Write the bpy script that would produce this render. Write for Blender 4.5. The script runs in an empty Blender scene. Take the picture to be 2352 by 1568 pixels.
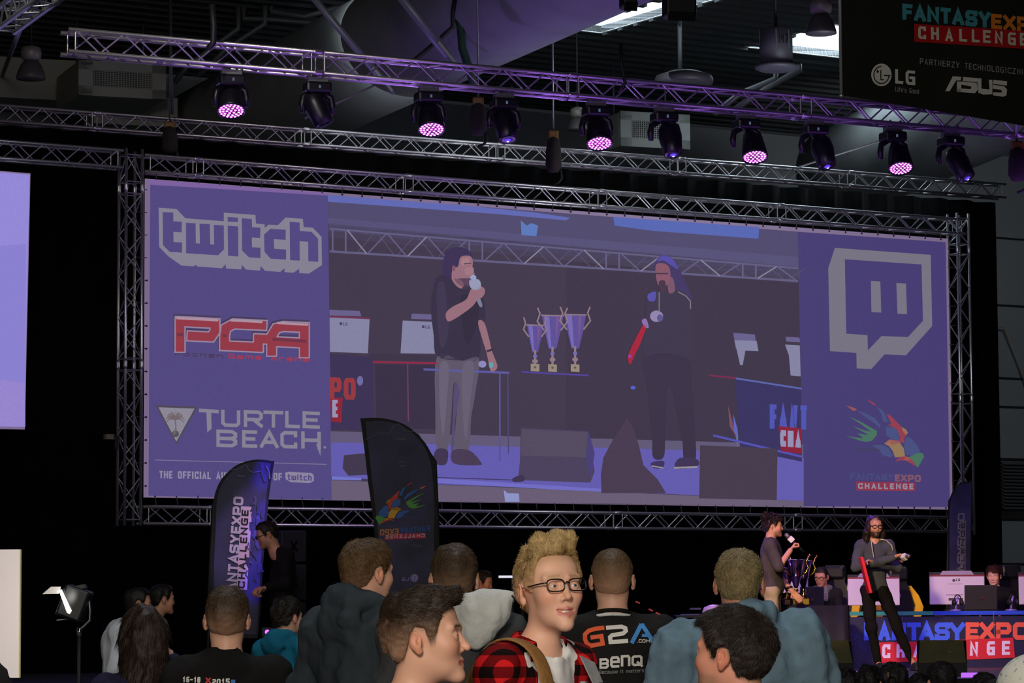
import bpy, bmesh, math, random
import numpy as np
from mathutils import Vector, Matrix
random.seed(7); rng=np.random.default_rng(7)
SC=bpy.context.scene; COL=SC.collection; PI=math.pi
def lin(c): 
    c=c/255.0
    return c/12.92 if c<=0.04045 else ((c+0.055)/1.055)**2.4
def S(r,g,b): return (lin(r),lin(g),lin(b),1.0)
# ------------------------------------------------------------------ camera
FPX,PITCH,ROLL,CAMH=7000.0,0.0866,-0.0058,1.6
cam_d=bpy.data.cameras.new('camera'); cam=bpy.data.objects.new('camera',cam_d); COL.objects.link(cam)
cam_d.sensor_width=36.0; cam_d.lens=FPX/2352*36; cam_d.clip_end=300; cam_d.clip_start=0.1
cam.location=(0,0,CAMH)
cam.rotation_euler=(Matrix.Rotation(PI/2+PITCH,4,'X')@Matrix.Rotation(ROLL,4,'Z')).to_euler()
SC.camera=cam
# ------------------------------------------------------------------ world, light, exposure
SC.view_settings.view_transform='Standard'; SC.view_settings.look='None'
SC.view_settings.exposure=0.0; SC.view_settings.gamma=1.0; SC.view_settings.use_curve_mapping=False
w=bpy.data.worlds.new('hall_air'); SC.world=w; w.use_nodes=True
w.node_tree.nodes['Background'].inputs[0].default_value=S(150,160,168)
w.node_tree.nodes['Background'].inputs[1].default_value=0.035
def lamp(name,kind,loc,target,energy,color,size=1.0,spot=None,blend=0.5,size_y=None):
    d=bpy.data.lights.new(name,kind); d.energy=energy; d.color=color[:3]
    if kind=='AREA':
        d.size=size
        if size_y: d.shape='RECTANGLE'; d.size_y=size_y
    elif kind in('POINT','SPOT'): d.shadow_soft_size=size
    if kind=='SPOT': d.spot_size=spot; d.spot_blend=blend
    o=bpy.data.objects.new(name,d); COL.objects.link(o); o.location=loc
    o.rotation_euler=(Vector(target)-Vector(loc)).to_track_quat('-Z','Y').to_euler()
    return o
# unseen warm area lights added behind and above the camera in place of its flash
lamp('crowd_front_fill','AREA',(-1.2,-2.5,5.2),(0.3,8.5,1.5),800,(1.0,0.90,0.78),size=2.4)
lamp('crowd_front_fill_low','AREA',(1.2,-0.6,2.1),(0.3,8.0,1.5),75,(1.0,0.88,0.76),size=0.6)
# daylight that comes down through the roof windows over the crowd
lamp('roof_daylight','AREA',(-0.5,13.5,9.8),(-0.5,11.5,0),300,(0.85,0.93,1.0),size=4.0)
lamp('roof_daylight_far','AREA',(0,40,9.9),(-1,50,6),60,(0.85,0.95,1.0),size=5.0)
lamp('back_wall_fill','AREA',(9.0,48,9.6),(13,60,3),260,(0.9,0.97,1.0),size=2.0)  # unseen area light added to brighten the back wall
lamp('duct_fill','AREA',(4.5,36,5.5),(1.0,42,9.0),90,(0.9,0.98,1.0),size=2.0)  # unseen area light below the duct, aimed up at it
lamp('mid_crowd_fill','AREA',(-5.0,20,6.8),(-3.0,24.2,1.4),30,(0.95,0.97,1.0),size=1.0)  # unseen area light added to brighten the people in the middle distance
lamp('banner_fill','AREA',(2.2,9,8.8),(3.4,22,6.6),65,(0.95,0.97,1.0),size=1.5)  # unseen area light added to brighten the banner
# ------------------------------------------------------------------ pixel / plane helpers
def ray(px,py):
    x=px-1176.0; y=py-784.0
    c,s=math.cos(ROLL),math.sin(ROLL)
    X=x*c+y*s; Y=-x*s+y*c
    a=X/FPX; u=-Y/FPX
    c,s=math.cos(PITCH),math.sin(PITCH)
    return Vector((a,c-s*u,s+c*u))
def P(px,py,D):
    r=ray(px,py); return Vector((r.x/r.y*D,D,CAMH+r.z/r.y*D))
def atz(px,py,z):
    r=ray(px,py); t=(z-CAMH)/r.z; return Vector((r.x*t,r.y*t,z))
class Plane:
    """upright plane through a point, running in the direction yaw"""
    def __init__(s,p,yaw): s.p=Vector(p); s.u=Vector((math.cos(yaw),math.sin(yaw),0)); s.n=Vector((math.sin(yaw),-math.cos(yaw),0))
    def at(s,px,py,off=0.0):
        r=ray(px,py); o=Vector((0,0,CAMH)); p=s.p+s.n*off
        t=(p-o).dot(s.n)/r.dot(s.n); return o+r*t
# ------------------------------------------------------------------ materials
MATS={}
def pm(name,col,rough=0.6,metal=0.0,var=0.0,vscale=6.0,bump=0.0,bscale=60.0,spec=None,emit=None,estr=0.0,stretch=None,sheen=0.0,sss=0.0):
    if name in MATS: return MATS[name]
    m=bpy.data.materials.new(name); m.use_nodes=True; nt=m.node_tree; b=nt.nodes['Principled BSDF']
    b.inputs['Base Color'].default_value=col; b.inputs['Roughness'].default_value=rough; b.inputs['Metallic'].default_value=metal
    if spec is not None: b.inputs['Specular IOR Level'].default_value=spec
    if sheen: b.inputs['Sheen Weight'].default_value=sheen
    if sss: b.inputs['Subsurface Weight'].default_value=sss; b.inputs['Subsurface Scale'].default_value=0.01
    tc=nt.nodes.new('ShaderNodeTexCoord'); vec=tc.outputs['Object']
    if stretch:
        mp=nt.nodes.new('ShaderNodeMapping'); mp.inputs['Scale'].default_value=stretch
        nt.links.new(vec,mp.inputs['Vector']); vec=mp.outputs['Vector']
    if var>0:
        n=nt.nodes.new('ShaderNodeTexNoise'); n.inputs['Scale'].default_value=vscale; n.inputs['Detail'].default_value=4
        nt.links.new(vec,n.inputs['Vector'])
        r=nt.nodes.new('ShaderNodeMapRange'); r.inputs['From Min'].default_value=0.3; r.inputs['From Max'].default_value=0.7
        r.inputs['To Min'].default_value=1-var; r.inputs['To Max'].default_value=1+var
        nt.links.new(n.outputs['Fac'],r.inputs['Value'])
        mx=nt.nodes.new('ShaderNodeVectorMath'); mx.operation='SCALE'; mx.inputs[0].default_value=col[:3]
        nt.links.new(r.outputs['Result'],mx.inputs['Scale']); nt.links.new(mx.outputs['Vector'],b.inputs['Base Color'])
    if bump>0:
        n=nt.nodes.new('ShaderNodeTexNoise'); n.inputs['Scale'].default_value=bscale; n.inputs['Detail'].default_value=5
        nt.links.new(vec,n.inputs['Vector']); bp=nt.nodes.new('ShaderNodeBump'); bp.inputs['Strength'].default_value=bump
        bp.inputs['Distance'].default_value=0.02
        nt.links.new(n.outputs['Fac'],bp.inputs['Height']); nt.links.new(bp.outputs['Normal'],b.inputs['Normal'])
    if emit: b.inputs['Emission Color'].default_value=emit; b.inputs['Emission Strength'].default_value=estr
    MATS[name]=m; return m
def glow(name,col,strength=1.0):
    """surface that gives off light (projected picture, lit lens)"""
    if name in MATS: return MATS[name]
    m=bpy.data.materials.new(name); m.use_nodes=True; b=m.node_tree.nodes['Principled BSDF']
    b.inputs['Base Color'].default_value=(0.02,0.02,0.02,1); b.inputs['Roughness'].default_value=0.9
    b.inputs['Specular IOR Level'].default_value=0.0
    b.inputs['Emission Color'].default_value=col; b.inputs['Emission Strength'].default_value=strength
    if name.startswith('projected'):            # the woven screen fabric breaks the projected light up a little
        nt=m.node_tree; tc=nt.nodes.new('ShaderNodeTexCoord'); n=nt.nodes.new('ShaderNodeTexNoise'); n.inputs['Scale'].default_value=85; n.inputs['Detail'].default_value=3; nt.links.new(tc.outputs['Object'],n.inputs['Vector'])
        r=nt.nodes.new('ShaderNodeMapRange'); r.inputs['From Min'].default_value=0.3; r.inputs['From Max'].default_value=0.7; r.inputs['To Min'].default_value=strength*0.93; r.inputs['To Max'].default_value=strength*1.06
        nt.links.new(n.outputs['Fac'],r.inputs['Value']); nt.links.new(r.outputs['Result'],b.inputs['Emission Strength'])
    MATS[name]=m; return m
def G(r,g,b,s=1.0): return glow('projected_%d_%d_%d'%(r,g,b) if s==1.0 else 'lit_%d_%d_%d_%d'%(r,g,b,int(s*10)),S(r,g,b),s)
def cloth(name,r,g,b,rough=0.9,var=0.15,bump=0.3,bscale=14,**k): return pm(name,S(r,g,b),rough,0,var,9,bump,bscale,spec=0.15,**k)
# ------------------------------------------------------------------ object helpers
def link(name,me,parent=None):
    o=bpy.data.objects.new(name,me); COL.objects.link(o)
    if parent is not None: o.parent=parent
    return o
def empty(name,loc,rz=0,label=None,cat=None,group=None):
    o=bpy.data.objects.new(name,None); COL.objects.link(o); o.location=loc; o.rotation_euler=(0,0,rz); o.empty_display_size=0.2
    tag(o,label,cat,group); return o
def tag(o,label=None,cat=None,group=None,kind=None):
    if label: o['label']=label
    if cat: o['category']=cat
    if group: o['group']=group
    if kind: o['kind']=kind
    return o
class MB:
    """collects shapes and links them as ONE mesh object; coordinates are those of the parent"""
    def __init__(s): s.v=[]; s.f=[]; s.m=[]; s.mats=[]; s.sm=[]
    def mi(s,mat):
        if mat not in s.mats: s.mats.append(mat)
        return s.mats.index(mat)
    def add(s,vs,fs,mat,smooth=False):
        b=len(s.v); s.v+= [tuple(v) for v in vs]; k=s.mi(mat)
        for f in fs: s.f.append(tuple(b+i for i in f)); s.m.append(k); s.sm.append(smooth)
        return s
    def box(s,c,size,mat,rot=None,bevel=0.0,taper=None):
        x,y,z=[q/2 for q in size]; c=Vector(c); R=rot or Matrix.Identity(3)
        if bevel<=0:
            vs=[(a*x,b*y,d*z) for d in(-1,1) for a,b in((-1,-1),(1,-1),(1,1),(-1,1))]
            if taper: vs=[(v[0]*(taper if v[2]>0 else 1),v[1]*(taper if v[2]>0 else 1),v[2]) for v in vs]
            s.add([c+R@Vector(v) for v in vs],[(3,2,1,0),(4,5,6,7),(0,1,5,4),(1,2,6,5),(2,3,7,6),(3,0,4,7)],mat)
        else:
            bm=bmesh.new(); bmesh.ops.create_cube(bm,size=1)
            for v in bm.verts: v.co=Vector((v.co.x*2*x,v.co.y*2*y,v.co.z*2*z))
            bmesh.ops.bevel(bm,geom=list(bm.edges),offset=min(bevel,min(x,y,z)*0.95),segments=2,affect='EDGES',profile=0.5)
            bm.verts.index_update()
            s.add([c+R@v.co for v in bm.verts],[[v.index for v in f.verts] for f in bm.faces],mat); bm.free()
        return s
    def tube(s,pts,r,mat,n=8,cap=True,smooth=True,r2=None):
        pts=[Vector(p) for p in pts]; rings=[]; k=len(pts)
        rs=r if isinstance(r,(list,tuple)) else [r+( (r2-r)*i/(k-1) if r2 is not None else 0) for i in range(k)]
        up=None; vs=[]
        for i,p in enumerate(pts):
            d=(pts[min(i+1,k-1)]-pts[max(i-1,0)]).normalized()
            if up is None: up=Vector((0,0,1)) if abs(d.z)<0.9 else Vector((0,1,0))
            a=d.cross(up).normalized(); b=a.cross(d).normalized(); up=b
            for j in range(n):
                t=2*PI*j/n; vs.append(p+(a*math.cos(t)+b*math.sin(t))*rs[i])
        fs=[]
        for i in range(k-1):
            for j in range(n):
                j2=(j+1)%n; fs.append((i*n+j,i*n+j2,(i+1)*n+j2,(i+1)*n+j))
        if cap: fs.append(tuple(range(n-1,-1,-1))); fs.append(tuple((k-1)*n+j for j in range(n)))
        return s.add(vs,fs,mat,smooth)
    def lathe(s,c,prof,mat,n=20,axis=None,sx=1.0,smooth=True):
        """prof: list of (radius,height) about the axis (default up)"""
        c=Vector(c); ax=Vector((0,0,1) if axis is None else axis).normalized(); q=Vector((0,0,1)).rotation_difference(ax).to_matrix()
        vs=[];fs=[];k=len(prof)
        for r,h in prof:
            for j in range(n):
                t=2*PI*j/n; vs.append(c+q@Vector((r*math.cos(t)*sx,r*math.sin(t),h)))
        for i in range(k-1):
            for j in range(n):
                j2=(j+1)%n; fs.append((i*n+j,i*n+j2,(i+1)*n+j2,(i+1)*n+j))
        if prof[0][0]>1e-6: fs.append(tuple(range(n-1,-1,-1)))
        if prof[-1][0]>1e-6: fs.append(tuple((k-1)*n+j for j in range(n)))
        return s.add(vs,fs,mat,smooth)
    def prism(s,pts,off,mat,smooth=False):
        """closed outline (3-D points) given thickness by the vector off"""
        n=len(pts); off=Vector(off); a=[Vector(p) for p in pts]
        vs=a+[p+off for p in a]
        fs=[tuple(range(n)),tuple(range(2*n-1,n-1,-1))]+[(i,n+i,n+(i+1)%n,(i+1)%n) for i in range(n)]
        return s.add(vs,fs,mat,smooth)
    def build(s,name,parent=None,loc=None):
        me=bpy.data.meshes.new(name); me.from_pydata(s.v,[],s.f)
        for m in s.mats: me.materials.append(m)
        me.polygons.foreach_set('material_index',s.m); me.polygons.foreach_set('use_smooth',s.sm)
        me.update()
        bm=bmesh.new(); bm.from_mesh(me); bmesh.ops.recalc_face_normals(bm,faces=bm.faces); bm.to_mesh(me); bm.free()
        if loc is not None:
            me.transform(Matrix.Translation(-Vector(loc)))
        o=link(name,me,parent)
        if loc is not None: o.location=loc
        return o
# ------------------------------------------------------------------ flat pictures and lettering
GL={
'A':[[(0,0),(.5,1),(1,0)],[(.2,.3),(.8,.3)]],'B':[[(0,0),(0,1),(.8,1),(1,.85),(1,.65),(.8,.5),(0,.5)],[(.8,.5),(1,.35),(1,.15),(.8,0),(0,0)]],
'C':[[(1,.8),(1,1),(.2,1),(0,.85),(0,.15),(.2,0),(1,0),(1,.2)]],'D':[[(0,0),(0,1),(.75,1),(1,.8),(1,.2),(.75,0),(0,0)]],
'E':[[(1,1),(0,1),(0,0),(1,0)],[(0,.5),(.85,.5)]],'F':[[(1,1),(0,1),(0,0)],[(0,.5),(.85,.5)]],
'G':[[(1,1),(.2,1),(0,.85),(0,.15),(.2,0),(1,0),(1,.5),(.55,.5)]],'H':[[(0,0),(0,1)],[(1,0),(1,1)],[(0,.5),(1,.5)]],
'I':[[(.5,0),(.5,1)]],'K':[[(0,0),(0,1)],[(1,1),(0,.45)],[(.3,.6),(1,0)]],'L':[[(0,1),(0,0),(1,0)]],'M':[[(0,0),(0,1),(.5,.4),(1,1),(1,0)]],
'N':[[(0,0),(0,1),(1,0),(1,1)]],'O':[[(0,.15),(0,.85),(.15,1),(.85,1),(1,.85),(1,.15),(.85,0),(.15,0),(0,.15)]],
'P':[[(0,0),(0,1),(.85,1),(1,.85),(1,.55),(.85,.42),(0,.42)]],'Q':[[(0,.15),(0,.85),(.15,1),(.85,1),(1,.85),(1,.15),(.85,0),(.15,0),(0,.15)],[(.6,.3),(1.05,-.12)]],
'R':[[(0,0),(0,1),(.85,1),(1,.85),(1,.6),(.85,.45),(0,.45)],[(.5,.45),(1,0)]],
'S':[[(1,.85),(1,1),(.15,1),(0,.88),(0,.62),(.15,.5),(.85,.5),(1,.38),(1,.12),(.85,0),(0,0),(0,.15)]],
'T':[[(0,1),(1,1)],[(.5,1),(.5,0)]],'U':[[(0,1),(0,.15),(.15,0),(.85,0),(1,.15),(1,1)]],'V':[[(0,1),(.5,0),(1,1)]],
'X':[[(0,0),(1,1)],[(0,1),(1,0)]],'Y':[[(0,1),(.5,.45),(1,1)],[(.5,.45),(.5,0)]],'Z':[[(0,1),(1,1),(0,0),(1,0)]],
'0':[[(0,.15),(0,.85),(.15,1),(.85,1),(1,.85),(1,.15),(.85,0),(.15,0),(0,.15)]],'1':[[(.2,.8),(.55,1),(.55,0)]],
'2':[[(0,1),(.85,1),(1,.88),(1,.6),(.85,.5),(.15,.5),(0,.38),(0,0),(1,0)]],'5':[[(1,1),(0,1),(0,.52),(.85,.52),(1,.4),(1,.12),(.85,0),(0,0)]],
'6':[[(1,1),(.15,1),(0,.85),(0,.12),(.15,0),(.85,0),(1,.12),(1,.42),(.85,.52),(0,.52)]],'7':[[(0,1),(1,1),(.4,0)]],
'8':[[(0,.12),(0,.4),(.15,.5),(0,.6),(0,.88),(.15,1),(.85,1),(1,.88),(1,.6),(.85,.5),(1,.4),(1,.12),(.85,0),(.15,0),(0,.12)],[(.15,.5),(.85,.5)]],
'-':[[(.1,.5),(.9,.5)]],'.':[[(.4,0),(.6,0)]],"'":[[(.5,.8),(.5,1)]],
'a':[[(.1,.7),(.85,.7),(1,.58),(1,0)],[(1,.4),(.15,.4),(0,.3),(0,.1),(.15,0),(1,0)]],
'e':[[(0,.36),(1,.36),(1,.58),(.85,.7),(.15,.7),(0,.58),(0,.12),(.15,0),(.95,0)]],
'n':[[(0,0),(0,.7),(.85,.7),(1,.58),(1,0)]],'o':[[(0,.12),(0,.58),(.15,.7),(.85,.7),(1,.58),(1,.12),(.85,0),(.15,0),(0,.12)]],
'z':[[(0,.7),(1,.7),(0,0),(1,0)]],'m':[[(0,0),(0,.7),(.9,.7),(1,.6),(1,0)],[(.5,.7),(.5,0)]],'r':[[(0,0),(0,.7),(.8,.7)]],
't':[[(.4,1),(.4,.1),(.5,0),(1,0)],[(0,.7),(.95,.7)]],'s':[[(1,.7),(.1,.7),(0,.6),(0,.45),(.1,.36),(.9,.36),(1,.28),(1,.08),(.9,0),(0,0)]],
'i':[[(.5,0),(.5,.7)],[(.5,.92),(.5,1)]],'f':[[(.4,0),(.4,.9),(.55,1),(.9,1)],[(.1,.7),(.85,.7)]],'d':[[(1,1),(1,0),(.15,0),(0,.12),(0,.58),(.15,.7),(1,.7)]],
'u':[[(0,.7),(0,.12),(.15,0),(1,0)],[(1,.7),(1,0)]],'h':[[(0,0),(0,1)],[(0,.7),(.85,.7),(1,.58),(1,0)]],'c':[[(1,.7),(.15,.7),(0,.58),(0,.12),(.15,0),(1,0)]],'w':[[(0,.7),(0,.1),(.1,0),(.9,0),(1,.1),(1,.7)],[(.5,.7),(.5,0)]],
}
def smooth_outline(pts,sharp):
    n=len(pts); out=[]
    for i in range(n):
        p0,p1,p2,p3=[np.array(pts[(i+k)%n],float) for k in(-1,0,1,2)]
        if i in sharp: p0=p1
        if (i+1)%n in sharp: p3=p2
        for t in (0,0.25,0.5,0.75): out.append(tuple(0.5*((2*p1)+(-p0+p2)*t+(2*p0-5*p1+4*p2-p3)*t*t+(-p0+3*p1-3*p2+p3)*t**3)))
    return out
class Canvas:
    """flat artwork laid on a surface: map(x,y,off) gives the 3-D point of artwork point x,y raised by off"""
    def __init__(s,fn,step=0.003): s.fn=fn; s.mb=MB(); s.step=step; s.maxlen=None; s.bump=0
    def poly(s,pts,mat,layer=0):
        if len(pts)<3: return
        s.mb.add([s.fn(x,y,layer*s.step) for x,y in pts],[tuple(range(len(pts)))],mat)
    def rect(s,x0,y0,x1,y1,mat,layer=0): s.poly([(x0,y0),(x1,y0),(x1,y1),(x0,y1)],mat,layer)
    def line(s,pts,w,mat,layer=0,ext=True,w2=None):
        """mitred ribbon along the points"""
        p=[np.array(q,float) for q in pts]; p=[q for k,q in enumerate(p) if k==0 or np.hypot(*(q-p[k-1]))>1e-6]
        closed=len(p)>3 and np.hypot(*(p[0]-p[-1]))<1e-6
        if closed: p=p[:-1]
        if len(p)<2: return
        if s.maxlen:
            o=[]
            m=len(p)
            for k in range(m if closed else m-1):
                a,b=p[k],p[(k+1)%m]; c=max(1,int(np.hypot(*(b-a))/s.maxlen)); o+=[a+(b-a)*t/c for t in range(c)]
            if not closed: o.append(p[-1])
            p=o
        n=len(p); s.bump+=1; lay=layer+0.02*(s.bump%12)
        if ext and not closed:
            e=w*0.46; d=(p[0]-p[1]); p[0]=p[0]+d/np.hypot(*d)*e; d=(p[-1]-p[-2]); p[-1]=p[-1]+d/np.hypot(*d)*(e if w2 is None else 0)
        L=[];Rr=[]
        for k in range(n):
            a=p[k-1] if (k>0 or closed) else None; b=p[(k+1)%n] if (k<n-1 or closed) else None
            h=(w if w2 is None else w+(w2-w)*k/(n-1))/2
            if a is None: d=b-p[k]; d/=np.hypot(*d); m=np.array([-d[1],d[0]])*h
            elif b is None: d=p[k]-a; d/=np.hypot(*d); m=np.array([-d[1],d[0]])*h
            else:
                d1=p[k]-a; d1/=np.hypot(*d1); d2=b-p[k]; d2/=np.hypot(*d2); n1=np.array([-d1[1],d1[0]]); n2=np.array([-d2[1],d2[0]]); m=n1+n2; q=np.hypot(*m)
                m=n1*h if q<1e-3 else m/q*min(h/max(q/2,0.35),h*2.2)
            L.append(p[k]+m); Rr.append(p[k]-m)
        vs=[s.fn(x,y,lay*s.step) for q in zip(L,Rr) for x,y in q]; m=n if closed else n-1
        s.mb.add(vs,[(2*k,2*k+1,(2*k+3)%(2*n),(2*k+2)%(2*n)) for k in range(m)],mat)
    def disc(s,x,y,rx,ry,mat,layer=0,n=24): s.poly([(x+rx*math.cos(2*PI*i/n),y+ry*math.sin(2*PI*i/n)) for i in range(n)],mat,layer)
    def ring(s,x,y,rx,ry,w,mat,layer=0,n=24,a0=0,a1=2*PI):
        for i in range(n):
            a=a0+(a1-a0)*i/n; b=a0+(a1-a0)*(i+1)/n
            q=[(x+(rx-w)*math.cos(a),y+(ry-w)*math.sin(a)),(x+rx*math.cos(a),y+ry*math.sin(a)),(x+rx*math.cos(b),y+ry*math.sin(b)),(x+(rx-w)*math.cos(b),y+(ry-w)*math.sin(b))]
            s.poly(q,mat,layer)
    def text(s,txt,o,u,v,mat,layer=1,wt=0.2,gap=0.35,space=0.6,mats=None):
        """o: lower left corner; u: vector over the whole text; v: vector of the letter height; wt in letter heights"""
        adv=[];x=0
        for ch in txt:
            wd=space if ch==' ' else (0.3 if ch in "I.'i" else 0.62 if ch in 'LEFTJtfr' else 0.95 if ch in 'Mmw' else 0.72)
            adv.append((x,wd)); x+=wd+gap*0.6
        tot=x-gap*0.6; hu=math.hypot(*v)
        lu=math.hypot(*u); 
        for ci,(ch,(x0,wd)) in enumerate(zip(txt,adv)):
            if ch==' ' or ch not in GL: continue
            mt=mats[ci] if mats else mat
            W=wd/tot; 
            for line in GL[ch]:
                pts=[]
                for gx,gy in line:
                    tw=wt/2
                    fx=(x0/tot)*lu + tw*hu + gx*max(W*lu-2*tw*hu,0.001*lu)
                    fy=tw + gy*(1-2*tw)
                    pts.append((o[0]+u[0]/lu*fx+v[0]*fy,o[1]+u[1]/lu*fx+v[1]*fy))
                s.line(pts,wt*hu,mt,layer)
    def build(s,name,parent=None): return s.mb.build(name,parent)
# ================================================================== stage lighting
YAW=0.5528
SP=Plane((-4.36,36.0,0),YAW)                      # the plane of the big screen
VIO=(0.36,0.12,1.0); PINK=(0.85,0.25,1.0)
def sp(t,z,off=0.0): return SP.p+SP.u*t+Vector((0,0,z))+SP.n*off
# ------------------------------------------------------------------ hall
m_steel=pm('galvanised_duct',S(150,156,156),0.55,0.25,0.12,1.5)
m_roof=pm('roof_sheet',S(44,48,49),0.7,0.1,0.1,3)
m_wall=pm('wall_panel_grey',S(104,108,112),0.8,0,0.08,0.6)
m_dark=pm('near_black',S(18,18,20),0.6); m_black=pm('black_cloth',S(9,9,10),0.95,0,0.3,2.5,spec=0.05)
m_alu=pm('brushed_aluminium',S(205,203,205),0.33,0.9,0.06,20)
m_floor=pm('grey_concrete_floor',S(70,70,72),0.7,0,0.15,0.8)
def structure(name,mb,label=None): o=mb.build(name); o['kind']='structure'; 
BR=Matrix.Rotation(YAW,4,'Z'); BRi=BR.inverted()            # the hall runs parallel to the stage
def bstruct(name,mb): o=mb.build(name); o.rotation_euler=(0,0,YAW); o['kind']='structure'; return o
ROOF=10.3
q0=BRi@atz(1000,222,ROOF); YB=q0.y; XC=8.0
mb=MB(); mb.box((XC,YB/2-8,-0.05),(84,YB+26,0.1),m_floor); bstruct('floor',mb)
mb=MB(); mb.box((XC,YB+0.16,5.1),(84,0.3,10.2),m_wall)
for z in (1.2,2.35,3.2,3.5,4.35,5.35,5.9,7.3,8.6): mb.box((XC,YB-0.0,z),(84,0.03,0.035),m_dark)
bstruct('wall_back',mb)
mb=MB(); mb.box((XC-42,YB/2-8,5.1),(0.3,YB+26,10.2),m_wall); bstruct('wall_left',mb)
mb=MB(); mb.box((XC+42,YB/2-8,5.1),(0.3,YB+26,10.2),m_wall); bstruct('wall_right',mb)
mb=MB()
def roofstrip(x0,x1,y0,y1): mb.box(((x0+x1)/2,(y0+y1)/2,ROOF+0.06),(x1-x0,y1-y0,0.1),m_roof)
holes=[]
a=BRi@atz(1296,66,ROOF); b=BRi@atz(1380,76,ROOF); holes.append((a.x,b.x,a.y-4.4,(a.y+b.y)/2))
a=BRi@atz(1720,108,ROOF); b=BRi@atz(1925,133,ROOF); holes.append((a.x,b.x+0.25,a.y-4.0,(a.y+b.y)/2))
xs=sorted([XC-42,XC+42]+[h[0] for h in holes]+[h[1] for h in holes])
for i in range(len(xs)-1):
    xm=(xs[i]+xs[i+1])/2; hs=[h for h in holes if h[0]<xm<h[1]]
    y=-2.0
    for h in sorted(hs,key=lambda q:q[2]): roofstrip(xs[i],xs[i+1],y,h[2]); y=h[3]
    roofstrip(xs[i],xs[i+1],y,YB+0.3)
    y=16.0
    while y<YB:
        if not any(h[2]-0.1<y<h[3]+0.1 for h in hs): mb.box((xm,y,ROOF-0.015),(xs[i+1]-xs[i],0.11,0.06),m_roof)
        y+=0.42
bstruct('ceiling',mb)
m_white=pm('white_painted_frame',S(200,205,205),0.5)
for i,h in enumerate(holes):
    mb=MB(); z0=ROOF; z1=ROOF+0.32
    x0,x1,y0,y1=h
    mb.box((x0-0.03,(y0+y1)/2,(z0+z1)/2),(0.06,y1-y0,z1-z0),m_white); mb.box((x1+0.03,(y0+y1)/2,(z0+z1)/2),(0.06,y1-y0,z1-z0),m_white)
    mb.box(((x0+x1)/2,y0-0.03,(z0+z1)/2),(x1-x0+0.12,0.06,z1-z0),m_white); mb.box(((x0+x1)/2,y1+0.03,(z0+z1)/2),(x1-x0+0.12,0.06,z1-z0),m_white)
    for k in range(1,4): mb.box(((x0+x1)/2,y0+(y1-y0)*k/4,z1-0.02),(x1-x0,0.04,0.05),m_dark)
    mb.box(((x0+x1)/2,(y0+y1)/2,z1+0.02),(x1-x0+0.12,y1-y0+0.12,0.03),glow('sky_pane',S(205,222,235),8.0))
    bstruct('window_%d'%(i+1),mb)
    c=BR@Vector(((x0+x1)/2,(y0+y1)/2,z1-0.05))
def wpx(px,py,off=0.15):
    """point on the back wall seen at this photo point"""
    r=ray(px,py); n=BR.to_3x3()@Vector((0,1,0)); t=(YB-off-0)/(r.dot(n)); return Vector((0,0,CAMH))+r*t
# louvre and rails on the back wall at the right
mb=MB(); c=wpx(2345,1115,0.1); la=Matrix.Rotation(0.6,3,'X')
for k in range(14): mb.box((0,-0.1,-0.42+k*0.065),(1.1,0.12,0.015),pm('louvre_blade',S(60,62,66),0.6),la)
mb.box((0,-0.02,0),(1.15,0.04,0.95),m_dark); o=mb.build('wall_louvre'); o.location=c; o.rotation_euler=(0,0,YAW); tag(o,'dark slatted ventilation louvre in the grey back wall, beside the curtain edge','louvre')
mb=MB(); mb.tube([wpx(x,y) for x,y in ((2280,757),(2292,749),(2306,751),(2322,790),(2340,835),(2362,900))],0.018,pm('pale_cable',S(120,112,104),0.7),6)
o=mb.build('hanging_cable'); tag(o,'pale cable looping down the grey wall right of the black curtain','cable')
# ducts under the roof
def duct(name,A,B,r,label,sub=28):
    A=Vector(A);B=Vector(B); d=(B-A); L=d.length; mb=MB()
    prof=[]
    k=int(L/1.5)
    for i in range(k+1):
        t=L*i/k
        prof.append((r,t))
    mb.lathe(A,prof,m_steel,48,axis=d)

    o=mb.build(name,loc=A); tag(o,label,'air duct'); return o
ZD=9.0
duct('air_duct',atz(470,318,ZD),atz(1560,-215,ZD),0.80,'wide round grey air duct running diagonally under the roof, centre of the photo')
duct('air_duct',atz(1930,395,ZD),atz(2560,105,ZD),0.80,'round grey air duct behind the hanging sponsor banner, upper right')
# V-shaped roof struts
def strut(A,B,r,label):
    mb=MB(); mb.tube([A,B],r,pm('painted_strut',S(120,128,132),0.45,0.3),12); d=(B-A).normalized()
    o=mb.build('roof_strut',loc=A); 
    g=MB(); g.box((0,0,0),(0.34,0.03,0.22),pm('painted_strut',S(120,128,132)),(d.to_track_quat('X','Y').to_matrix())); e=g.build('end_plate',o); e.location=(B-A)
    tag(o,label,'strut')
strut(P(640,-100,33.5),P(880,186,33.5),0.040,'pale steel roof strut slanting down left of the big duct')
strut(P(855,-90,33),P(1030,128,33),0.055,'grey steel roof strut slanting across the big air duct')
strut(atz(-5,200,10.2),P(60,30,30),0.03,'thin grey roof strut above the left bay lamp')
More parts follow.
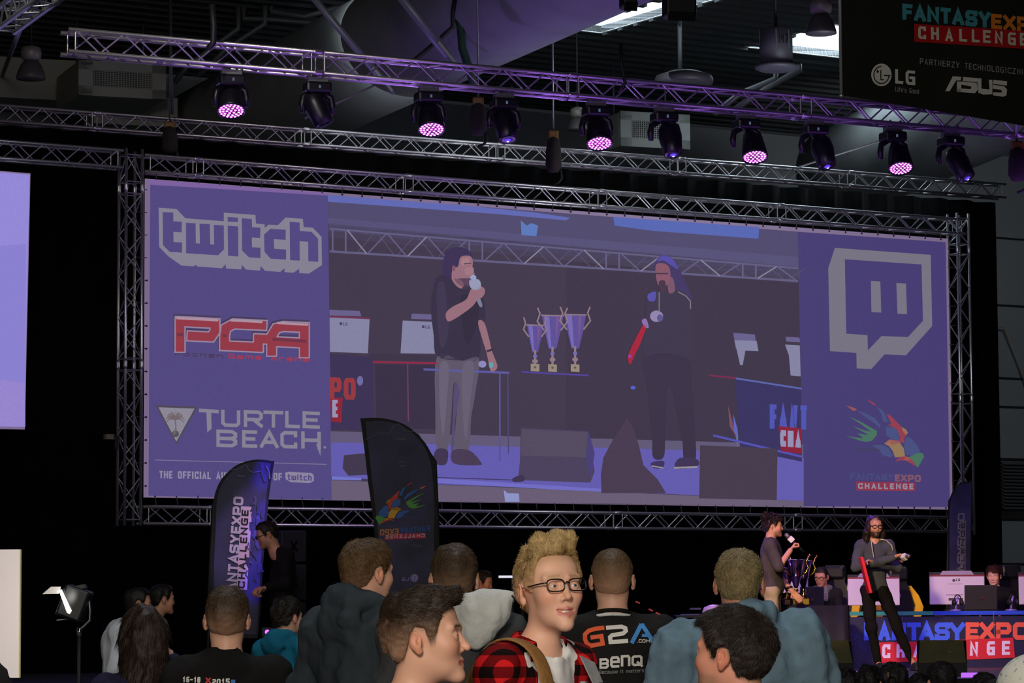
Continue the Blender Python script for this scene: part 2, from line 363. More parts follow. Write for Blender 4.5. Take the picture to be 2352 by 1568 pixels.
# bent pipes
m_pipe=pm('grey_pipe',S(80,86,88),0.5,0.3)
for pts,lab in (([(547,14),(547,66),(432,150),(400,190)],'leftmost bent grey pipe under the roof'),
                ([(609,-5),(608,55),(520,112),(455,175)],'middle bent grey pipe under the roof, second from the left'),
                ([(560,10),(560,44),(625,45),(800,60),(835,50)],'grey pipe running level under the roof beside the bent pipes'),
                ([(623,4),(624,28),(700,38),(790,12)],'short cranked grey pipe highest under the roof'),
                ([(1782,165),(1780,182),(1700,215),(1640,262)],'grey conduit bending down from the round roof fan casing'),
                ([(1835,148),(1838,160),(1755,205),(1690,250)],'second grey conduit beside the round roof fan casing')):
    mb=MB(); mb.tube([P(x,y,43.5) for x,y in pts],0.045,m_pipe,8); o=mb.build('roof_pipe',loc=P(pts[0][0],pts[0][1],43.5)); tag(o,lab,'pipe','bent pipes under the roof' )
# ------------------------------------------------------------------ air handlers
m_acw=pm('pale_casing',S(150,152,146),0.6,0,0.08,2); m_grille=pm('grille_dark',S(52,54,52),0.7)
def air_unit(c,rz,w,h,d,label):
    e=empty('air_unit',c,rz,label,'air unit')
    mb=MB(); mb.box((0,d/2,0),(w,d,h),m_acw,bevel=0.03); mb.build('casing',e)
    mb=MB(); fw=0.16*w
    mb.box((0,-0.02,h/2-0.07),(w,0.05,0.14),m_acw); mb.box((0,-0.02,-h/2+0.07),(w,0.05,0.14),m_acw)
    mb.box((-w/2+fw/2,-0.02,0),(fw,0.05,h),m_acw); mb.box((w/2-fw/2,-0.02,0),(fw,0.05,h),m_acw); mb.build('front_frame',e)
    mb=MB(); mb.box((0,0.0,0),(w-2*fw,0.03,h-0.26),m_grille)
    n=22
    for i in range(n): mb.box((-(w-2*fw)/2+(i+0.5)*(w-2*fw)/n,-0.03,0),(0.012,0.03,h-0.28),m_acw)
    for i in range(9): mb.box((0,-0.03,-(h-0.3)/2+i*(h-0.3)/8),(w-2*fw,0.02,0.01),m_acw)
    mb.build('grille',e)
    for x in (-w/2+0.15,w/2-0.15): mb=MB(); mb.tube([(x,d/2,h/2),(x,d/2,ROOF-c[2])],0.02,m_pipe,6); mb.build('hanger_rod',e)
c=P(280,184,44); air_unit(c,0.36,1.30,0.52,1.5,'pale boxy air handling unit with grille hanging above the left truss')
c=P(1503,300,48); air_unit(c,0.36,1.2,0.56,1.2,'pale air handling unit with grille behind the moving head lights, right of centre')
mb=MB(); a=P(60,190,46); mb.box((0,0,0),(1.8,0.8,0.62),m_acw,Matrix.Rotation(0.36,3,'Z')); o=mb.build('air_plenum'); o.location=a; tag(o,'plain grey duct box beside the left bay lamp, under the roof','duct box')
mb=MB(); a=P(300,262,46.2); mb.box((0,0,0),(1.3,0.7,0.45),m_acw,Matrix.Rotation(0.36,3,'Z')); o=mb.build('air_plenum'); o.location=a; tag(o,'grey duct box below the left air handling unit','duct box')
# ------------------------------------------------------------------ high bay lamps, ceiling disc, fan casing
m_lampg=pm('lamp_housing',S(120,116,112),0.5,0.3); m_shade=pm('lamp_shade_grey',S(74,72,72),0.5,0.2); m_refl=pm('lamp_reflector',S(230,230,220),0.3,0.3)
def bay_lamp(px,py,D,r,label,shade=m_shade):
    c=P(px,py,D); e=empty('bay_lamp',c,0,label,'hanging lamp','bay lamps under the roof')
    k=r/0.25
    mb=MB(); mb.lathe((0,0,0),[(0.25*k,0),(0.255*k,0.02*k),(0.235*k,0.10*k),(0.19*k,0.22*k),(0.12*k,0.32*k)],shade,28); mb.build('lamp_shade',e)
    mb=MB(); mb.lathe((0,0,0),[(0.24*k,0.01*k),(0.22*k,0.10*k),(0.17*k,0.21*k),(0.06*k,0.26*k),(0,0.26*k)],m_refl,28); mb.build('reflector',e)
    mb=MB(); mb.lathe((0,0,0),[(0,0.03*k),(0.04*k,0.05*k),(0.05*k,0.12*k),(0.03*k,0.25*k)],pm('lamp_glass',S(190,175,130),0.1),14); mb.build('bulb',e)
    mb=MB(); mb.lathe((0,0,0),[(0.10*k,0.31*k),(0.17*k,0.36*k),(0.18*k,0.46*k),(0.16*k,0.54*k),(0.06*k,0.58*k)],m_lampg,24); mb.build('ballast_housing',e)
    mb=MB(); mb.tube([(0,0,0.57*k),(0,0,ROOF-c.z)],0.012,m_dark,6); mb.build('hanging_rod',e)
bay_lamp(71,182,37,0.18,'bell-shaped bay lamp hanging at the far left, beside the boxy air unit')
bay_lamp(1886,78,36,0.185,'bell-shaped bay lamp hanging against the bright roof window, beside the banner')
bay_lamp(1326,299,42,0.14,'small bell-shaped bay lamp behind the truss, right of the chain hoists')
c=P(1571,192,40); e=empty('round_diffuser',c,0,'flat round white ceiling diffuser hanging right of centre under the roof','ceiling diffuser')
mb=MB(); mb.lathe((0,0,0),[(0.0,0.0),(0.34,-0.01),(0.385,0.0),(0.39,0.05),(0.37,0.1),(0.2,0.16),(0.05,0.18),(0,0.18)],pm('diffuser_grey',S(70,68,74),0.5),36); mb.build('disc',e)
mb=MB(); mb.tube([(-0.05,0,0.17),(-0.05,0,ROOF-c.z-0.1)],0.03,m_pipe,8); mb.build('stem',e)
c=P(1783,152,38); e=empty('fan_casing',c,0,'grey cylindrical fan casing marked M7 hanging under the roof','fan casing')
mb=MB(); mb.lathe((0,0,0),[(0.21,0),(0.21,0.46),(0.17,0.48)],pm('fan_grey',S(74,74,82),0.5),32); mb.build('drum',e)
mb=MB(); mb.lathe((0,0,0),[(0.2,-0.06),(0.27,-0.03),(0.28,0.0),(0.21,0.03)],pm('fan_grey',S(96,96,108)),32); mb.build('lower_rim',e)
mb=MB(); mb.tube([(0,0,0.47),(0,0,ROOF-c.z)],0.02,m_dark,6); mb.build('hanging_rod',e)
cv=Canvas(lambda x,y,o:Vector(((0.213+o)*math.sin(x/0.21),-(0.213+o)*math.cos(x/0.21),y)))
cv.rect(-0.02,0.2,0.17,0.44,pm('label_grey',S(112,112,122)),0); cv.text('M7',(0.02,0.26),(0.13,0),(0,0.12),m_dark,1,0.14); cv.build('marking',e)
# ------------------------------------------------------------------ box trusses
def truss(A,B,size,label,name='truss',group=None,up=Vector((0,0,1)),joint=2.9,first=None,r=0.019,front=None):
    A=Vector(A);B=Vector(B); d=B-A; L=d.length; d.normalize()
    if abs(d.z)>0.9: s=SP.u.copy(); q=SP.n.copy()
    else: s=d.cross(up).normalized(); q=s.cross(d).normalized()
    h=size/2-r
    e=empty(name,A,0,label,'truss',group)
    cs=[s*a*h+q*b*h for a,b in((-1,-1),(1,-1),(1,1),(-1,1))]
    for c in cs:
        mb=MB(); mb.tube([c,c+d*L],r,m_alu,10); mb.build('chord',e)
    js=[0.0]; t=first if first else joint
    while t<L-0.4: js.append(t); t+=joint
    js.append(L)
    for i in range(len(js)-1):
        a=js[i]+0.07; b=js[i+1]-0.07; n=max(1,round((b-a)/(size*0.98)))
        mb=MB(); st=(b-a)/n
        for fi in range(4):
            c0,c1=cs[fi],cs[(fi+1)%4]
            for k in range(n):
                p,q2=(c0,c1) if (k+fi)%2==0 else (c1,c0)
                mb.tube([p+d*(a+k*st),q2+d*(a+(k+1)*st)],r*0.44,m_alu,6,cap=False)
            for t in (a,b): mb.tube([c0+d*t,c1+d*t],r*0.44,m_alu,6,cap=False)
        mb.build('bracing',e)
        if i>0:
            for c in cs: mb=MB(); mb.tube([c+d*(js[i]-0.06),c+d*(js[i]-0.03),c+d*(js[i]+0.03),c+d*(js[i]+0.06)],[r*1.05,r*1.35,r*1.35,r*1.05],m_alu,10); mb.build('coupler',e)
    return e
TS=0.235
TLc=SP.at(333,377); zt=TLc.z; BLc=SP.at(333,1183); zb=BLc.z
uL=(SP.at(298,760)-SP.p).dot(SP.u); uR=(SP.at(2207,860)-SP.p).dot(SP.u)
truss(sp(uL,SP.at(298,1207).z),sp(uL,SP.at(298,344).z),TS*1.04,'upright truss at the left edge of the big screen',group='trusses of the big screen frame',joint=2.1,first=1.9)
truss(sp(uR,SP.at(2207,1228).z),sp(uR,SP.at(2207,492).z),TS*1.04,'upright truss at the right edge of the big screen',group='trusses of the big screen frame',joint=2.1,first=1.9)
truss(sp(uL+0.14,zt),sp(uR+0.05,zt),TS,'level truss along the top edge of the big screen',group='trusses of the big screen frame',first=0.7)
truss(sp(uL+0.14,zb),sp(uR-0.14,zb),TS,'level truss along the bottom edge of the big screen',group='trusses of the big screen frame',first=0.9)
a=SP.at(260,366); truss(sp(uL-6,a.z),sp(uL-0.14,a.z),TS*1.02,'truss running off the left edge above the second projection screen',joint=2.9)
# mid truss carrying the black curtain
A=P(-80,256,37.2); zM=A.z; B=atz(2301,440,zM)
truss(A,B,0.235,'long level truss behind the big screen that carries the black curtain',first=1.7)
m_dir=(B-A).normalized()
# front lighting truss
A2=P(148,96,28.5); zF=A2.z; B2=atz(2352,292,zF); d2=(B2-A2).normalized()
FT=truss(A2,A2+d2*(B2-A2).length*1.09,0.25,'purple-lit lighting truss in front of the stage with moving head lights',first=2.6,r=0.021)
# corner of another truss, top left
truss(P(10,50,22),P(200,-92,19.0),0.19,'truss corner lit violet at the top left corner of the photo',joint=3)
# ------------------------------------------------------------------ black curtain under the mid truss
def curtain(A,B,z1,label,waves=0.5,amp=0.07):
    mb=MB(); d=(B-A); L=Vector((d.x,d.y,0)).length; u=Vector((d.x,d.y,0))/L; n=Vector((u.y,-u.x,0)); k=int(L/0.12)
    vs=[];fs=[]
    for i in range(k+1):
        t=L*i/k; off=n*(amp*math.sin(t/waves*2*PI)+0.4*amp*math.sin(t*3.1+1))
        p=Vector((A.x,A.y,0))+u*t+off; vs+=[(p.x,p.y,0.02),(p.x,p.y,z1)]
    for i in range(k): fs.append((2*i,2*i+2,2*i+3,2*i+1))
    b=len(vs); vs+=[(v[0]-n.x*0.02,v[1]-n.y*0.02,v[2]) for v in vs]
    fs+=[tuple(b+j for j in reversed(f)) for f in fs]
    fs+=[(2*i,b+2*i,b+2*i+2,2*i+2) for i in range(k)]+[(2*i+1,2*i+3,b+2*i+3,b+2*i+1) for i in range(k)]
    mb.add(vs,fs,m_black,True); o=mb.build('stage_curtain'); tag(o,label,'curtain')
curtain(A-m_dir*3,atz(2284,446,zM),zM-0.13,'floor-length black curtain hanging behind the whole stage')
# ------------------------------------------------------------------ stage
m_stage=pm('stage_deck',S(46,46,52),0.5,0,0.12,3)
ZS=0.85
mb=MB()
q=[Vector((-11,26.4,0)),Vector((14,33.4,0)),Vector((14,47.6,0)),Vector((-11,32.1,0))]
mb.prism([Vector((v.x,v.y,ZS)) for v in q],(0,0,-0.12),m_stage); mb.prism([Vector((v.x,v.y+0.1,ZS-0.12)) for v in q],(0,0,-ZS+0.13),m_black)
o=mb.build('stage_platform'); tag(o,'low black stage platform in front of the big screen','stage')
# ------------------------------------------------------------------ moving head lights
m_lh=pm('light_housing',S(20,20,24),0.35,0,0.1,5); m_clamp=pm('clamp_metal',S(150,150,155),0.35,0.8)
m_led=glow('wash_lens_pink',(0.95,0.12,1.0,1),1.25); m_ledb=glow('wash_lens_dot',(1.0,0.5,1.0,1),2.6); m_rim=glow('wash_lens_rim',(0.45,0.04,0.9,1),1.0)
def head_dir(px,py,D): return P(px,py,D)
def yoke_light(px,lens,kind,label,group,tilt,swing=0.0):
    # px: where it hangs on the truss; lens: photo point of the lens
    t=0; 
    # point on the truss under px
    lo,hi=0.0,(B2-A2).length*1.09
    for _ in range(50):
        m=(lo+hi)/2; v=A2+d2*m; 
        xx=1176+FPX*(v.x/(v.y))  # near enough
        if xx<px: lo=m
        else: hi=m
    v=A2+d2*lo; top=v-Vector((0,0,0.16)); D=v.y
    e=empty('moving_head_light',top,YAW-0.25,label,'stage light',group)
    mb=MB(); mb.box((0,0,0.0),(0.20,0.08,0.05),m_clamp); mb.tube([(-0.06,0,-0.0),(-0.06,0,0.07),(-0.02,0,0.1)],0.014,m_clamp,8); mb.tube([(0.06,0,0),(0.06,0,0.07),(0.1,0,0.1)],0.014,m_clamp,8); mb.build('clamp',e)
    mb=MB(); mb.box((0,0,-0.08),(0.26,0.22,0.11),m_lh,bevel=0.025); mb.build('base',e)
    mb=MB(); mb.box((0.0,-0.112,-0.08),(0.02,0.004,0.03),glow('lit_display',(0.15,0.2,0.35,1),0.5)); mb.build('display',e)
    L=P(lens[0],lens[1],D)-top; L=Matrix.Rotation(-(YAW-0.25),3,'Z')@L
    ax=L+Vector((0,0,0.30)); pv=Vector((0,0,-0.31)) if kind=='wash' else Vector((0,0,-0.30))
    y=MB()
    for sx in(-1,1): y.tube([(sx*0.06,0,-0.12),(sx*0.14,0,-0.17),(sx*0.155,0,-0.25),(sx*0.15,0,-0.33)],[0.03,0.034,0.036,0.028],m_lh,8)
    y.build('yoke',e)
    d=tilt.normalized(); R=Matrix.Rotation(-(YAW-0.25),3,'Z'); d=R@d
    if kind=='wash':
        c=L-d*0.30
        mb=MB(); mb.lathe(c,[(0,-0.05),(0.06,-0.04),(0.10,0.02),(0.115,0.10),(0.13,0.2),(0.14,0.29),(0.135,0.315),(0.125,0.30)],m_lh,26,axis=d); h=mb.build('head',e)
        mb=MB(); mb.lathe(c,[(0,0.296),(0.126,0.296)],m_rim,26,axis=d); ln=mb.build('lens',e)
        mb=MB(); q=Vector((0,0,1)).rotation_difference(d).to_matrix()
        pts=[(0,0)]+[(0.042*math.cos(k*PI/3),0.042*math.sin(k*PI/3)) for k in range(6)]+[(0.078*math.cos(k*PI/6),0.078*math.sin(k*PI/6)) for k in range(12)]+[(0.108*math.cos(k*PI/9),0.108*math.sin(k*PI/9)) for k in range(18)]
        for x,yy in pts:
            cc=c+q@Vector((x,yy,0.3)); mb.lathe(cc,[(0.0,0.006),(0.009,0.006),(0.009,0.0)],m_ledb,8,axis=d); mb.lathe(cc,[(0.0,0.002),(0.0165,0.002),(0.0165,0.0)],m_led,8,axis=d)
        mb.build('led_cells',ln)
    else:
        c=L-d*0.32
        mb=MB(); mb.lathe(c,[(0,-0.06),(0.07,-0.05),(0.115,0.02),(0.125,0.12),(0.11,0.22),(0.10,0.32),(0.085,0.33),(0.05,0.325)],m_lh,26,axis=d); mb.build('head',e)
        if kind=='spot':
            mb=MB(); mb.lathe(c,[(0,0.345),(0.02,0.34),(0.034,0.33)],glow('spot_lens_blue',(0.12,0.05,1.0,1),1.3),18,axis=d); ln=mb.build('lens',e)
            mb=MB(); mb.lathe(c,[(0,0.352),(0.014,0.347)],glow('spot_lens_core',(0.5,0.5,1.0,1),2.0),12,axis=d); mb.build('glint',ln)
        else:
            mb=MB(); mb.lathe(c,[(0,0.335),(0.06,0.33)],pm('dark_glass',S(12,12,16),0.1),18,axis=d); mb.build('lens',e)
    return top+Matrix.Rotation(YAW-0.25,3,'Z')@L
td=Vector((0.05,-0.45,-1))
ordn=['leftmost','second from the left','third from the left','fourth from the left','rightmost']
WL=[]
for i,(px,l) in enumerate(((527,(531,254)),(985,(991,297)),(1374,(1377,329)),(1722,(1734,360)),(2062,(2069,386)))):
    WL.append(yoke_light(px,l,'wash','%s of the five pink glowing round wash lights under the truss'%ordn[i],'pink wash lights on the front truss',td))
for i,(px,l,lab) in enumerate(((1160,(1166,320),'leftmost of the black spot lights with a small blue lens under the truss'),
        (1532,(1546,354),'black spot light with a blue lens between the third and fourth pink wash lights'),
        (1880,(1900,381),'black spot light with a blue lens between the fourth and fifth pink wash lights'),
        (2196,(2221,408),'rightmost black spot light with a blue lens, tilted to the right'))):
    yoke_light(px,l,'spot',lab,'blue spot lights on the front truss',Vector((0.12+0.1*(i>1)+0.25*(i==3),-0.35,-1)))
yoke_light(727,(745,285),'off','unlit black moving head light between the first and second pink wash lights','dark',Vector((0.45,-0.1,-1)))
for p in WL:
    lamp('wash_beam','SPOT',p+Vector((0,-0.02,-0.06)),(p.x+1.0,p.y+5.0,0.9),420,VIO,size=0.12,spot=1.0,blend=0.6)
# unseen violet spots added low over the stage to tint the trusses
for t,zz in ((0.5,2.0),(4.5,2.0),(8.5,2.0),(12,2.0)):
    lamp('truss_violet_spot','SPOT',sp(t,1.0,3.5),sp(t,7.3,5.0),300,(0.42,0.22,1.0),size=0.15,spot=1.9,blend=0.8)
lamp('truss_glint','SPOT',(-3,24,8.8),sp(0,4.5),420,(1.0,0.93,0.86),size=0.1,spot=1.0,blend=0.9)  # unseen warm spot added to brighten the left upright
for k in range(5):
    c=A2+d2*(1.0+2.6*k); lamp('truss_violet_fill','AREA',c+Vector((0.3,-0.9,-1.3)),c,10,(0.42,0.14,1.0),size=1.6)  # unseen violet area lights added under the front truss
# warm face light and violet back light on the presenters
lamp('stage_face_light','SPOT',(0.2,24,5.4),(3.7,34.5,1.95),4800,(1.0,0.68,0.42),size=0.3,spot=0.34,blend=0.8)
lamp('stage_back_light','SPOT',(2.0,39.5,6.6),(3.4,34.6,2.1),1500,(0.25,0.08,1.0),size=0.2,spot=0.6,blend=0.7)
lamp('stage_pink_light','SPOT',(7.2,30,7.0),(5.4,36.0,1.9),800,(0.9,0.5,1.0),size=0.2,spot=0.45,blend=0.7)
lamp('flag_soft_light','SPOT',(0.6,26.0,6.6),(-2.52,28.9,2.3),1500,(0.75,0.5,1.0),size=0.05,spot=0.12,blend=0.8)
for z,x in ((2.95,-2.26),(2.45,-2.30),(1.95,-2.36)): lamp('flag_light','SPOT',(1.0,26.2,7.0),(x,28.9,z),5200,(0.10,0.04,1.0),size=0.04,spot=0.055,blend=0.6)
# ------------------------------------------------------------------ chain hoists, cables
def hoist(px,y0,y1,D,label,ztop,col=S(40,34,30)):
    a=P(px,y0,D); b=P(px,y1,D); h=(a.z-b.z); e=empty('chain_hoist',a,0,label,'chain hoist','chain hoists holding the trusses')
    mb=MB(); mb.box((0,0,-h*0.12),(0.13,0.13,h*0.24),pm('hoist_yellow',S(120,84,28),0.5),bevel=0.02); mb.build('motor_hook',e)
    mb=MB(); w=0.10; vs=[]
    mb.lathe((0,0,0),[(0.05,-h*0.14),(0.09,-h*0.2),(0.12,-h*0.5),(0.125,-h*0.85),(0.08,-h)],pm('chain_bag_cloth',col,0.9,0,0.3,10,0.5,20),14,sx=0.8); mb.build('chain_bag',e)
    mb=MB(); mb.tube([(0,0,0),(0,0,ztop-a.z)],0.012,m_clamp,6); mb.build('chain',e)
    mb=MB(); mb.tube([(0.07,0,-h*0.8),(0.1,0,-h*1.15),(0.06,0,-h*1.25),(0,0.02,-h*1.3)],0.016,m_dark,6); mb.build('loose_chain',e)
hoist(390,280,350,36.6,'dark chain hoist hanging on the curtain truss at the upper left',ROOF)
hoist(1271,300,395,37.6,'grey chain hoist with yellow hook hanging at the centre before the curtain truss',ROOF,S(62,60,58))
hoist(1098,224,310,34.5,'brown chain hoist hanging between the second pink wash light and the first blue spot light',ROOF,S(70,48,36))
hoist(2335,325,415,33.0,'dark chain hoist with orange fittings at the right edge under the front truss',ROOF,S(44,36,30))
for (pts,D,r,col,lab) in (([(1038,-10),(1058,60),(1062,110),(1075,150),(1092,205)],36,0.05,S(22,66,44),'thick green cable bundle hanging down in front of the big duct'),
    ([(1046,-10),(1040,30),(1040,62),(1010,90),(960,132),(944,146)],35.5,0.028,S(20,22,22),'black lifting chain draped in front of the big air duct'),
    ([(487,10),(491,60),(490,98),(478,112)],28.6,0.03,S(16,16,18),'black cable dropping onto the front truss at the left'),
    ([(1426,100),(1428,150),(1436,190),(1420,212)],30.5,0.018,S(14,14,16),'thin black cable dropping onto the front truss right of centre'),
    ([(391,-5),(393,150),(396,262)],36.6,0.018,S(52,58,60),'grey steel wire pair dropping to the left chain hoist'),
    ([(700,272),(860,196)],33,0.012,S(110,110,112),'thin pale safety wire slanting right of the unlit moving head light'),
    ([(1830,385),(2040,318)],38,0.012,S(110,110,112),'thin pale safety wire slanting behind the right lights')):
    mb=MB(); mb.tube([P(x,y,D) for x,y in pts],r,pm('cable_%d'%int(D*10+pts[0][0]),col,0.6),8); o=mb.build('hanging_cable',loc=P(pts[0][0],pts[0][1],D)); tag(o,lab,'cable')
for px,py,w_,h_,lab in ((1443,-6,34,66,'black stage light cut off by the top edge, left of the roof window'),(1560,18,72,62,'black boxy stage light at the top edge, right of the first roof window')):
    c=P(px,py,27); e=empty('boxed_light',c,0.2,lab,'stage light'); k=27/7000
    mb=MB(); mb.box((0,0,0),(w_*k,0.2,h_*k*0.8),m_lh,bevel=0.02); mb.build('housing',e)
    mb=MB(); mb.box((0,-0.1,-h_*k*0.4),(w_*k*0.9,0.02,0.08),m_lh,Matrix.Rotation(0.6,3,'X')); mb.build('barn_door',e); mb=MB(); mb.box((0,0,h_*k*0.5),(0.03,0.03,h_*k*0.3),m_clamp); mb.build('bracket',e)
# ================================================================== big screen
def smap(x,y,o): return SP.at(x,y,0.02+o)
def quadmap(c,W=1.0,H=1.0):
    """bilinear artwork frame from four photo points on the screen (tl,tr,br,bl)"""
    def f(x,y):
        a,b=x/W,y/H
        tx=c[0][0]+(c[1][0]-c[0][0])*a; ty=c[0][1]+(c[1][1]-c[0][1])*a
        bx=c[3][0]+(c[2][0]-c[3][0])*a; by=c[3][1]+(c[2][1]-c[3][1])*a
        return (tx+(bx-tx)*b,ty+(by-ty)*b)
    return f
scr=empty('projection_screen',SP.at(330,1142),YAW,'big wide projection screen showing two men on stage between purple logo panels','projection screen')
scr_inv=(Matrix.Translation(scr.location)@Matrix.Rotation(YAW,4,'Z')).inverted()
def lay(parent_inv,fn): return lambda x,y,o: parent_inv@fn(x,y,o)
SM=lay(scr_inv,smap)
mb=MB(); cs=[SP.at(*p) for p in ((333,410),(2177,548),(2188,1170),(330,1142))]
bord=pm('screen_fabric_edge',S(120,108,132),0.8,0,0,1,emit=S(126,108,140),estr=0.75)  # emission puts projector spill into the unprojected fabric
mb.prism([scr_inv@p for p in cs],scr_inv.to_3x3()@(SP.n*-0.006),bord); mb.build('fabric',scr)
cv=Canvas(SM,0.004)
pL=(82,72,128); pR=(70,60,114)
cv.poly([(345,424),(753,448),(762,1148),(341,1138)],G(*pL),0)
cv.poly([(345,412),(753,444),(753,449),(345,424)],G(124,96,158),1)
cv.build('sponsor_panel_left',scr)
cv=Canvas(SM,0.004)
cv.poly([(1832,532),(2172,556),(2182,1164),(1846,1162)],G(*pR),0); cv.build('sponsor_panel_right',scr)
WH=G(132,128,146); WR=G(118,114,130)
# --- lettering "twitch" in its box outline (crop origin 340,460, scale 5.6)
def C1(pts): return [(340+x/5.6,460+y/5.6) for x,y in pts]
cv=Canvas(SM,0.004)
cv.poly(C1([(137,93),(368,112),(480,230),(975,268),(975,158),(1382,188),(1388,298),(1500,308),(1500,355),(1550,312),(1672,318),(1770,220),(1992,238),(2002,342),(2120,352),(2232,470),(2238,832),(2068,942),(1945,935),(1945,880),(1870,930),(1755,922),(1755,872),(1700,920),(1505,905),(1450,845),(1440,903),(1262,890),(1205,828),(1200,888),(1003,875),(1000,820),(950,873),(640,850),(605,828),(590,848),(430,838),(262,720),(143,598)]),WH,1)
PU=G(*pL)
for q in ([(188,150),(325,158),(325,268),(435,275),(432,410),(325,405),(328,535),(438,542),(436,672),(278,662),(192,575)],
          [(488,288),(612,295),(615,552),(668,555),(662,300),(795,305),(800,565),(850,568),(846,315),(975,322),(978,630),(900,706),(490,680)],
          [(1025,212),(1155,222),(1155,280),(1025,272)],[(1025,325),(1158,335),(1162,722),(1030,712)],
          [(1205,230),(1335,240),(1338,345),(1445,352),(1442,483),(1335,478),(1338,602),(1446,608),(1446,742),(1298,732),(1210,645)],
          [(1575,365),(1772,378),(1770,508),(1618,498),(1622,622),(1776,632),(1776,762),(1578,750),(1498,662),(1492,440)],
          [(1822,275),(1950,285),(1952,392),(2105,405),(2188,495),(2190,790),(2062,782),(2060,532),(1950,525),(1952,775),(1828,768)]):
    cv.poly(C1(q),PU,2)
cv.build('lettering_in_outline',scr)
# --- PGA
def C2(pts): return [(340+x/5.6,700+y/5.6) for x,y in pts]
cv=Canvas(SM,0.004)
R1,R2,R3=G(146,56,70),G(122,52,76),G(170,120,138); RD=G(92,62,78)
sh=G(70,58,92)
Pp=[[(412,550),(412,215)],[(412,215),(860,238),(860,340),(810,412),(560,400)]]
Gp=[[(1470,262),(1100,245),(1000,300),(985,400),(985,525)],[(985,525),(1420,545)],[(1420,545),(1420,435)],[(1420,435),(1600,445)]]
Ap=[[(1590,600),(1590,400),(1650,300),(1740,278),(2010,290),(2010,620)],[(1600,470),(2010,492)]]
for st,dx,dy,w_,mt,ly in ((Pp+Gp+Ap,-10,-22,27,sh,1),(Pp+Gp+Ap,0,0,26,G(150,132,160),2),(Pp+Gp+Ap,0,0,20,R1,3)):
    for ln in st: cv.line([(340+(x+dx)/5.6,700+(y+dy)/5.6) for x,y in ln],w_,mt,ly)
for a,b in (((365,170),(905,198)),((1060,198),(1470,220)),((1660,232),(2060,255))): cv.line(C2([a,b]),5,G(172,142,160),4,ext=False)
for a,b in (((960,395),(1010,400)),((1600,440),(2040,468)),((370,380),(450,385))): cv.line(C2([a,b]),7,G(112,50,72),4,ext=False)
cv.text('Poznan',(402,816.5),(110,6.5),(0.2,-11),G(72,58,88),1,0.24)
cv.text('Game Arena',(524,823),(187,8),(0.2,-11),G(158,56,82),1,0.24)
cv.build('lettering_red',scr)
# --- TURTLE BEACH + palm badge
cv=Canvas(SM,0.004)
cv.poly([(357,930),(454,934),(405,1021)],G(78,70,84),1); cv.poly([(364,935),(447,938),(405,1014)],G(138,134,150),2)
pb=G(112,100,104)
for k in range(9):
    a=PI*(k/8.0)*1.25-0.4; cv.line([(402,962),(402+15*math.cos(a),960-11*math.sin(a)-3),(402+22*math.cos(a),963-17*math.sin(a)+2)],5,pb,3,w2=1)
cv.line([(402,962),(404,978),(403,992)],3,pb,3); cv.line([(404,985),(400,996)],4,pb,3); cv.disc(403,996,8,8,G(86,78,92),3)
cv.poly([(457,938),(503,941),(502,949),(457,946)],WH,1); cv.poly([(474,944),(485,945),(486,984),(476,993)],WH,1.3)
for ch,a,b in zip('URTLE',(508,560,605,655,695),(552,604,651,689,735)): cv.text(ch,(a,979+(a-500)*0.02),(b-a,(b-a)*0.04),(-0.2,-39),WH,1,0.2)
for ch,a,b in zip('BEACH',(497,556,597,644,692),(545,591,640,683,737)): cv.text(ch,(a,1026+(a-497)*0.02),(b-a,(b-a)*0.03),(-0.2,-40),WH,1,0.2)
cv.poly([(726,1020),(737,1020),(736,1047)],WH,2); cv.disc(746,1027,3,3,WH,1)
cv.build('lettering_with_palm_badge',scr)
# --- bottom line of the left panel
cv=Canvas(SM,0.004)
cv.line([(356,1056),(750,1066)],1.6,G(130,118,150),1,ext=False)
wl=G(140,132,158)
cv.text('THE OFFICIAL AUDIO BRAND OF',(366,1098),(282,5),(0,-17),wl,1,0.2,gap=0.25)
cv.poly([(655,1085),(664,1083),(716,1086),(721,1092),(721,1104),(712,1109),(668,1107),(656,1100)],wl,1)
cv.text('twitch',(660,1102),(56,2),(0,-14),PU,2,0.2,gap=0.3); cv.build('bottom_line',scr)
# --- speech bubble logo on the right (crop origin 1552,517 scale 2.94)
def C3(pts): return [(1552+x/2.94,517+y/2.94) for x,y in pts]
cv=Canvas(SM,0.004)
cv.poly(C3([(1075,153),(1722,200),(1732,680),(1555,878),(1410,872),(1320,972),(1222,966),(1220,862),(1042,850),(1030,290)]),WR,1)
pr=G(*pR)
cv.poly(C3([(1142,230),(1660,265),(1670,645),(1568,755),(1390,748),(1298,845),(1295,742),(1152,732)]),pr,2)
cv.poly(C3([(1318,376),(1382,380),(1388,590),(1322,586)]),WR,3); cv.poly(C3([(1490,390),(1555,394),(1562,600),(1498,597)]),WR,3)
cv.build('speech_bubble_logo',scr)
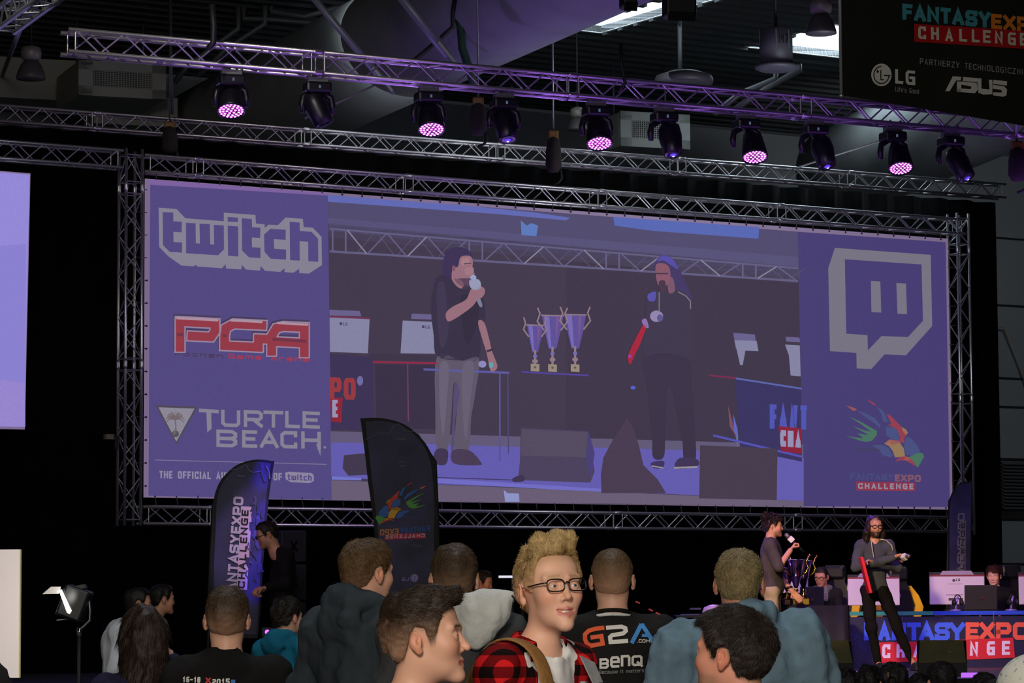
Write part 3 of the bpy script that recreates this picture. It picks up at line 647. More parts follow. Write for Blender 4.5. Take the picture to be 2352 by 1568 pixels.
# --- winged emblem (crop origin 1860,890, scale 6.03), shared with the flag and desk
EMB=[('or',[(505,245),(640,290),(650,305),(612,325),(560,290)]),('rd',[(790,160),(880,205),(925,250),(895,245),(830,200)]),
('bl',[(660,320),(760,350),(900,420),(980,520),(970,560),(880,480),(760,400)]),('bl',[(930,265),(1010,310),(1060,400),(1080,480),(1010,460),(1000,380)]),
('gn',[(540,400),(600,425),(720,480),(860,560),(935,600),(925,660),(860,735),(780,750),(700,735),(500,665),(640,690),(740,700),(660,630),(760,650),(810,650),(590,530),(760,590),(850,610),(700,500)]),
('bl',[(1050,540),(1180,560),(1240,640),(1240,740),(1130,710),(1060,660)]),
('rd',[(1065,365),(1110,380),(1270,540),(1350,620),(1310,700),(1305,770),(1240,750),(1250,680),(1200,570),(1080,515),(1130,505)]),
('ye',[(1270,545),(1330,575),(1360,625),(1330,660),(1300,620)]),
('ye',[(1030,775),(1110,720),(1240,750),(1300,840),(1320,950),(1180,965),(1150,880),(1100,810)]),('or',[(1030,775),(1100,715),(1230,735),(1250,760),(1130,800)]),
('bl',[(1330,680),(1400,700),(1490,800),(1530,890),(1420,940),(1330,930),(1300,820)]),('bl',[(860,800),(1000,790),(1090,830),(1150,940),(1120,970),(1010,930),(960,860)]),
('dk',[(560,850),(840,830),(1000,860),(900,880),(700,875)]),('gn',[(1380,960),(1470,900),(1560,905),(1585,950),(1540,1030),(1495,1110),(1430,1020)]),
('rd',[(1180,1020),(1250,960),(1330,945),(1420,1000),(1470,1090),(1330,1010),(1260,1005)]),('ye',[(1310,955),(1370,960),(1420,1010),(1310,1000)]),('dk',[(890,1030),(960,985),(1180,965),(1060,985)])]
def emblem(cv,fn,pal,layer=1):
    for k,pts in EMB: cv.poly([fn(x,y) for x,y in pts],pal[k],layer)
cv=Canvas(SM,0.004)
emblem(cv,lambda x,y:(1860+x/6.03,890+y/6.03),dict(or_=0,**{'or':G(152,82,88),'rd':G(146,62,80),'bl':G(72,80,128),'gn':G(72,114,94),'ye':G(146,118,88),'dk':G(66,62,100)}))
cv.text('FANTASY',(1953,1101),(100,2.5),(0,-15),G(70,72,118),1,0.26,gap=0.18); cv.text('EXPO',(2055,1105),(60,1.5),(0,-16),G(128,84,100),1,0.26,gap=0.18)
cv.poly([(1966,1105),(2101,1108),(2102,1127),(1967,1126)],G(140,50,72),1); cv.text('CHALLENGE',(1971,1122),(127,1.5),(0,-13),G(140,138,160),2,0.24,gap=0.5)
cv.build('winged_emblem_and_lettering',scr)
# --- live picture
cv=Canvas(SM,0.004)
D0=G(66,56,76); D1=G(62,52,72)
cv.poly([(753,448),(1300,490),(1300,1156),(762,1148)],D0,0); cv.poly([(1300,490),(1832,532),(1846,1162),(1300,1156)],D1,0)
cv.poly([(753,448),(1832,532),(1836,640),(755,530)],G(80,74,110),1)       # upper curtain in the picture
cv.poly([(753,500),(1832,590),(1833,612),(754,512)],G(86,80,120),2)
cv.poly([(753,448),(1080,473),(1230,488),(1310,500),(1300,506),(1150,492),(753,463)],G(96,104,178),2)
cv.poly([(1408,498),(1744,522),(1742,548),(1500,530),(1412,518)],G(86,102,178),2)
cv.poly([(1196,506),(1210,518),(1220,512),(1236,518),(1232,542),(1198,540)],G(92,120,186),3)
cv.poly([(754,515),(1833,614),(1834,650),(756,545)],G(70,62,84),1)
# truss in the picture
tc=G(98,92,128); tl=G(130,126,150)
def ty(x,b): 
    a=(x-757)/(1832-757); return (525+ (616-525)*a) if b==0 else (577+(645-577)*a)
cv.line([(757,ty(757,0)),(1833,ty(1833,0))],4,tc,4,ext=False); cv.line([(757,ty(757,1)),(1833,ty(1833,1))],5,tc,4,ext=False)
x=760; k=0
while x<1800:
    if k%7==0: cv.line([(x+4,ty(x,0)),(x+4,ty(x,1))],4,tc,4,ext=False); cv.line([(x+34,ty(x+34,0)),(x+34,ty(x+34,1))],4,tc,4,ext=False); x+=38
    else:
        a,b=(0,1) if k%2 else (1,0)
        cv.line([(x,ty(x,a)),(x+44,ty(x+44,b))],3.2,tl if k%3==1 else tc,4,ext=False); cv.line([(x+22,ty(x+22,b)),(x+62,ty(x+62,a))],2,G(84,78,108),3,ext=False); x+=46
    k+=1
# stage floor in the picture
FL=G(98,90,172); FG=G(96,88,118)
cv.poly([(759,990),(1845,1020),(1846,1120),(761,1070)],FG,1)
cv.poly([(760,1016),(960,1018),(1180,1026),(1400,1028),(1600,1034),(1846,1052),(1846,1150),(1380,1126),(1010,1112),(761,1094)],FL,2)
cv.poly([(1000,1098),(1380,1122),(1380,1130),(1000,1108)],G(112,108,196),3); cv.poly([(762,1094),(830,1097),(830,1103),(762,1101)],G(112,116,200),3)
cv.poly([(761,1102),(1010,1113),(1380,1128),(1846,1150),(1846,1162),(762,1148)],G(104,92,116),3)
cv.poly([(1157,1125),(1166,1132),(1192,1133),(1193,1152),(1160,1152)],G(140,146,196),4)
# monitors, tables
mw=G(132,130,162); mt_=G(104,96,140); rdm=G(138,50,74)
cv.poly([(757,711),(826,714),(830,726),(757,724)],mt_,3); cv.poly([(757,727),(849,731),(845,811),(758,808)],mw,3); cv.poly([(757,724),(849,729),(849,733),(757,729)],G(110,50,84),4)
cv.poly([(946,720),(1000,722),(1000,734),(944,732)],mt_,3); cv.poly([(925,736),(1000,739),(1002,812),(920,811)],mw,3)
for cx,cy in ((783,743),(972,750)): cv.disc(cx,cy,3.5,3.5,G(70,62,110),5,12); cv.text('LG',(cx+5,cy+4),(10,0.5),(0,-7),G(70,62,110),5,0.2)
cv.poly([(850,812),(1002,816),(1002,830),(850,826)],D1,4)
cv.poly([(758,812),(858,820),(858,990),(760,985)],G(60,50,84),2); cv.line([(858,831),(1003,834)],4,G(150,38,70),5)
cv.text('PO',(757,916),(60,2),(0,-50),G(150,56,64),5,0.22,gap=0.2); cv.disc(827,874,7,11,G(110,106,160),5); cv.poly([(758,912),(787,914),(784,970),(761,968)],G(140,36,56),4); cv.text('E',(763,958),(13,0),(0,-40),G(150,146,180),6,0.2)
cv.line([(936,834),(938,965)],3,G(104,62,92),4)
cv.poly([(862,836),(1003,838),(1003,985),(864,983)],G(58,48,70),2)
cv.line([(975,848),(1168,856)],5,G(92,88,160),5); cv.line([(1148,858),(1148,1056)],4,G(88,82,140),5); cv.line([(1166,858),(1168,1040)],3,G(76,70,118),5)
# speaker wedges in the picture
cv.poly([(1196,982),(1352,990),(1366,1082),(1356,1108),(1190,1102),(1194,1060)],G(74,64,92),4); cv.poly([(1198,985),(1350,992),(1346,1050),(1196,1046)],G(84,74,96),5); cv.poly([(1352,990),(1366,1040),(1358,1100),(1346,1050)],G(72,62,120),5)
cv.poly([(790,1045),(845,1040),(850,1090),(800,1092),(787,1075)],G(66,56,78),4)
cv.poly([(1608,1022),(1786,1030),(1784,1148),(1606,1144)],G(70,58,76),6)
cv.poly([(1380,1090),(1386,1050),(1402,1020),(1420,990),(1440,960),(1456,985),(1468,1025),(1478,1068),(1510,1100),(1530,1132),(1382,1132)],G(72,58,80),6)
cv.disc(1454,890,6,4,G(84,96,200),4,10)
# right desk in the picture
cv.poly([(1684,764),(1734,768),(1738,806),(1690,800)],mt_,3); cv.poly([(1687,781),(1738,783),(1742,806),(1712,805),(1706,838),(1700,838)],mw,4)
cv.poly([(1804,773),(1836,775),(1838,786),(1806,784)],mt_,3); cv.poly([(1803,791),(1837,793),(1839,864),(1816,862),(1812,816)],mw,4)
cv.poly([(1688,870),(1840,892),(1842,1060),(1700,1030)],G(56,50,96),3); cv.line([(1630,862),(1690,868)],4,G(120,42,74),4); cv.line([(1692,869),(1840,892)],4,G(90,100,170),5)
for q,c in (([(1672,930),(1680,960),(1690,1000),(1676,980)],(122,76,92)),([(1684,950),(1694,985),(1696,1010),(1686,990)],(96,100,190)),([(1688,990),(1696,1012),(1694,1030)],(96,110,130))): cv.poly(q,G(*c),5)
cv.text('FANT',(1768,984),(86,3),(0,-56),G(80,84,176),5,0.2); cv.poly([(1788,978),(1842,984),(1842,1042),(1794,1036)],G(134,32,58),6); cv.text('CHA',(1792,1025),(48,3),(0,-38),G(146,144,180),7,0.2)
cv.line([(1640,1000),(1840,1048)],5,G(84,80,176),5)
# trophies
tg=G(118,104,176); tgo=G(140,118,130); tb=G(150,136,120)
for cx,y0,y1,w_ in ((1229,738,852,19),(1269,716,853,25),(1321,714,853,25)):
    h=y1-y0
    cv.poly([(cx-w_,y0+6),(cx+w_,y0+8),(cx+w_*0.75,y0+h*0.32),(cx+w_*0.35,y0+h*0.62),(cx-w_*0.35,y0+h*0.62),(cx-w_*0.75,y0+h*0.3)],G(92,78,150),5)
    cv.poly([(cx-w_*0.8,y0+10),(cx-w_*0.3,y0+10),(cx-w_*0.1,y0+h*0.6),(cx-w_*0.3,y0+h*0.6)],tg,6); cv.poly([(cx+w_*0.3,y0+12),(cx+w_*0.6,y0+12),(cx+w_*0.3,y0+h*0.55)],G(120,84,140),6)
    cv.line([(cx-w_,y0+8),(cx+w_,y0+9)],3,tgo,7); cv.line([(cx,y0+h*0.6),(cx,y1-16)],5,tgo,6); cv.disc(cx,y0+h*0.7,5,4,tg,7,10); cv.disc(cx,y0+h*0.8,7,5,tgo,7,10)
    for s_ in(-1,1): cv.line([(cx+s_*w_*0.8,y0+h*0.3),(cx+s_*w_*1.4,y0+h*0.16),(cx+s_*w_*1.15,y0+4),(cx+s_*w_*1.35,y0-8)],3.4,tgo,7)
    cv.poly([(cx-10,y1-17),(cx+10,y1-16),(cx+10,y1+1),(cx-10,y1)],tb,7); cv.disc(cx,y1-9,3,3,G(96,86,90),8,8)
cv.poly([(1198,852),(1352,860),(1352,864),(1198,856)],G(80,64,150),5)
# left presenter in the picture
_poly=cv.poly; cv.poly=lambda pts,mat,layer=0:_poly(smooth_outline(pts,[]),mat,layer)
sh_=G(56,48,70); sk=G(150,108,122); sk2=G(122,84,104); je=G(94,86,104); je2=G(84,74,112)
cv.poly([(1022,585),(1034,570),(1062,568),(1082,580),(1084,596),(1062,592),(1054,612),(1046,640),(1024,640),(1016,612)],G(60,48,84),5)
cv.poly([(1058,590),(1080,588),(1086,602),(1084,620),(1090,628),(1084,640),(1078,650),(1060,652),(1050,645),(1038,640),(1040,615),(1052,612)],sk,6); cv.poly([(1040,632),(1058,648),(1062,662),(1050,658),(1038,642)],sk,6)
cv.poly([(1052,640),(1086,640),(1082,655),(1060,652)],G(92,66,88),7); cv.disc(1042,616,4,7,sk2,7,12); cv.line([(1066,606),(1082,604)],2,G(66,50,70),7)
cv.poly([(1002,640),(1026,632),(1046,650),(1066,664),(1092,660),(1112,690),(1114,742),(1104,760),(1100,822),(1060,828),(1004,818),(996,770),(990,700)],sh_,5)
cv.poly([(1024,728),(1032,738),(1060,722),(1088,700),(1100,676),(1092,664),(1080,668),(1070,688),(1040,704),(1026,716)],sk,8); cv.poly([(1082,664),(1106,658),(1114,668),(1108,682),(1092,688),(1080,678)],sk,9)
cv.disc(1087,637,7,6,G(150,160,196),9,12); cv.poly([(1078,644),(1100,642),(1104,662),(1084,664)],G(148,152,180),9); cv.poly([(1094,686),(1102,684),(1108,702),(1102,704)],G(120,124,146),9)
cv.poly([(1098,742),(1112,740),(1124,780),(1130,806),(1142,838),(1138,850),(1126,850),(1118,812)],sk,6); cv.line([(1120,806),(1132,802)],5,G(60,50,64),7); cv.disc(1128,838,5,7,G(96,160,172),8,10); cv.disc(1108,836,9,8,G(140,136,190),7,10)
cv.poly([(1004,818),(1060,828),(1100,822),(1092,900),(1082,960),(1076,1034),(1044,1034),(1048,960),(1052,900),(1042,880),(1036,960),(1028,1032),(1004,1032),(1000,940)],je,5); cv.poly([(1044,880),(1056,900),(1046,960),(1042,1030),(1036,1030),(1040,960)],je2,6)
cv.poly([(1040,1034),(1078,1034),(1104,1060),(1100,1068),(1042,1064)],G(72,58,84),6); cv.poly([(1002,1032),(1028,1034),(1024,1066),(996,1062)],G(64,52,80),6)
cv.poly([(1004,660),(1020,650),(1026,700),(1030,760),(1016,800),(1006,760)],G(64,55,80),6); cv.poly([(1060,680),(1098,690),(1096,740),(1076,790),(1064,760)],G(50,43,62),6); cv.poly([(1010,840),(1030,838),(1026,920),(1018,1000),(1010,930)],G(104,96,116),7); cv.poly([(1064,840),(1088,836),(1080,920),(1070,1010),(1062,930)],G(102,94,114),7)
cv.poly([(1060,596),(1076,592),(1078,604),(1062,610)],G(164,122,132),7); cv.poly([(1066,618),(1084,612),(1088,624),(1074,632)],G(160,118,128),7); cv.poly([(1044,640),(1060,644),(1066,658),(1052,652)],G(118,84,102),8)
# right presenter in the picture
cv.poly([(1504,620),(1506,600),(1520,586),(1542,592),(1560,618),(1580,660),(1590,690),(1570,700),(1548,672),(1540,640),(1530,612)],G(66,54,100),5); cv.poly([(1510,600),(1522,586),(1544,594),(1558,618),(1540,608),(1524,598)],G(84,74,164),6)
cv.poly([(1506,610),(1520,604),(1536,612),(1540,636),(1532,654),(1518,660),(1508,644)],G(134,84,104),7); cv.line([(1506,628),(1534,628)],3,G(72,54,76),8); cv.poly([(1534,638),(1546,640),(1550,668),(1536,672)],G(122,84,106),6); cv.poly([(1514,646),(1528,646),(1526,672),(1516,668)],G(70,52,70),8)
cv.poly([(1488,676),(1510,668),(1536,674),(1560,666),(1584,684),(1590,720),(1588,790),(1580,822),(1484,820),(1482,760),(1484,720)],G(62,54,76),6); cv.poly([(1488,676),(1506,670),(1504,690),(1490,690)],G(86,80,166),7)
cv.line([(1514,672),(1514,716)],2.4,G(120,114,128),8); cv.line([(1558,670),(1576,680),(1586,692),(1586,708)],2.4,G(124,118,132),8)
cv.disc(1508,726,15,13,G(146,132,172),8,14); cv.disc(1516,730,7,8,G(92,84,140),9,10); cv.poly([(1474,736),(1484,732),(1490,752),(1480,750)],G(140,108,170),8)
cv.poly([(1476,748),(1484,752),(1470,790),(1458,814),(1448,836),(1442,820),(1454,790)],G(166,34,60),8); cv.disc(1447,818,4,4,G(150,60,160),9,8)
cv.poly([(1484,820),(1580,822),(1590,900),(1598,1010),(1596,1060),(1572,1060),(1566,1000),(1546,900),(1532,900),(1528,1000),(1524,1050),(1500,1050),(1498,1000),(1490,900)],G(58,48,70),6)
cv.poly([(1496,1062),(1524,1058),(1522,1074),(1500,1074)],G(62,50,96),7); cv.line([(1498,1070),(1522,1074)],3,G(150,144,150),8); cv.poly([(1560,1052),(1600,1054),(1602,1070),(1552,1076)],G(62,50,86),7); cv.line([(1550,1074),(1600,1072)],4,G(150,144,150),8)
# thin dark line and small dark patch low in the picture
cv.line([(1000,1096),(1180,1102)],2,G(60,52,90),5); cv.poly([(1178,1098),(1200,1090),(1204,1104),(1180,1106)],G(62,50,80),6)
cv.build('live_picture',scr)
# --- bungee ties around the fabric
m_tie=pm('tie_cord',S(84,74,92),0.7)
def ties():
    out=[]
    for i in range(44): out.append((0,(i+0.5)/44))
    for i in range(44): out.append((1,(i+0.5)/44))
    for i in range(14): out.append((2,(i+0.5)/14))
    for i in range(14): out.append((3,(i+0.5)/14))
    return out
W_=(SP.at(2177,548)-SP.at(333,410)).length; 
zT=SP.at(333,410).z; zB=SP.at(330,1142).z; t0=(SP.at(333,410)-SP.p).dot(SP.u)
rest=MB()
for i,(e_,f_) in enumerate(ties()):
    if e_==0: a=Vector((f_*W_,0,zT-0.02)); b=a+Vector((0,0.0,0.14))
    elif e_==1: a=Vector((f_*W_,0,zB+0.02)); b=a+Vector((0.02,0.0,-0.14))
    elif e_==2: a=Vector((0.02,0,zB+f_*(zT-zB))); b=a+Vector((-0.13,0,0))
    else: a=Vector((W_-0.02,0,zB+f_*(zT-zB))); b=a+Vector((0.13,0,0))
    a.y=-0.015;b.y=-0.015
    a.z-=scr.location.z;b.z-=scr.location.z
    if i<44*2+10:
        mb=MB(); mb.tube([a,b],0.006,m_tie,5); mb.box(a,(0.02,0.01,0.02),pm('tie_knot',S(40,34,44),0.8)); mb.build('tie_cord',scr)
    else: rest.tube([a,b],0.006,m_tie,5)
o=rest.build('tie_cords',scr); o['kind']='stuff'
# ================================================================== second screen at the left edge
s2=empty('projection_screen',SP.at(60,985),YAW,'bright lavender projection screen cut off by the left edge','projection screen')
i2=(Matrix.Translation(s2.location)@Matrix.Rotation(YAW,4,'Z')).inverted()
mb=MB(); mb.prism([i2@SP.at(x,y) for x,y in ((-520,350),(70,398),(57,986),(-520,975))],i2.to_3x3()@(SP.n*-0.01),bord); mb.build('fabric',s2)
cv=Canvas(lay(i2,smap),0.004); cv.poly([(-516,352),(68,401),(56,980),(-516,970)],G(146,136,214),0); cv.poly([(-516,600),(60,560),(58,980),(-516,970)],G(138,128,208),1); cv.poly([(-516,800),(58,880),(56,980),(-516,970)],G(150,132,206),2); cv.build('projected_picture',s2)
# small lamp bracket on the left upright
c=SP.at(250,1003,0.1); mb=MB(); mb.box((0,0,0),(0.10,0.08,0.06),pm('beige_box',S(120,108,88),0.6)); mb.box((0.08,0,-0.01),(0.08,0.08,0.05),m_dark); mb.box((0.09,0,-0.09),(0.05,0.05,0.1),m_dark); o=mb.build('clamp_fitting',loc=None); o.location=c; o.rotation_euler=(0,0,YAW); tag(o,'small beige and black clamp fitting on the left upright truss of the screen','fitting')
# ================================================================== hanging sponsor banner, upper right
tc_=P(1932,218,23.0); zb_=tc_.z; rb=atz(2352,288,zb_); yb_=math.atan2(rb.y-tc_.y,rb.x-tc_.x)
BP=Plane(tc_,yb_); bn=empty('hanging_banner',tc_,yb_,'large black hanging sponsor banner with event lettering, top right','banner')
ib=(Matrix.Translation(bn.location)@Matrix.Rotation(yb_,4,'Z')).inverted(); BM=lay(ib,lambda x,y,o:BP.at(x,y,o+0.004))
m_ban=pm('banner_print_black',S(30,30,28),0.55,0,0.25,1.2)
mb=MB(); L=3.2; mb.prism([(0,0,0),(L,0,0),(L,0,2.2),(-0.0,0,2.2)],(0,0.012,0),m_ban); mb.build('banner_cloth',bn)
mb=MB(); mb.tube([(-0.01,-0.01,0.0),(-0.01,-0.01,2.2)],0.013,pm('banner_rod',S(150,145,150),0.4,0.4),8); mb.lathe((-0.01,-0.01,-0.03),[(0.008,0),(0.02,0.01),(0.02,0.03),(0.012,0.04)],m_clamp,10); mb.build('edge_rod',bn)
def pb_(r,g,b): return pm('print_%d_%d_%d'%(r,g,b),S(r,g,b),0.6)
def B4(pts): return [(1940+x/5.408,0+y/5.408) for x,y in pts]
cv=Canvas(BM,0.003)
tealp=pb_(70,150,160); orp=pb_(225,130,40)
cv.text('FANTASY',B4([(718,243)])[0],(203,20),(-0.5,-37),tealp,1,0.25,gap=0.12); cv.text('EXPO',B4([(1822,352)])[0],(120,12),(-0.5,-34),orp,1,0.25,gap=0.12)
cv.build('lettering',bn)
cv=Canvas(BM,0.003); cv.poly(B4([(862,296),(2400,392),(2400,618),(868,518)]),pb_(180,22,26),1)
for ch,x,y in zip('CHALLENGE',(915,1075,1250,1425,1580,1720,1868,2030,2178),(480,490,510,512,520,528,540,555,562)): cv.text(ch,B4([(x,y)])[0],(18,1.6),(-0.3,-29),pb_(215,205,185),2,0.2)
cv.build('red_stripe',bn)
cv=Canvas(BM,0.003); whp=pb_(215,212,205); gp=pb_(150,150,145)
cv.text('PARTNERZY TECHNOLOGICZNI',B4([(935,795)])[0],(237,25),(-0.2,-13.5),gp,1,0.13,gap=0.42); cv.build('small_heading',bn)
def lglogo(cv,cx,cy,r,wh,bk,l=1,mir=1,asp=0.9):
    cv.disc(cx,cy,r*asp,r,wh,l,30); cv.ring(cx,cy,r*asp*0.80,r*0.80,r*0.09,bk,l+1,24,PI*0.0 if mir>0 else PI*0.0,PI*1.5)
    cv.line([(cx-mir*r*0.05,cy-r*0.4),(cx-mir*r*0.05,cy+r*0.42),(cx+mir*r*0.18,cy+r*0.42)],r*0.09,bk,l+1); cv.line([(cx+mir*r*0.25,cy+r*0.04),(cx+mir*r*0.76,cy+r*0.06)],r*0.09,bk,l+1); cv.disc(cx-mir*r*0.33,cy-r*0.3,r*0.11,r*0.12,bk,l+1,12)
cv=Canvas(BM,0.003); x,y=B4([(457,930)])[0]; lglogo(cv,x,y,26,whp,m_ban)
cv.text('LG',B4([(628,1035)])[0],(46,4.5),(-0.3,-33),whp,1,0.2,gap=0.3); cv.text("Life's Good",B4([(630,1135)])[0],(54,6),(0,-11),gp,1,0.12,gap=0.2); cv.build('round_face_logo',bn)
cv=Canvas(BM,0.003)
for q in ([(1250,1130),(1345,945),(1450,955),(1440,1000),(1385,1000),(1305,1132)],[(1395,1010),(1450,1015),(1450,1140),(1395,1140)],
 [(1470,955),(1700,975),(1700,1100),(1800,1110),(1790,990),(1835,990),(1835,1170),(1720,1175),(1660,1150),(1650,1020),(1470,1005)],
 [(1450,1100),(1570,1105),(1575,1075),(1450,1050),(1450,1010),(1640,1030),(1655,1110),(1620,1158),(1400,1140),(1400,1100)],
 [(1850,990),(2018,1010),(2015,1062),(1840,1040)],[(1840,1052),(1980,1070),(2018,1110),(2010,1185),(1970,1200),(1845,1185),(1845,1145),(1950,1150),(1950,1118),(1840,1100)]): cv.poly(B4(q),whp,1)
cv.build('angular_wordmark',bn)
# pale scuffs printed on the cloth
for i,px in enumerate((2040,2300)):
    mb=MB(); a=ib@BP.at(px,0); mb.tube([(a.x,-0.02,2.2),(a.x,-0.02,(ROOF-tc_.z))],0.01,m_clamp,6); mb.build('suspension_wire',bn)
# ================================================================== feather flags
m_flag=pm('flag_print_dark',S(50,48,84),0.6,0,0.5,3.0); m_flage=pm('flag_hem_black',S(12,12,14),0.7)
def flag(name,outline,D,yaw,base,label,art,pole):
    sh_=[0]+[i for i,q in enumerate(outline) if q[1]>=1400 and abs(q[1]-max(p[1] for p in outline))<1]; outline=smooth_outline(outline,sh_)
    c=P(base[0],base[1],D); c.z=ZS+0.004; e=empty('feather_flag',c,yaw,label,'flag','feather flags on the stage')
    pl=Plane(P(outline[0][0],outline[0][1],D),yaw); inv=(Matrix.Translation(c)@Matrix.Rotation(yaw,4,'Z')).inverted()
    mb=MB(); pts=[inv@pl.at(x,y) for x,y in outline]; mb.prism(pts,inv.to_3x3()@(pl.n*-0.01),m_flage); mb.build('flag_hem',e)
    cx=sum(p[0] for p in outline)/len(outline); cy=sum(p[1] for p in outline)/len(outline)
    mb=MB(); inn=[(x+(cx-x)*0.11,y+(cy-y)*0.035) for x,y in outline]; mb.prism([inv@pl.at(x,y,0.006) for x,y in inn],inv.to_3x3()@(pl.n*-0.004),m_flag); fl=mb.build('flag_cloth',e)
    for nm,ar in art: cv=Canvas(lay(inv,lambda x,y,o:pl.at(x,y,0.01+o)),0.003); ar(cv); cv.build(nm,e)
    mb=MB(); q=[inv@pl.at(x,y,-0.03) for x,y in pole]; q.append(Vector((q[-1].x,q[-1].y,0.03))); mb.tube(q,0.014,m_dark,8); mb.build('pole',e)
    mb=MB(); mb.box((q[-1].x,q[-1].y,0.015),(0.4,0.4,0.03),m_dark,bevel=0.01); mb.build('base_plate',e)
    return e
def B5(pts): return [(800+x/3.5625,940+y/3.5625) for x,y in pts]
def mirror_text(cv,txt,o,u,v,mat,layer,wt,gap,mats=None):
    cv.text(txt,o,u,v,mat,layer,wt,gap,mats=mats)
def art2(cv):
    pal={'or':pb_(240,120,50),'rd':pb_(225,70,45),'bl':pb_(50,110,190),'gn':pb_(90,175,70),'ye':pb_(240,180,50),'dk':pb_(36,60,110)}
    # the emblem is seen from the back: mirrored
    emblem(cv,lambda x,y:(800+(640-(x-505)*0.388)/3.5625,940+(590+(y-160)*0.375)/3.5625),pal,1)
def art2b(cv):
    bl=pb_(40,90,170)
    cv.text('FANTASY',B5([(665,998)])[0],(-68,6),(0,-14),bl,1,0.22,gap=0.14); cv.text('EXPO',B5([(412,1022)])[0],(-43,2.5),(0,-14),pb_(210,130,70),1,0.22,gap=0.14)
    cv.poly(B5([(298,1020),(634,1010),(636,1052),(298,1067)]),pb_(200,30,70),1); cv.text('CHALLENGE',B5([(626,1045)])[0],(-90,3),(0,-8.5),pb_(220,190,200),2,0.22,gap=0.5)
    x,y=B5([(540,1378)])[0]; lglogo(cv,x,y,9,pb_(170,150,220),m_flag,1,-1,1.0); cv.text('LG',B5([(497,1400)])[0],(-16,1),(0,-8),pb_(170,150,220),1,0.2)
def art2c(cv):
    g1=pb_(96,96,110); g2=pb_(60,60,84)
    cv.line(B5([(235,190),(320,200),(345,180),(375,130),(410,118),(435,135),(460,175),(545,182)]),1.6,g1,1); cv.line(B5([(395,240),(465,244)]),3,g1,1); cv.line(B5([(185,140),(160,180),(150,220)]),2.5,g2,1); cv.line(B5([(150,245),(235,210)]),4,g2,1); cv.line(B5([(415,430),(465,425)]),2,g1,1); cv.line(B5([(420,465),(470,460)]),2,g1,1)
    for a,b,r1,r2 in ((258,520,26,48),(582,470,20,36),(235,600,20,24),(240,680,22,26),(240,760,20,24)):
        x,y=B5([(a,b)])[0]; cv.ring(x,y,r1/3.56,r2/3.56,2.2,g2,1)
    cv.line(B5([(370,1180),(650,1245)]),1.2,g2,1); cv.line(B5([(370,1280),(680,1245)]),1.2,g2,1); cv.poly(B5([(480,1100),(600,1105),(620,1130),(520,1125)]),g2,1); cv.poly(B5([(230,1075),(340,1100),(320,1125),(240,1100)]),g2,1)
    cv.line(B5([(520,480),(535,540),(520,580)]),3,g2,1)
fo2=[(828,961),(856,959),(890,962),(930,975),(965,1003),(988,1036),(1000,1080),(1004,1130),(1006,1180),(1004,1230),(1006,1300),(1004,1420),(1000,1465),(872,1465),(866,1300),(858,1200),(846,1110),(838,1040)]
flag('f2',fo2,29.9,0.1,(1008,1500),'tall feather flag with colourful mirrored emblem, before the middle of the screen',[('winged_emblem',art2),('lettering',art2b),('faint_artwork',art2c)],[(828,963),(900,968),(960,1000),(1000,1060),(1006,1200),(1008,1480)])
def B6(pts): return [(460+x/4.6125,1040+y/4.6125) for x,y in pts]
def vtext(cv,txt,o,u,v,mat,l,wt,gap): cv.text(txt,o,u,v,mat,l,wt,gap)
def art1(cv):
    w1=pb_(190,182,190)
    cv.text('FANTASYEXPO',B6([(372,1560)])[0],(19,-237),(-23,-2),w1,1,0.24,0.16)
    cv.poly(B6([(432,562),(550,570),(495,1452),(385,1440)]),pb_(205,180,190),1)
    cv.text('CHALLENGE',B6([(470,1435)])[0],(9.5,-180),(-16,-1.5),m_flage,2,0.22,0.42)
def art1b(cv):
    x,y=B6([(382,430)])[0]; cv.ring(x,y,5,6,1,pb_(90,90,120),1); x,y=B6([(425,435)])[0]; cv.ring(x,y,4,6,1,pb_(90,90,120),1)
    g1=pb_(110,110,140); cv.line(B6([(330,180),(420,165),(470,120)]),1.2,g1,1); cv.line(B6([(490,130),(515,185),(560,205),(660,190)]),1.8,g1,1); cv.line(B6([(400,240),(470,245)]),2.4,g1,1); cv.line(B6([(700,140),(730,200),(735,270)]),3,g1,1); cv.line(B6([(650,120),(665,230),(690,290)]),8,pb_(60,60,100),1)
    for k in range(26):
        x=600+random.uniform(-70,90)-k*1.5; y=480+k*34+random.uniform(-20,20); cv.line(B6([(x,y),(x+random.uniform(-20,20),y+40),(x+random.uniform(-10,30),y+70)]),random.uniform(3,9),pb_(*random.choice(((56,54,96),(74,70,118),(48,46,84)))),1)
fo1=[(630,1059),(600,1055),(570,1058),(540,1070),(512,1096),(496,1126),(490,1160),(486,1240),(482,1340),(484,1465),(592,1465),(598,1400),(604,1300),(610,1230),(616,1160),(622,1110)]
flag('f1',fo1,28.9,0.1,(480,1500),'feather flag with vertical white event lettering lit violet, left of the stage',[('lettering',art1),('faint_artwork',art1b)],[(630,1061),(570,1062),(512,1100),(490,1160),(480,1340),(478,1480)])
def art3(cv):
    w1=pb_(110,112,120)
    cv.text('FANTASYEXPO',(2213,1390),(3,-212),(-16,0),w1,1,0.22,0.16); cv.poly([(2206,1195),(2219,1195),(2217,1370),(2204,1370)],pb_(96,98,106),1)
    cv.text('CHALLENGE',(2214,1366),(2,-166),(-8,0),m_flage,2,0.22,0.4)
fo3=[(2226,1108),(2214,1106),(2200,1114),(2188,1130),(2180,1155),(2178,1200),(2178,1420),(2228,1420),(2230,1300),(2232,1200),(2234,1110)]
flag('f3',fo3,39.6,0.35,(2176,1440),'dark feather flag at the right edge of the screen, behind the monitors',[('lettering',art3)],[(2232,1109),(2205,1112),(2180,1150),(2176,1300),(2175,1420)])
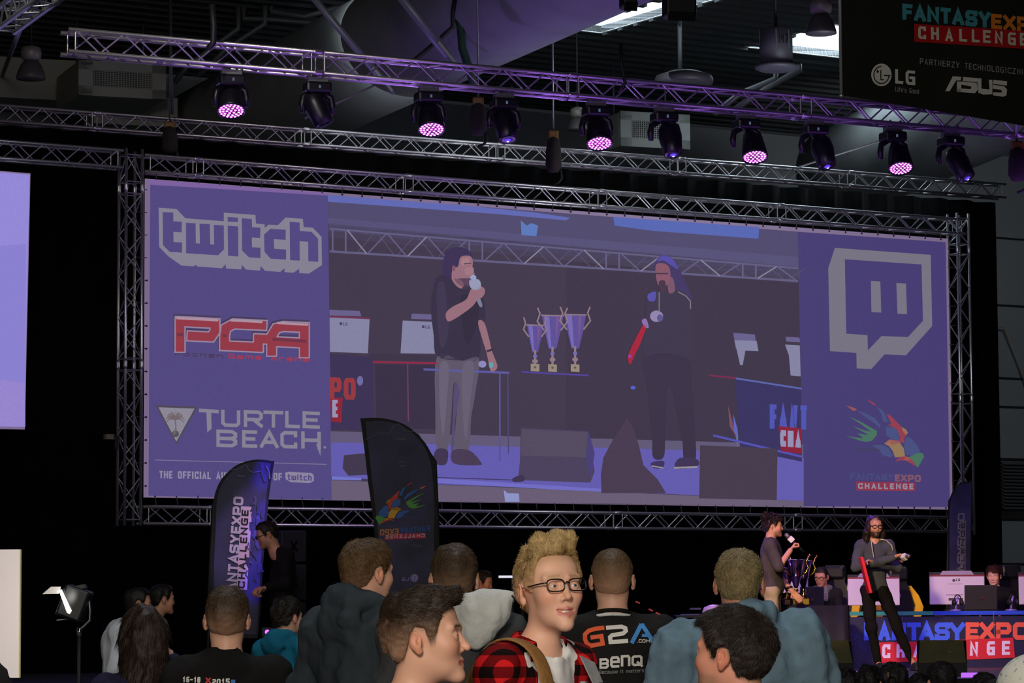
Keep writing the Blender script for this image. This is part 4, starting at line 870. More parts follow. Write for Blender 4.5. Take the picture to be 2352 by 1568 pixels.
# ================================================================== stage furniture
XR=0.10                                            # the desks face the visitors almost squarely
m_desk=pm('desk_top_black',S(22,22,30),0.35); m_deskp=pm('desk_print_navy',S(20,20,62),0.5,0,0.3,2)
m_mon=pm('monitor_back_white',S(205,196,206),0.45); m_maroon=pm('maroon_stripe',S(120,24,48),0.5)
def pxm(px,py,D): return P(px,py,D)
DD=36.2
ztop=P(2100,1404,DD).z
# long printed desk
a=P(1899,1404,DD); W=4.6; dk=empty('gaming_desk',Vector((a.x+W/2,DD,ZS)),0.03,'long gaming desk with blue and orange event lettering on its front panel','desk')
hh=ztop-ZS; iv=(Matrix.Translation(dk.location)@Matrix.Rotation(0.03,4,'Z')).inverted()
mb=MB(); mb.box((0,0.42,hh-0.02),(W,0.86,0.04),m_desk,bevel=0.008); mb.build('table_top',dk)
mb=MB(); mb.box((-W/2+W*0.1+0.2,-0.012,hh-0.02),(1.32,0.02,0.045),pm('edge_teal',S(50,150,130),0.4)); mb.build('front_edge_teal',dk)
mb=MB(); mb.box((0.55,-0.012,hh-0.02),(W-1.4,0.02,0.045),pm('edge_blue',S(40,80,210),0.4)); mb.build('front_edge_blue',dk)
mb=MB(); mb.box((0,0.0,(hh-0.06)/2+0.0),(W,0.02,hh-0.06),m_deskp); fp=mb.build('front_panel',dk)
for x in (-W/2+0.04,-W/2+1.42,-W/2+2.9,W/2-0.04): 
    mb=MB(); mb.box((x,0.42,(hh-0.04)/2),(0.03,0.8,hh-0.04),m_desk); mb.build('side_panel',dk)
DPl=Plane(Vector((dk.location.x,DD,0)),0.03)
cv=Canvas(lay(iv,lambda x,y,o:DPl.at(x,y,0.012+o)),0.003)
B7=lambda pts:[(1980+x/6.3226,1380+y/6.3226) for x,y in pts]
blu=pb_(60,105,235); orr=pb_(235,95,70)
for ch,x0,x1 in zip('FANTASY',(30,235,430,650,830,1055,1262),(200,410,640,855,1050,1275,1498)): cv.text(ch,B7([(x0,572)])[0],((x1-x0)/6.32,0),(0,-41.5),blu,1,0.26)
for ch,x0,x1 in zip('EXPO',(1505,1705,1945,2190),(1700,1930,2170,2420)): cv.text(ch,B7([(x0,560)])[0],((x1-x0)/6.32,0.4),(0,-40),orr,1,0.26)
cv.poly(B7([(232,600),(700,590),(1100,575),(2195,530),(2220,822),(1500,850),(290,896),(240,800)]),pb_(205,22,44),2)
for ch,x in zip('CHALLENGE',(290,500,745,980,1180,1390,1565,1810,2030)): cv.text(ch,B7([(x,830-0.028*(x-290))])[0],(19,-0.4),(0.3,-32),pb_(225,215,235),3,0.22)
cv.line([(2282,1404),(2284,1460)],1.3,pb_(110,110,130),4); cv.line([(2072,1406),(2074,1460)],1.3,pb_(90,90,110),4)
for k in range(14): cv.line([(1900+random.uniform(0,90),1440+random.uniform(0,60)),(1920+random.uniform(0,90),1445+random.uniform(0,50))],1.2,pb_(40,44,120),1)
cv.build('front_print',dk)
# black draped trophy table
a=P(1860,1390,34.9); zt2=a.z; tw=0.62
e=empty('trophy_table',Vector((P(1848,1390,34.9).x,35.15,ZS)),0.03,'small table draped in black cloth under the trophies, left end of the desk','table')
mb=MB(); mb.box((0,0,zt2-ZS-0.015),(0.98,0.56,0.03),m_desk,bevel=0.008); mb.build('table_top',e)
mb=MB(); n=60
pr=[]
for i in range(n):
    t=2*PI*i/n; x=0.5*max(-1,min(1,1.4*math.cos(t))); y=0.29*max(-1,min(1,1.4*math.sin(t))); k=1+0.03*math.sin(i*2.1); pr.append((x*k,y*k))
vs=[(x,y,zt2-ZS-0.0) for x,y in pr]+[(x*1.03,y*1.05,0.01) for x,y in pr]; mb.add(vs,[(i,(i+1)%n,n+(i+1)%n,n+i) for i in range(n)]+[tuple(range(n))],pm('black_satin_cloth',S(20,20,20),0.7,0,0.2,4),True); mb.build('tablecloth',e)
# trophies
m_gold=pm('gold_plate',S(235,190,90),0.18,1.0); m_cup=pm('purple_silver_cup',S(200,170,225),0.16,1.0); m_plinth=pm('gold_plaque_plinth',S(190,160,70),0.4,0.5)
def trophy(px,py,D,h,label):
    c=P(px,py,D); c.z=zt2+0.004; e=empty('trophy_cup',c,0.2,label,'trophy','trophies on the draped table'); k=h/0.6
    mb=MB(); mb.box((0,0,0.045*k),(0.12*k,0.12*k,0.09*k),m_dark,bevel=0.005); mb.build('plinth',e)
    mb=MB(); mb.box((0,-0.062*k,0.045*k),(0.1*k,0.004,0.07*k),m_plinth); mb.build('plaque',e)
    mb=MB(); mb.lathe((0,0,0.09*k),[(0.05*k,0),(0.05*k,0.015*k),(0.02*k,0.03*k),(0.034*k,0.05*k),(0.014*k,0.07*k),(0.036*k,0.09*k),(0.014*k,0.115*k),(0.02*k,0.125*k)],m_gold,18); mb.build('stem',e)
    mb=MB(); mb.lathe((0,0,0.21*k),[(0.02*k,0),(0.034*k,0.03*k),(0.06*k,0.12*k),(0.07*k,0.135*k),(0.066*k,0.15*k),(0.085*k,0.25*k),(0.115*k,0.335*k),(0.125*k,0.345*k),(0.12*k,0.35*k),(0.10*k,0.335*k),(0.06*k,0.2*k),(0.0,0.18*k)],m_cup,28); mb.build('cup',e)
    for s_ in(-1,1):
        mb=MB(); mb.tube([(s_*0.07*k,0,0.36*k),(s_*0.13*k,0,0.40*k),(s_*0.16*k,0,0.46*k),(s_*0.13*k,0,0.52*k),(s_*0.155*k,0,0.57*k),(s_*0.175*k,0,0.60*k)],[0.008*k,0.012*k,0.013*k,0.01*k,0.013*k,0.01*k],m_gold,8); mb.lathe((s_*0.18*k,0,0.61*k),[(0,-0.02*k),(0.018*k,-0.008*k),(0.018*k,0.008*k),(0,0.022*k)],m_gold,10); mb.build('handle',e)
trophy(1829,1390,34.95,0.56,'front trophy cup with gold handles beside the presenter with the microphone')
trophy(1846,1389,35.25,0.55,'rear trophy cup, half hidden, right of the front one on the draped table')
trophy(1808,1391,35.2,0.46,'smaller trophy cup hidden behind the presenter, leftmost on the draped table')
# monitors seen from the back
def monitor(x0,y0,x1,y1,D,label,group='white-backed monitors on the gaming desk'):
    a=P(x0,y1,D); b=P(x1,y0,D); w_=b.x-a.x; h_=b.z-a.z; c=Vector(((a.x+b.x)/2,D,ztop)); e=empty('monitor',c,0.0,label,'monitor',group); z0=a.z-ztop
    z0=max(z0,0.05)
    mb=MB(); mb.box((0,0.02,z0+h_*0.43),(w_,0.035,h_*0.84),m_mon,bevel=0.01); mb.build('rear_cover',e)
    mb=MB(); mb.box((0,0.02,z0+h_*0.86),(w_,0.037,0.02),m_maroon); mb.build('stripe',e)
    mb=MB(); mb.box((0,0.03,z0+h_*0.915),(w_,0.02,h_*0.10),m_dark); mb.build('screen_bezel',e)
    mb=MB(); mb.prism([(-w_*0.31,0,z0+h_*0.88),(w_*0.31,0,z0+h_*0.88),(w_*0.26,0,z0+h_),(-w_*0.26,0,z0+h_)],(0,0.02,0),pm('monitor_top_grey',S(150,140,160),0.5)); mb.build('top_vent',e)
    cv=Canvas(lambda x,y,o:Vector((x,-0.0-o,y)),0.002)
    k=w_; bk=pm('logo_grey',S(70,60,80),0.5)
    cv.disc(-0.06*k,z0+h_*0.72,0.026*k,0.026*k,bk,1,16); cv.text('LG',(-0.02*k,z0+h_*0.70),(0.075*k,0),(0,0.045*k),bk,1,0.2); cv.line([(-0.18*k,z0+h_*0.62),(0.1*k,z0+h_*0.62)],0.004,pm('seam_grey',S(150,140,160)),1,ext=False)
    cv.rect(-0.16*k,z0+h_*0.13,0.0,z0+h_*0.2,pm('port_grey',S(60,54,66)),1); cv.rect(0.02*k,z0+h_*0.13,0.1*k,z0+h_*0.2,pm('port_grey'if 0 else 'port_grey',S(60,54,66)),1); cv.line([(-0.2*k,z0+h_*0.3),(0.1*k,z0+h_*0.3)],0.012,pm('label_strip',S(170,150,175)),1); cv.build('rear_markings',e)
    mb=MB(); mb.box((0,0.06,0.01),(w_*0.45,0.2,0.02),m_dark,bevel=0.005); mb.box((0,0.07,z0*0.5+0.05),(0.06,0.04,z0+0.12),m_dark); mb.build('stand',e)
    return e
monitor(2136,1310,2261,1389,36.6,'largest white monitor back in view, right of the red folder presenter')
monitor(1948,1316,2066,1391,36.9,'white monitor back behind the presenter with the red folder')
monitor(1792,1314,1856,1362,37.2,'white monitor back partly hidden behind the trophy cups')
monitor(2341,1310,2460,1389,36.7,'white monitor back cut off by the right edge')
def laptop(x0,y0,x1,y1,D,label):
    a=P(x0,y1,D); b=P(x1,y0,D); e=empty('laptop',Vector(((a.x+b.x)/2,D,ztop+0.001)),0,label,'laptop','open black laptops'); w_=b.x-a.x; h_=b.z-ztop
    mb=MB(); mb.box((0,0.0,h_/2+0.01),(w_,0.018,h_-0.01),m_dark,Matrix.Rotation(0.06,3,'X'),bevel=0.006); mb.build('lid',e)
    mb=MB(); mb.box((0,0.15,0.012),(w_,0.28,0.02),m_dark,bevel=0.006); mb.build('keyboard_base',e)
    mb=MB(); mb.box((0,-0.022-0.0,h_*0.5),(0.035,0.003,0.03),pm('lid_badge',S(60,14,24),0.4)); mb.build('lid_badge',e)
laptop(2216,1344,2290,1400,36.35,'black laptop lid standing in front of the right-hand player')
a_=P(1816,1344,36.3)
laptop(1838,1348,1892,1404,36.35,'black laptop lid between the trophies and the player in glasses')
# headset stands and headsets
def headset(px,py,D,label,col=S(110,60,200)):
    c=P(px,py,D); c.z=ztop+0.004; e=empty('headset_stand',c,0.4,label,'headset stand'); mm=pm('headset_plastic',S(150,130,215),0.25,0.3)
    mb=MB(); mb.lathe((0,0,0),[(0.07,0),(0.07,0.012),(0.02,0.02)],mm,18); mb.build('base',e)
    mb=MB(); mb.tube([(0,0,0.01),(0.01,0,0.1),(0.035,0,0.17)],0.014,mm,8); mb.build('post',e)
    mb=MB(); pts=[(0.03+0.05*math.cos(t),0,0.12+0.07*math.sin(t)) for t in [PI*k/10 for k in range(11)]]; mb.tube(pts,0.008,m_dark,6)
    for x in(-0.02,0.08): mb.lathe((x,0,0.1),[(0.0,-0.015),(0.035,-0.012),(0.035,0.012),(0,0.015)],m_dark,14,axis=(1,0,0))
    mb.build('headset',e)
headset(2195,1398,36.3,'pale purple headset stand before the largest monitor back')
headset(2322,1398,36.3,'headset with orange glint before the right-hand player')
# gaming chairs
m_yel=pm('yellow_vinyl',S(235,190,30),0.45); m_blk=pm('black_vinyl',S(24,24,28),0.4)
def gchair(px,py,D,rz,label,logo=True):
    c=P(px,py,D); top=c.z-ZS; e=empty('gaming_chair',Vector((c.x,D,ZS)),rz,label,'gaming chair','black and yellow gaming chairs')
    sh=top-1.30+0.48
    k=top
    mb=MB(); mb.prism([(-0.25,0,0.52),(0.25,0,0.52),(0.27,0,k-0.45),(0.17,0,k-0.28),(0.13,0,k-0.22),(0.12,0,k),(-0.12,0,k),(-0.13,0,k-0.22),(-0.17,0,k-0.28),(-0.27,0,k-0.45)],(0,0.10,0),m_blk); mb.build('backrest',e)
    for s_ in (-1,1):
        mb=MB(); mb.prism([(s_*0.2,-0.03,0.55),(s_*0.30,-0.03,0.6),(s_*0.33,-0.03,k-0.5),(s_*0.27,-0.03,k-0.36),(s_*0.17,-0.03,k-0.24),(s_*0.16,-0.03,k-0.3),(s_*0.23,-0.03,k-0.48)],(0,0.12,0),m_yel); mb.build('side_wing',e)
    mb=MB(); mb.box((0,-0.03,k-0.09),(0.25,0.07,0.16),m_blk,bevel=0.03); mb.build('head_pillow',e)
    if logo: mb=MB(); mb.lathe((0,-0.005,k-0.36),[(0.0,0.004),(0.04,0.004),(0.04,0)],m_mon,14,axis=(0,-1,0)); mb.build('round_badge',e)
    mb=MB(); mb.box((0,-0.25,0.45),(0.5,0.5,0.12),m_blk,bevel=0.04); mb.build('seat',e)
    mb=MB(); mb.tube([(0,-0.2,0.4),(0,-0.2,0.12)],0.03,m_dark,8)
    for j in range(5):
        t=j*2*PI/5; mb.tube([(0,-0.2,0.12),(0.3*math.cos(t),-0.2+0.3*math.sin(t),0.07)],0.02,m_dark,6); mb.lathe((0.3*math.cos(t),-0.2+0.3*math.sin(t),0.03),[(0,-0.03),(0.025,-0.02),(0.025,0.02),(0,0.03)],m_dark,10,axis=(1,0,0))
    mb.build('wheel_base',e)
gchair(2060,1300,37.6,0.25,'empty black and yellow gaming chair behind the red folder presenter')
gchair(1917,1298,38.75,-0.35,'black and yellow gaming chair holding the player in glasses')
gchair(2320,1296,38.45,0.2,'black and yellow gaming chair holding the right-hand player')
# wedge monitors on the stage front
m_wedge=pm('wedge_grille_olive',S(120,116,78),0.75,0.1,0.15,6,0.2,120); m_wb=pm('wedge_body',S(16,16,22),0.6)
def wedge(x0,x1,y0,y1,D,label,rz=0.0):
    a=P((x0+x1)/2,(y0+y1)/2,D); w_=(x1-x0)/7000*D; h_=(y1-y0)/7000*D; z0=P(x0,y1,D).z-ZS
    e=empty('floor_monitor',Vector((a.x,D,ZS)),rz,label,'stage wedge speaker','wedge speakers on the stage front')
    mb=MB(); pr_=[(-0.0,0.0),(0.0,z0),(0.22,z0+h_),(0.5,z0+h_),(0.5,0.0)]
    mb.prism([(-w_/2,p[0],p[1]) for p in pr_],(w_,0,0),m_wb); mb.build('cabinet',e)
    mb=MB(); mb.prism([(-w_/2+0.01,-0.006,z0),(w_/2-0.01,-0.006,z0),(w_/2-0.03,0.214,z0+h_+0.0),(-w_/2+0.03,0.214,z0+h_+0.0)],(0,-0.01,0.005),m_wedge); mb.build('grille',e)
    mb=MB(); mb.box((0.15*w_,0.07,z0+h_*0.5),(0.04,0.01,0.02),pm('wedge_badge',S(90,90,80),0.5)); mb.build('badge',e)
wedge(1850,1960,1473,1524,31.6,'left olive-black wedge speaker on the stage front, beside the blue hoodie')
wedge(2108,2220,1472,1523,32.0,'right olive-black wedge speaker standing before the desk lettering',-0.12)
# loudspeaker stack left of the second flag
m_pa=pm('pa_cabinet',S(30,30,32),0.7,0,0.1,10)
for i,(y0,y1,lab) in enumerate(((1214,1290,'upper black loudspeaker with an X mark, behind the stooping man'),(1292,1378,'middle black loudspeaker with an X mark in the stack'),(1380,1470,'lowest black loudspeaker of the stack, behind the teal jacket'))):
    D=30.6; a=P(662,y1,D); b=P(662,y0,D); h_=b.z-a.z-0.015; e=empty('loudspeaker',Vector((a.x,D+0.25,a.z if i<2 else ZS+0.003)),0.25,lab,'loudspeaker','loudspeaker stack on the left of the stage')
    if i==2: h_=P(662,1380,D).z-0.015-ZS
    mb=MB(); mb.box((0,0,h_/2),(0.26,0.4,h_),m_pa,bevel=0.012); mb.build('cabinet',e)
    mb=MB(); mb.box((0,-0.204,h_/2),(0.22,0.008,h_*0.9),pm('pa_grille',S(24,24,26),0.8,0,0,1,0.3,200)); mb.build('grille',e)
    mb=MB()
    for s_ in(-1,1): mb.box((0.0,-0.212,h_/2),(0.02,0.006,0.12),m_black,Matrix.Rotation(s_*0.6,3,'Y'))
    mb.build('x_mark',e)
# table and gear left of the blue hoodie man
c=P(1610,1412,33.0); e=empty('side_table',Vector((c.x,33.0,ZS)),0.05,'narrow table with metal legs and violet-lit top, beside the blue hoodie man','table')
zt3=c.z-ZS
mb=MB(); mb.box((0.1,0.2,zt3-0.015),(0.75,0.5,0.03),m_desk); mb.build('table_top',e)
for x in(-0.22,0.44):
    for y in(0.0,0.4):
        mb=MB(); mb.tube([(x,y,zt3-0.03),(x,y,0.0)],0.014,m_alu,8); mb.build('leg',e)
c=P(1640,1392,33.2); mb=MB(); mb.lathe((0,0,0),[(0.0,0.0),(0.10,0.0),(0.11,0.03),(0.09,0.08),(0.04,0.105),(0,0.11)],pm('pale_helmet',S(220,190,235),0.3),20,sx=1.2); o=mb.build('rounded_case'); o.location=(c.x,33.2,zt3+ZS+0.003); tag(o,'rounded pale lilac case on the narrow side table','case')
mb=MB(); mb.box((0,0,0),(0.26,0.04,0.012),pm('tablet_dark',S(70,50,120),0.3)); mb.box((0.03,0,0.06),(0.12,0.03,0.02),pm('tablet_dark',S(70,50,120))); o=mb.build('flat_device'); o.location=(P(1592,1400,33).x,33.1,zt3+ZS+0.008); tag(o,'thin violet device lying left of the rounded pale case','device')
# far led bar and rig seen left of the blond man's ear
c=P(1163,1324,29.7); e=empty('led_bar',Vector((c.x,29.7,ZS)),0,'white glowing light bar on a stand, far off left of the blond man','light bar')
mb=MB(); mb.box((0,0,c.z-ZS),(0.15,0.05,0.022),glow('white_led_bar',S(225,220,240),1.0)); mb.build('tube',e)
mb=MB(); mb.tube([(0.06,0.03,c.z-ZS),(0.06,0.03,0)],0.014,m_dark,8); mb.box((0.06,0.03,0.01),(0.3,0.3,0.02),m_dark); mb.build('stand',e)
c=P(1200,1314,30.3); e=empty('rig_light',Vector((c.x,30.3,ZS)),0,'small black rig with violet light and white dot left of the blond man','stage light')
mb=MB(); mb.box((0,0,c.z-ZS),(0.12,0.12,0.2),m_dark,bevel=0.01); mb.tube([(0,0,c.z-ZS-0.1),(0,0,0)],0.02,m_dark,8); mb.box((0,0,0.01),(0.3,0.3,0.02),m_dark); mb.build('body',e)
mb=MB(); mb.box((-0.0,-0.064,c.z-ZS+0.04),(0.05,0.006,0.04),glow('violet_lamp',(0.16,0.06,0.9,1),1.2)); mb.lathe((-0.02,-0.066,c.z-ZS-0.02),[(0,0.004),(0.01,0.004),(0.01,0)],glow('white_dot',(1,1,1,1),2),10,axis=(0,-1,0)); mb.build('lamp_face',e)
mb=MB(); mb.lathe((-0.0,-0.066,c.z-ZS-0.075),[(0,0.004),(0.008,0.004),(0.008,0)],glow('pink_dot',(0.8,0.2,0.6,1),1.5),10,axis=(0,-1,0)); mb.build('signal_dot',e)
# ================================================================== film light and lit board on the left
c=P(176,1400,19.0); e=empty('film_light',Vector((P(182,1450,19).x,19.0,0)),0.0,'film light with lit barn doors on a tall stand, far left','film light')
iv2=Matrix.Translation(-e.location)
def q(x,y,D=19.0): return iv2@P(x,y,D)
mb=MB(); b=q(172,1385); mb.box(b,(0.16,0.22,0.2),m_lh,Matrix.Rotation(0.35,3,'Y'),bevel=0.015); mb.build('lamp_head',e)
wl=glow('barn_door_lit',S(215,208,200),1.0); wh=glow('lamp_strip',(1.0,0.97,0.9,1),3.0)
mb=MB(); mb.prism([q(97,1364,18.9),(q(117,1347,18.9)),q(140,1347,18.9),q(135,1363,18.9)],(0,0.01,0),pm('barn_door_white',S(235,228,220),0.6)); mb.build('barn_door_upper',e)
mb=MB(); mb.prism([q(135,1355,18.88),q(141,1353,18.88),q(164,1402,18.88),q(160,1409,18.88),q(154,1407,18.88)],(0,0.012,0),wh); mb.build('lens_edge',e)
mb=MB(); mb.prism([q(142,1352),q(192,1341),q(196,1350),q(146,1358)],(0,0.1,0),m_lh); mb.build('barn_door_side',e); mb=MB(); mb.prism([q(130,1423),q(160,1419),q(160,1421),q(130,1425)],(0,0.1,0),m_clamp); mb.build('barn_door_lower',e)
mb=MB(); mb.tube([q(190,1366),q(204,1376),q(207,1400),q(206,1424),q(190,1440),q(183,1444)],0.008,m_clamp,8); mb.build('yoke',e)
mb=MB(); mb.tube([q(182,1440),q(182,1461)],0.014,pm('chrome',S(220,220,225),0.15,1.0),10); mb.build('chrome_socket',e)
mb=MB(); b=q(182,1461); mb.tube([b,(0,0,0.35)],0.011,m_dark,8); mb.build('pole',e)
for k in range(3):
    mb=MB(); t=k*2*PI/3+0.4; mb.tube([(0,0,0.6),(0.42*math.cos(t),0.42*math.sin(t),0.01)],0.01,m_dark,6); mb.tube([(0,0,0.3),(0.26*math.cos(t),0.26*math.sin(t),0.22)],0.006,m_dark,6); mb.build('leg',e)
lamp('film_beam','SPOT',P(128,1390,18.9),P(8,1412,20.4),75,(1.0,0.93,0.88),size=0.04,spot=1.25,blend=0.3)
lamp('film_beam_door','SPOT',P(150,1372,18.7),P(117,1352,18.9),0.9,(1.0,0.97,0.92),size=0.02,spot=1.6,blend=0.4)
c=P(46,1261,20.3); b=P(40,1556,20.3)
e=empty('white_board',Vector((c.x-0.6,20.4,0)),-0.1,'plain white board cut off by the left edge, lit by the film light','board')
mb=MB(); h0=b.z; mb.box((0,0,(c.z+h0)/2),(1.2,0.03,c.z-h0),pm('white_board_face',S(226,216,212),0.6)); mb.build('panel',e)
mb=MB(); 
mb.box((0.6,0,(c.z+h0)/2),(0.006,0.034,c.z-h0),pm('board_edge_cream',S(220,210,160),0.5)); mb.build('edge_strip',e)
for x in(-0.5,0.5):
    mb=MB(); mb.tube([(x,0.03,h0+0.1),(x,0.03,0.0)],0.015,m_dark,8); mb.box((x,0.03,0.01),(0.05,0.5,0.02),m_dark); mb.build('leg',e)
# little violet indicator on the loudspeaker plinth
c=P(614,1451,28.2); mb=MB(); mb.lathe((0,0,0),[(0,0.01),(0.022,0.006),(0.022,0)],glow('violet_dot',(0.5,0.1,1.0,1),2.5),12,axis=(0,-1,0)); mb.box((0,0.03,0),(0.1,0.05,0.08),m_dark); o=mb.build('indicator_light'); o.location=c; tag(o,'small violet indicator light on the stage, left of the teal jacket','light')
# ================================================================== people: implicit surfaces meshed on a graded grid
def axis_pts(segs):
    """segs: list of (start,end,step); joined into one increasing coordinate list"""
    out=[segs[0][0]]
    for a,b,s in segs:
        n=max(1,int(math.ceil((b-out[-1])/s))); st=out[-1]
        out+= [st+(b-st)*(i+1)/n for i in range(n)]
    return np.array(out,dtype=np.float32)
class Field:
    def __init__(s,xs,ys,zs):
        s.xs,s.ys,s.zs=xs,ys,zs; s.F=np.full((len(xs),len(ys),len(zs)),0.5,np.float32)
    def sl(s,lo,hi):
        r=[]
        for ax,a,b in zip((s.xs,s.ys,s.zs),lo,hi):
            i=max(0,int(np.searchsorted(ax,a))-1); j=min(len(ax),int(np.searchsorted(ax,b))+1); r.append(slice(i,max(j,i+1)))
        return tuple(r)
    def grid(s,q): return s.xs[q[0]][:,None,None],s.ys[q[1]][None,:,None],s.zs[q[2]][None,None,:]
    def put(s,q,d,k,op='add'):
        F=s.F[q]; k=max(k,1e-5)
        if op=='add': h=np.maximum(k-np.abs(F-d),0)/k; s.F[q]=np.minimum(F,d)-h*h*k*0.25
        else: d=-d; h=np.maximum(k-np.abs(F-d),0)/k; s.F[q]=np.maximum(F,d)+h*h*k*0.25
    def ell(s,c,r,k=0.02,M=None,op='add',R0=None,m=None):
        """ellipsoid; c in the frame M (4x4 numpy) if given; R0: own rotation (3x3)"""
        r=np.array(r,float); mr=r.max()+k+0.02 if m is None else r.max()+m
        c=np.array(c,float); A=np.eye(3) if R0 is None else np.array(R0)
        if M is not None: cw=M[:3,:3]@c+M[:3,3]; A=M[:3,:3]@A
        else: cw=c
        q=s.sl(cw-mr,cw+mr); X,Y,Z=s.grid(q); X=X-cw[0];Y=Y-cw[1];Z=Z-cw[2]
        x=A[0,0]*X+A[1,0]*Y+A[2,0]*Z; y=A[0,1]*X+A[1,1]*Y+A[2,1]*Z; z=A[0,2]*X+A[1,2]*Y+A[2,2]*Z
        k0=np.sqrt((x/r[0])**2+(y/r[1])**2+(z/r[2])**2); k1=np.sqrt((x/r[0]**2)**2+(y/r[1]**2)**2+(z/r[2]**2)**2)+1e-9
        s.put(q,(k0*(k0-1)/k1).astype(np.float32),k,op)
    def cap(s,a,b,ra,rb=None,k=0.02,M=None,op='add'):
        rb=ra if rb is None else rb; a=np.array(a,float); b=np.array(b,float)
        if M is not None: a=M[:3,:3]@a+M[:3,3]; b=M[:3,:3]@b+M[:3,3]
        mr=max(ra,rb)+k+0.02; q=s.sl(np.minimum(a,b)-mr,np.maximum(a,b)+mr); X,Y,Z=s.grid(q)
        d=b-a; L=float(d@d)+1e-12; t=np.clip(((X-a[0])*d[0]+(Y-a[1])*d[1]+(Z-a[2])*d[2])/L,0,1)
        D=np.sqrt((X-a[0]-t*d[0])**2+(Y-a[1]-t*d[1])**2+(Z-a[2]-t*d[2])**2)-(ra+(rb-ra)*t)
        s.put(q,D.astype(np.float32),k,op)
    def chain(s,pts,rs,k=0.02,M=None,op='add'):
        for i in range(len(pts)-1): s.cap(pts[i],pts[i+1],rs[i],rs[i+1],k,M,op)
    def clip(s,fn,k=0.006):
        X,Y,Z=s.grid((slice(None),)*3); d=fn(X,Y,Z)+np.zeros_like(s.F); h=np.maximum(k-np.abs(s.F-d),0)/k; s.F=(np.maximum(s.F,d)+h*h*k*0.25).astype(np.float32)
    def noise(s,amp,freq,seed=1,zstretch=1.0,band=0.06,mask=None):
        r=np.random.default_rng(seed); X,Y,Z=s.grid((slice(None),)*3); n=np.zeros_like(s.F)
        for o in range(3):
            for _ in range(3):
                d=r.normal(size=3); d/=np.linalg.norm(d); f=freq*(1.9**o)*2*PI
                n+=np.sin(f*(d[0]*X+d[1]*Y+d[2]*Z*zstretch)+r.uniform(0,6.28)+1.3*np.sin(f*0.5*(d[1]*X-d[0]*Y+d[2]*Z)+_)).astype(np.float32)*(0.55**o)
        if mask is not None: n=n*mask(X,Y,Z)
        s.F+=(amp*0.4)*n
    def mesh(s):
        """surface nets; returns vertices and quads"""
        F=s.F; F[0]=F[-1]=np.maximum(F[0],0.01)*0+0.01; F[:,0]=0.01;F[:,-1]=0.01;F[:,:,0]=0.01;F[:,:,-1]=0.01
        I=(F<0); nx,ny,nz=F.shape
        c=np.zeros((nx-1,ny-1,nz-1),np.uint8)
        for dx in(0,1):
            for dy in(0,1):
                for dz in(0,1): c+=I[dx:nx-1+dx,dy:ny-1+dy,dz:nz-1+dz]
        act=np.argwhere((c>0)&(c<8)); idx=-np.ones((nx-1,ny-1,nz-1),np.int32); idx[act[:,0],act[:,1],act[:,2]]=np.arange(len(act))
        P_=np.zeros((len(act),3)); W_=np.zeros(len(act)); ax=(s.xs,s.ys,s.zs)
        for dim in range(3):
            o=[d for d in range(3) if d!=dim]
            for u in(0,1):
                for v in(0,1):
                    a=act.copy(); a[:,o[0]]+=u; a[:,o[1]]+=v; b=a.copy(); b[:,dim]+=1
                    fa=F[a[:,0],a[:,1],a[:,2]]; fb=F[b[:,0],b[:,1],b[:,2]]; m=(fa<0)!=(fb<0)
                    t=np.where(m,fa/np.where(m,fa-fb,1),0); p=np.empty((len(act),3))
                    for d in range(3): p[:,d]=ax[d][a[:,d]]+(t*(ax[d][b[:,d]]-ax[d][a[:,d]]) if d==dim else 0)
                    P_+=p*m[:,None]; W_+=m
        P_/=np.maximum(W_,1)[:,None]
        quads=[]
        for dim in range(3):
            o=[d for d in range(3) if d!=dim]
            A=[slice(None)]*3; B=[slice(None)]*3; A[dim]=slice(0,-1); B[dim]=slice(1,None)
            e=np.argwhere(I[tuple(A)]!=I[tuple(B)]); ok=np.all([(e[:,o[0]]>0),(e[:,o[1]]>0),(e[:,o[0]]<F.shape[o[0]]-1),(e[:,o[1]]<F.shape[o[1]]-1)],axis=0); e=e[ok]
            ins=I[e[:,0],e[:,1],e[:,2]]; q=[]
            for u,v in((0,0),(1,0),(1,1),(0,1)):
                w_=e.copy(); w_[:,o[0]]-=u; w_[:,o[1]]-=v; q.append(idx[w_[:,0],w_[:,1],w_[:,2]])
            q=np.stack(q,1); flip=ins if dim!=1 else ~ins
            q[flip]=q[flip][:,::-1]; quads.append(q)
        return P_,np.concatenate(quads)
    def build(s,name,mat,parent,attrs=None,smooth_it=0,extra=None):
        V,Q=s.mesh()
        return mesh_np(name,V,Q,mat,parent,attrs,extra)
def mesh_np(name,V,Q,mats,parent=None,attrs=None,extra=None):
    """extra: (V2,Q2,attr arrays) appended, used for hair strands"""
    if not isinstance(mats,(list,tuple)): mats=[mats]
    n1=len(Q)
    at={k:f(V) for k,f in (attrs or {}).items()}
    if extra is not None:
        V2,Q2,A2=extra; Q=np.concatenate([Q,Q2+len(V)]); V=np.concatenate([V,V2])
        for k in at: at[k]=np.concatenate([at[k],A2.get(k,np.zeros(len(V2)))])
    me=bpy.data.meshes.new(name); me.vertices.add(len(V)); me.vertices.foreach_set('co',V.astype(np.float32).ravel())
    me.loops.add(len(Q)*4); me.loops.foreach_set('vertex_index',Q.astype(np.int32).ravel())
    me.polygons.add(len(Q)); me.polygons.foreach_set('loop_start',np.arange(0,len(Q)*4,4,dtype=np.int32)); me.polygons.foreach_set('use_smooth',np.ones(len(Q),bool))
    for m in mats: me.materials.append(m)
    me.update(calc_edges=True)
    for k,v in at.items():
        a=me.attributes.new(k,'FLOAT','POINT'); a.data.foreach_set('value',np.asarray(v,np.float32))
    return link(name,me,parent)
def sst(x,a,b): t=np.clip((x-a)/(b-a),0,1); return t*t*(3-2*t)
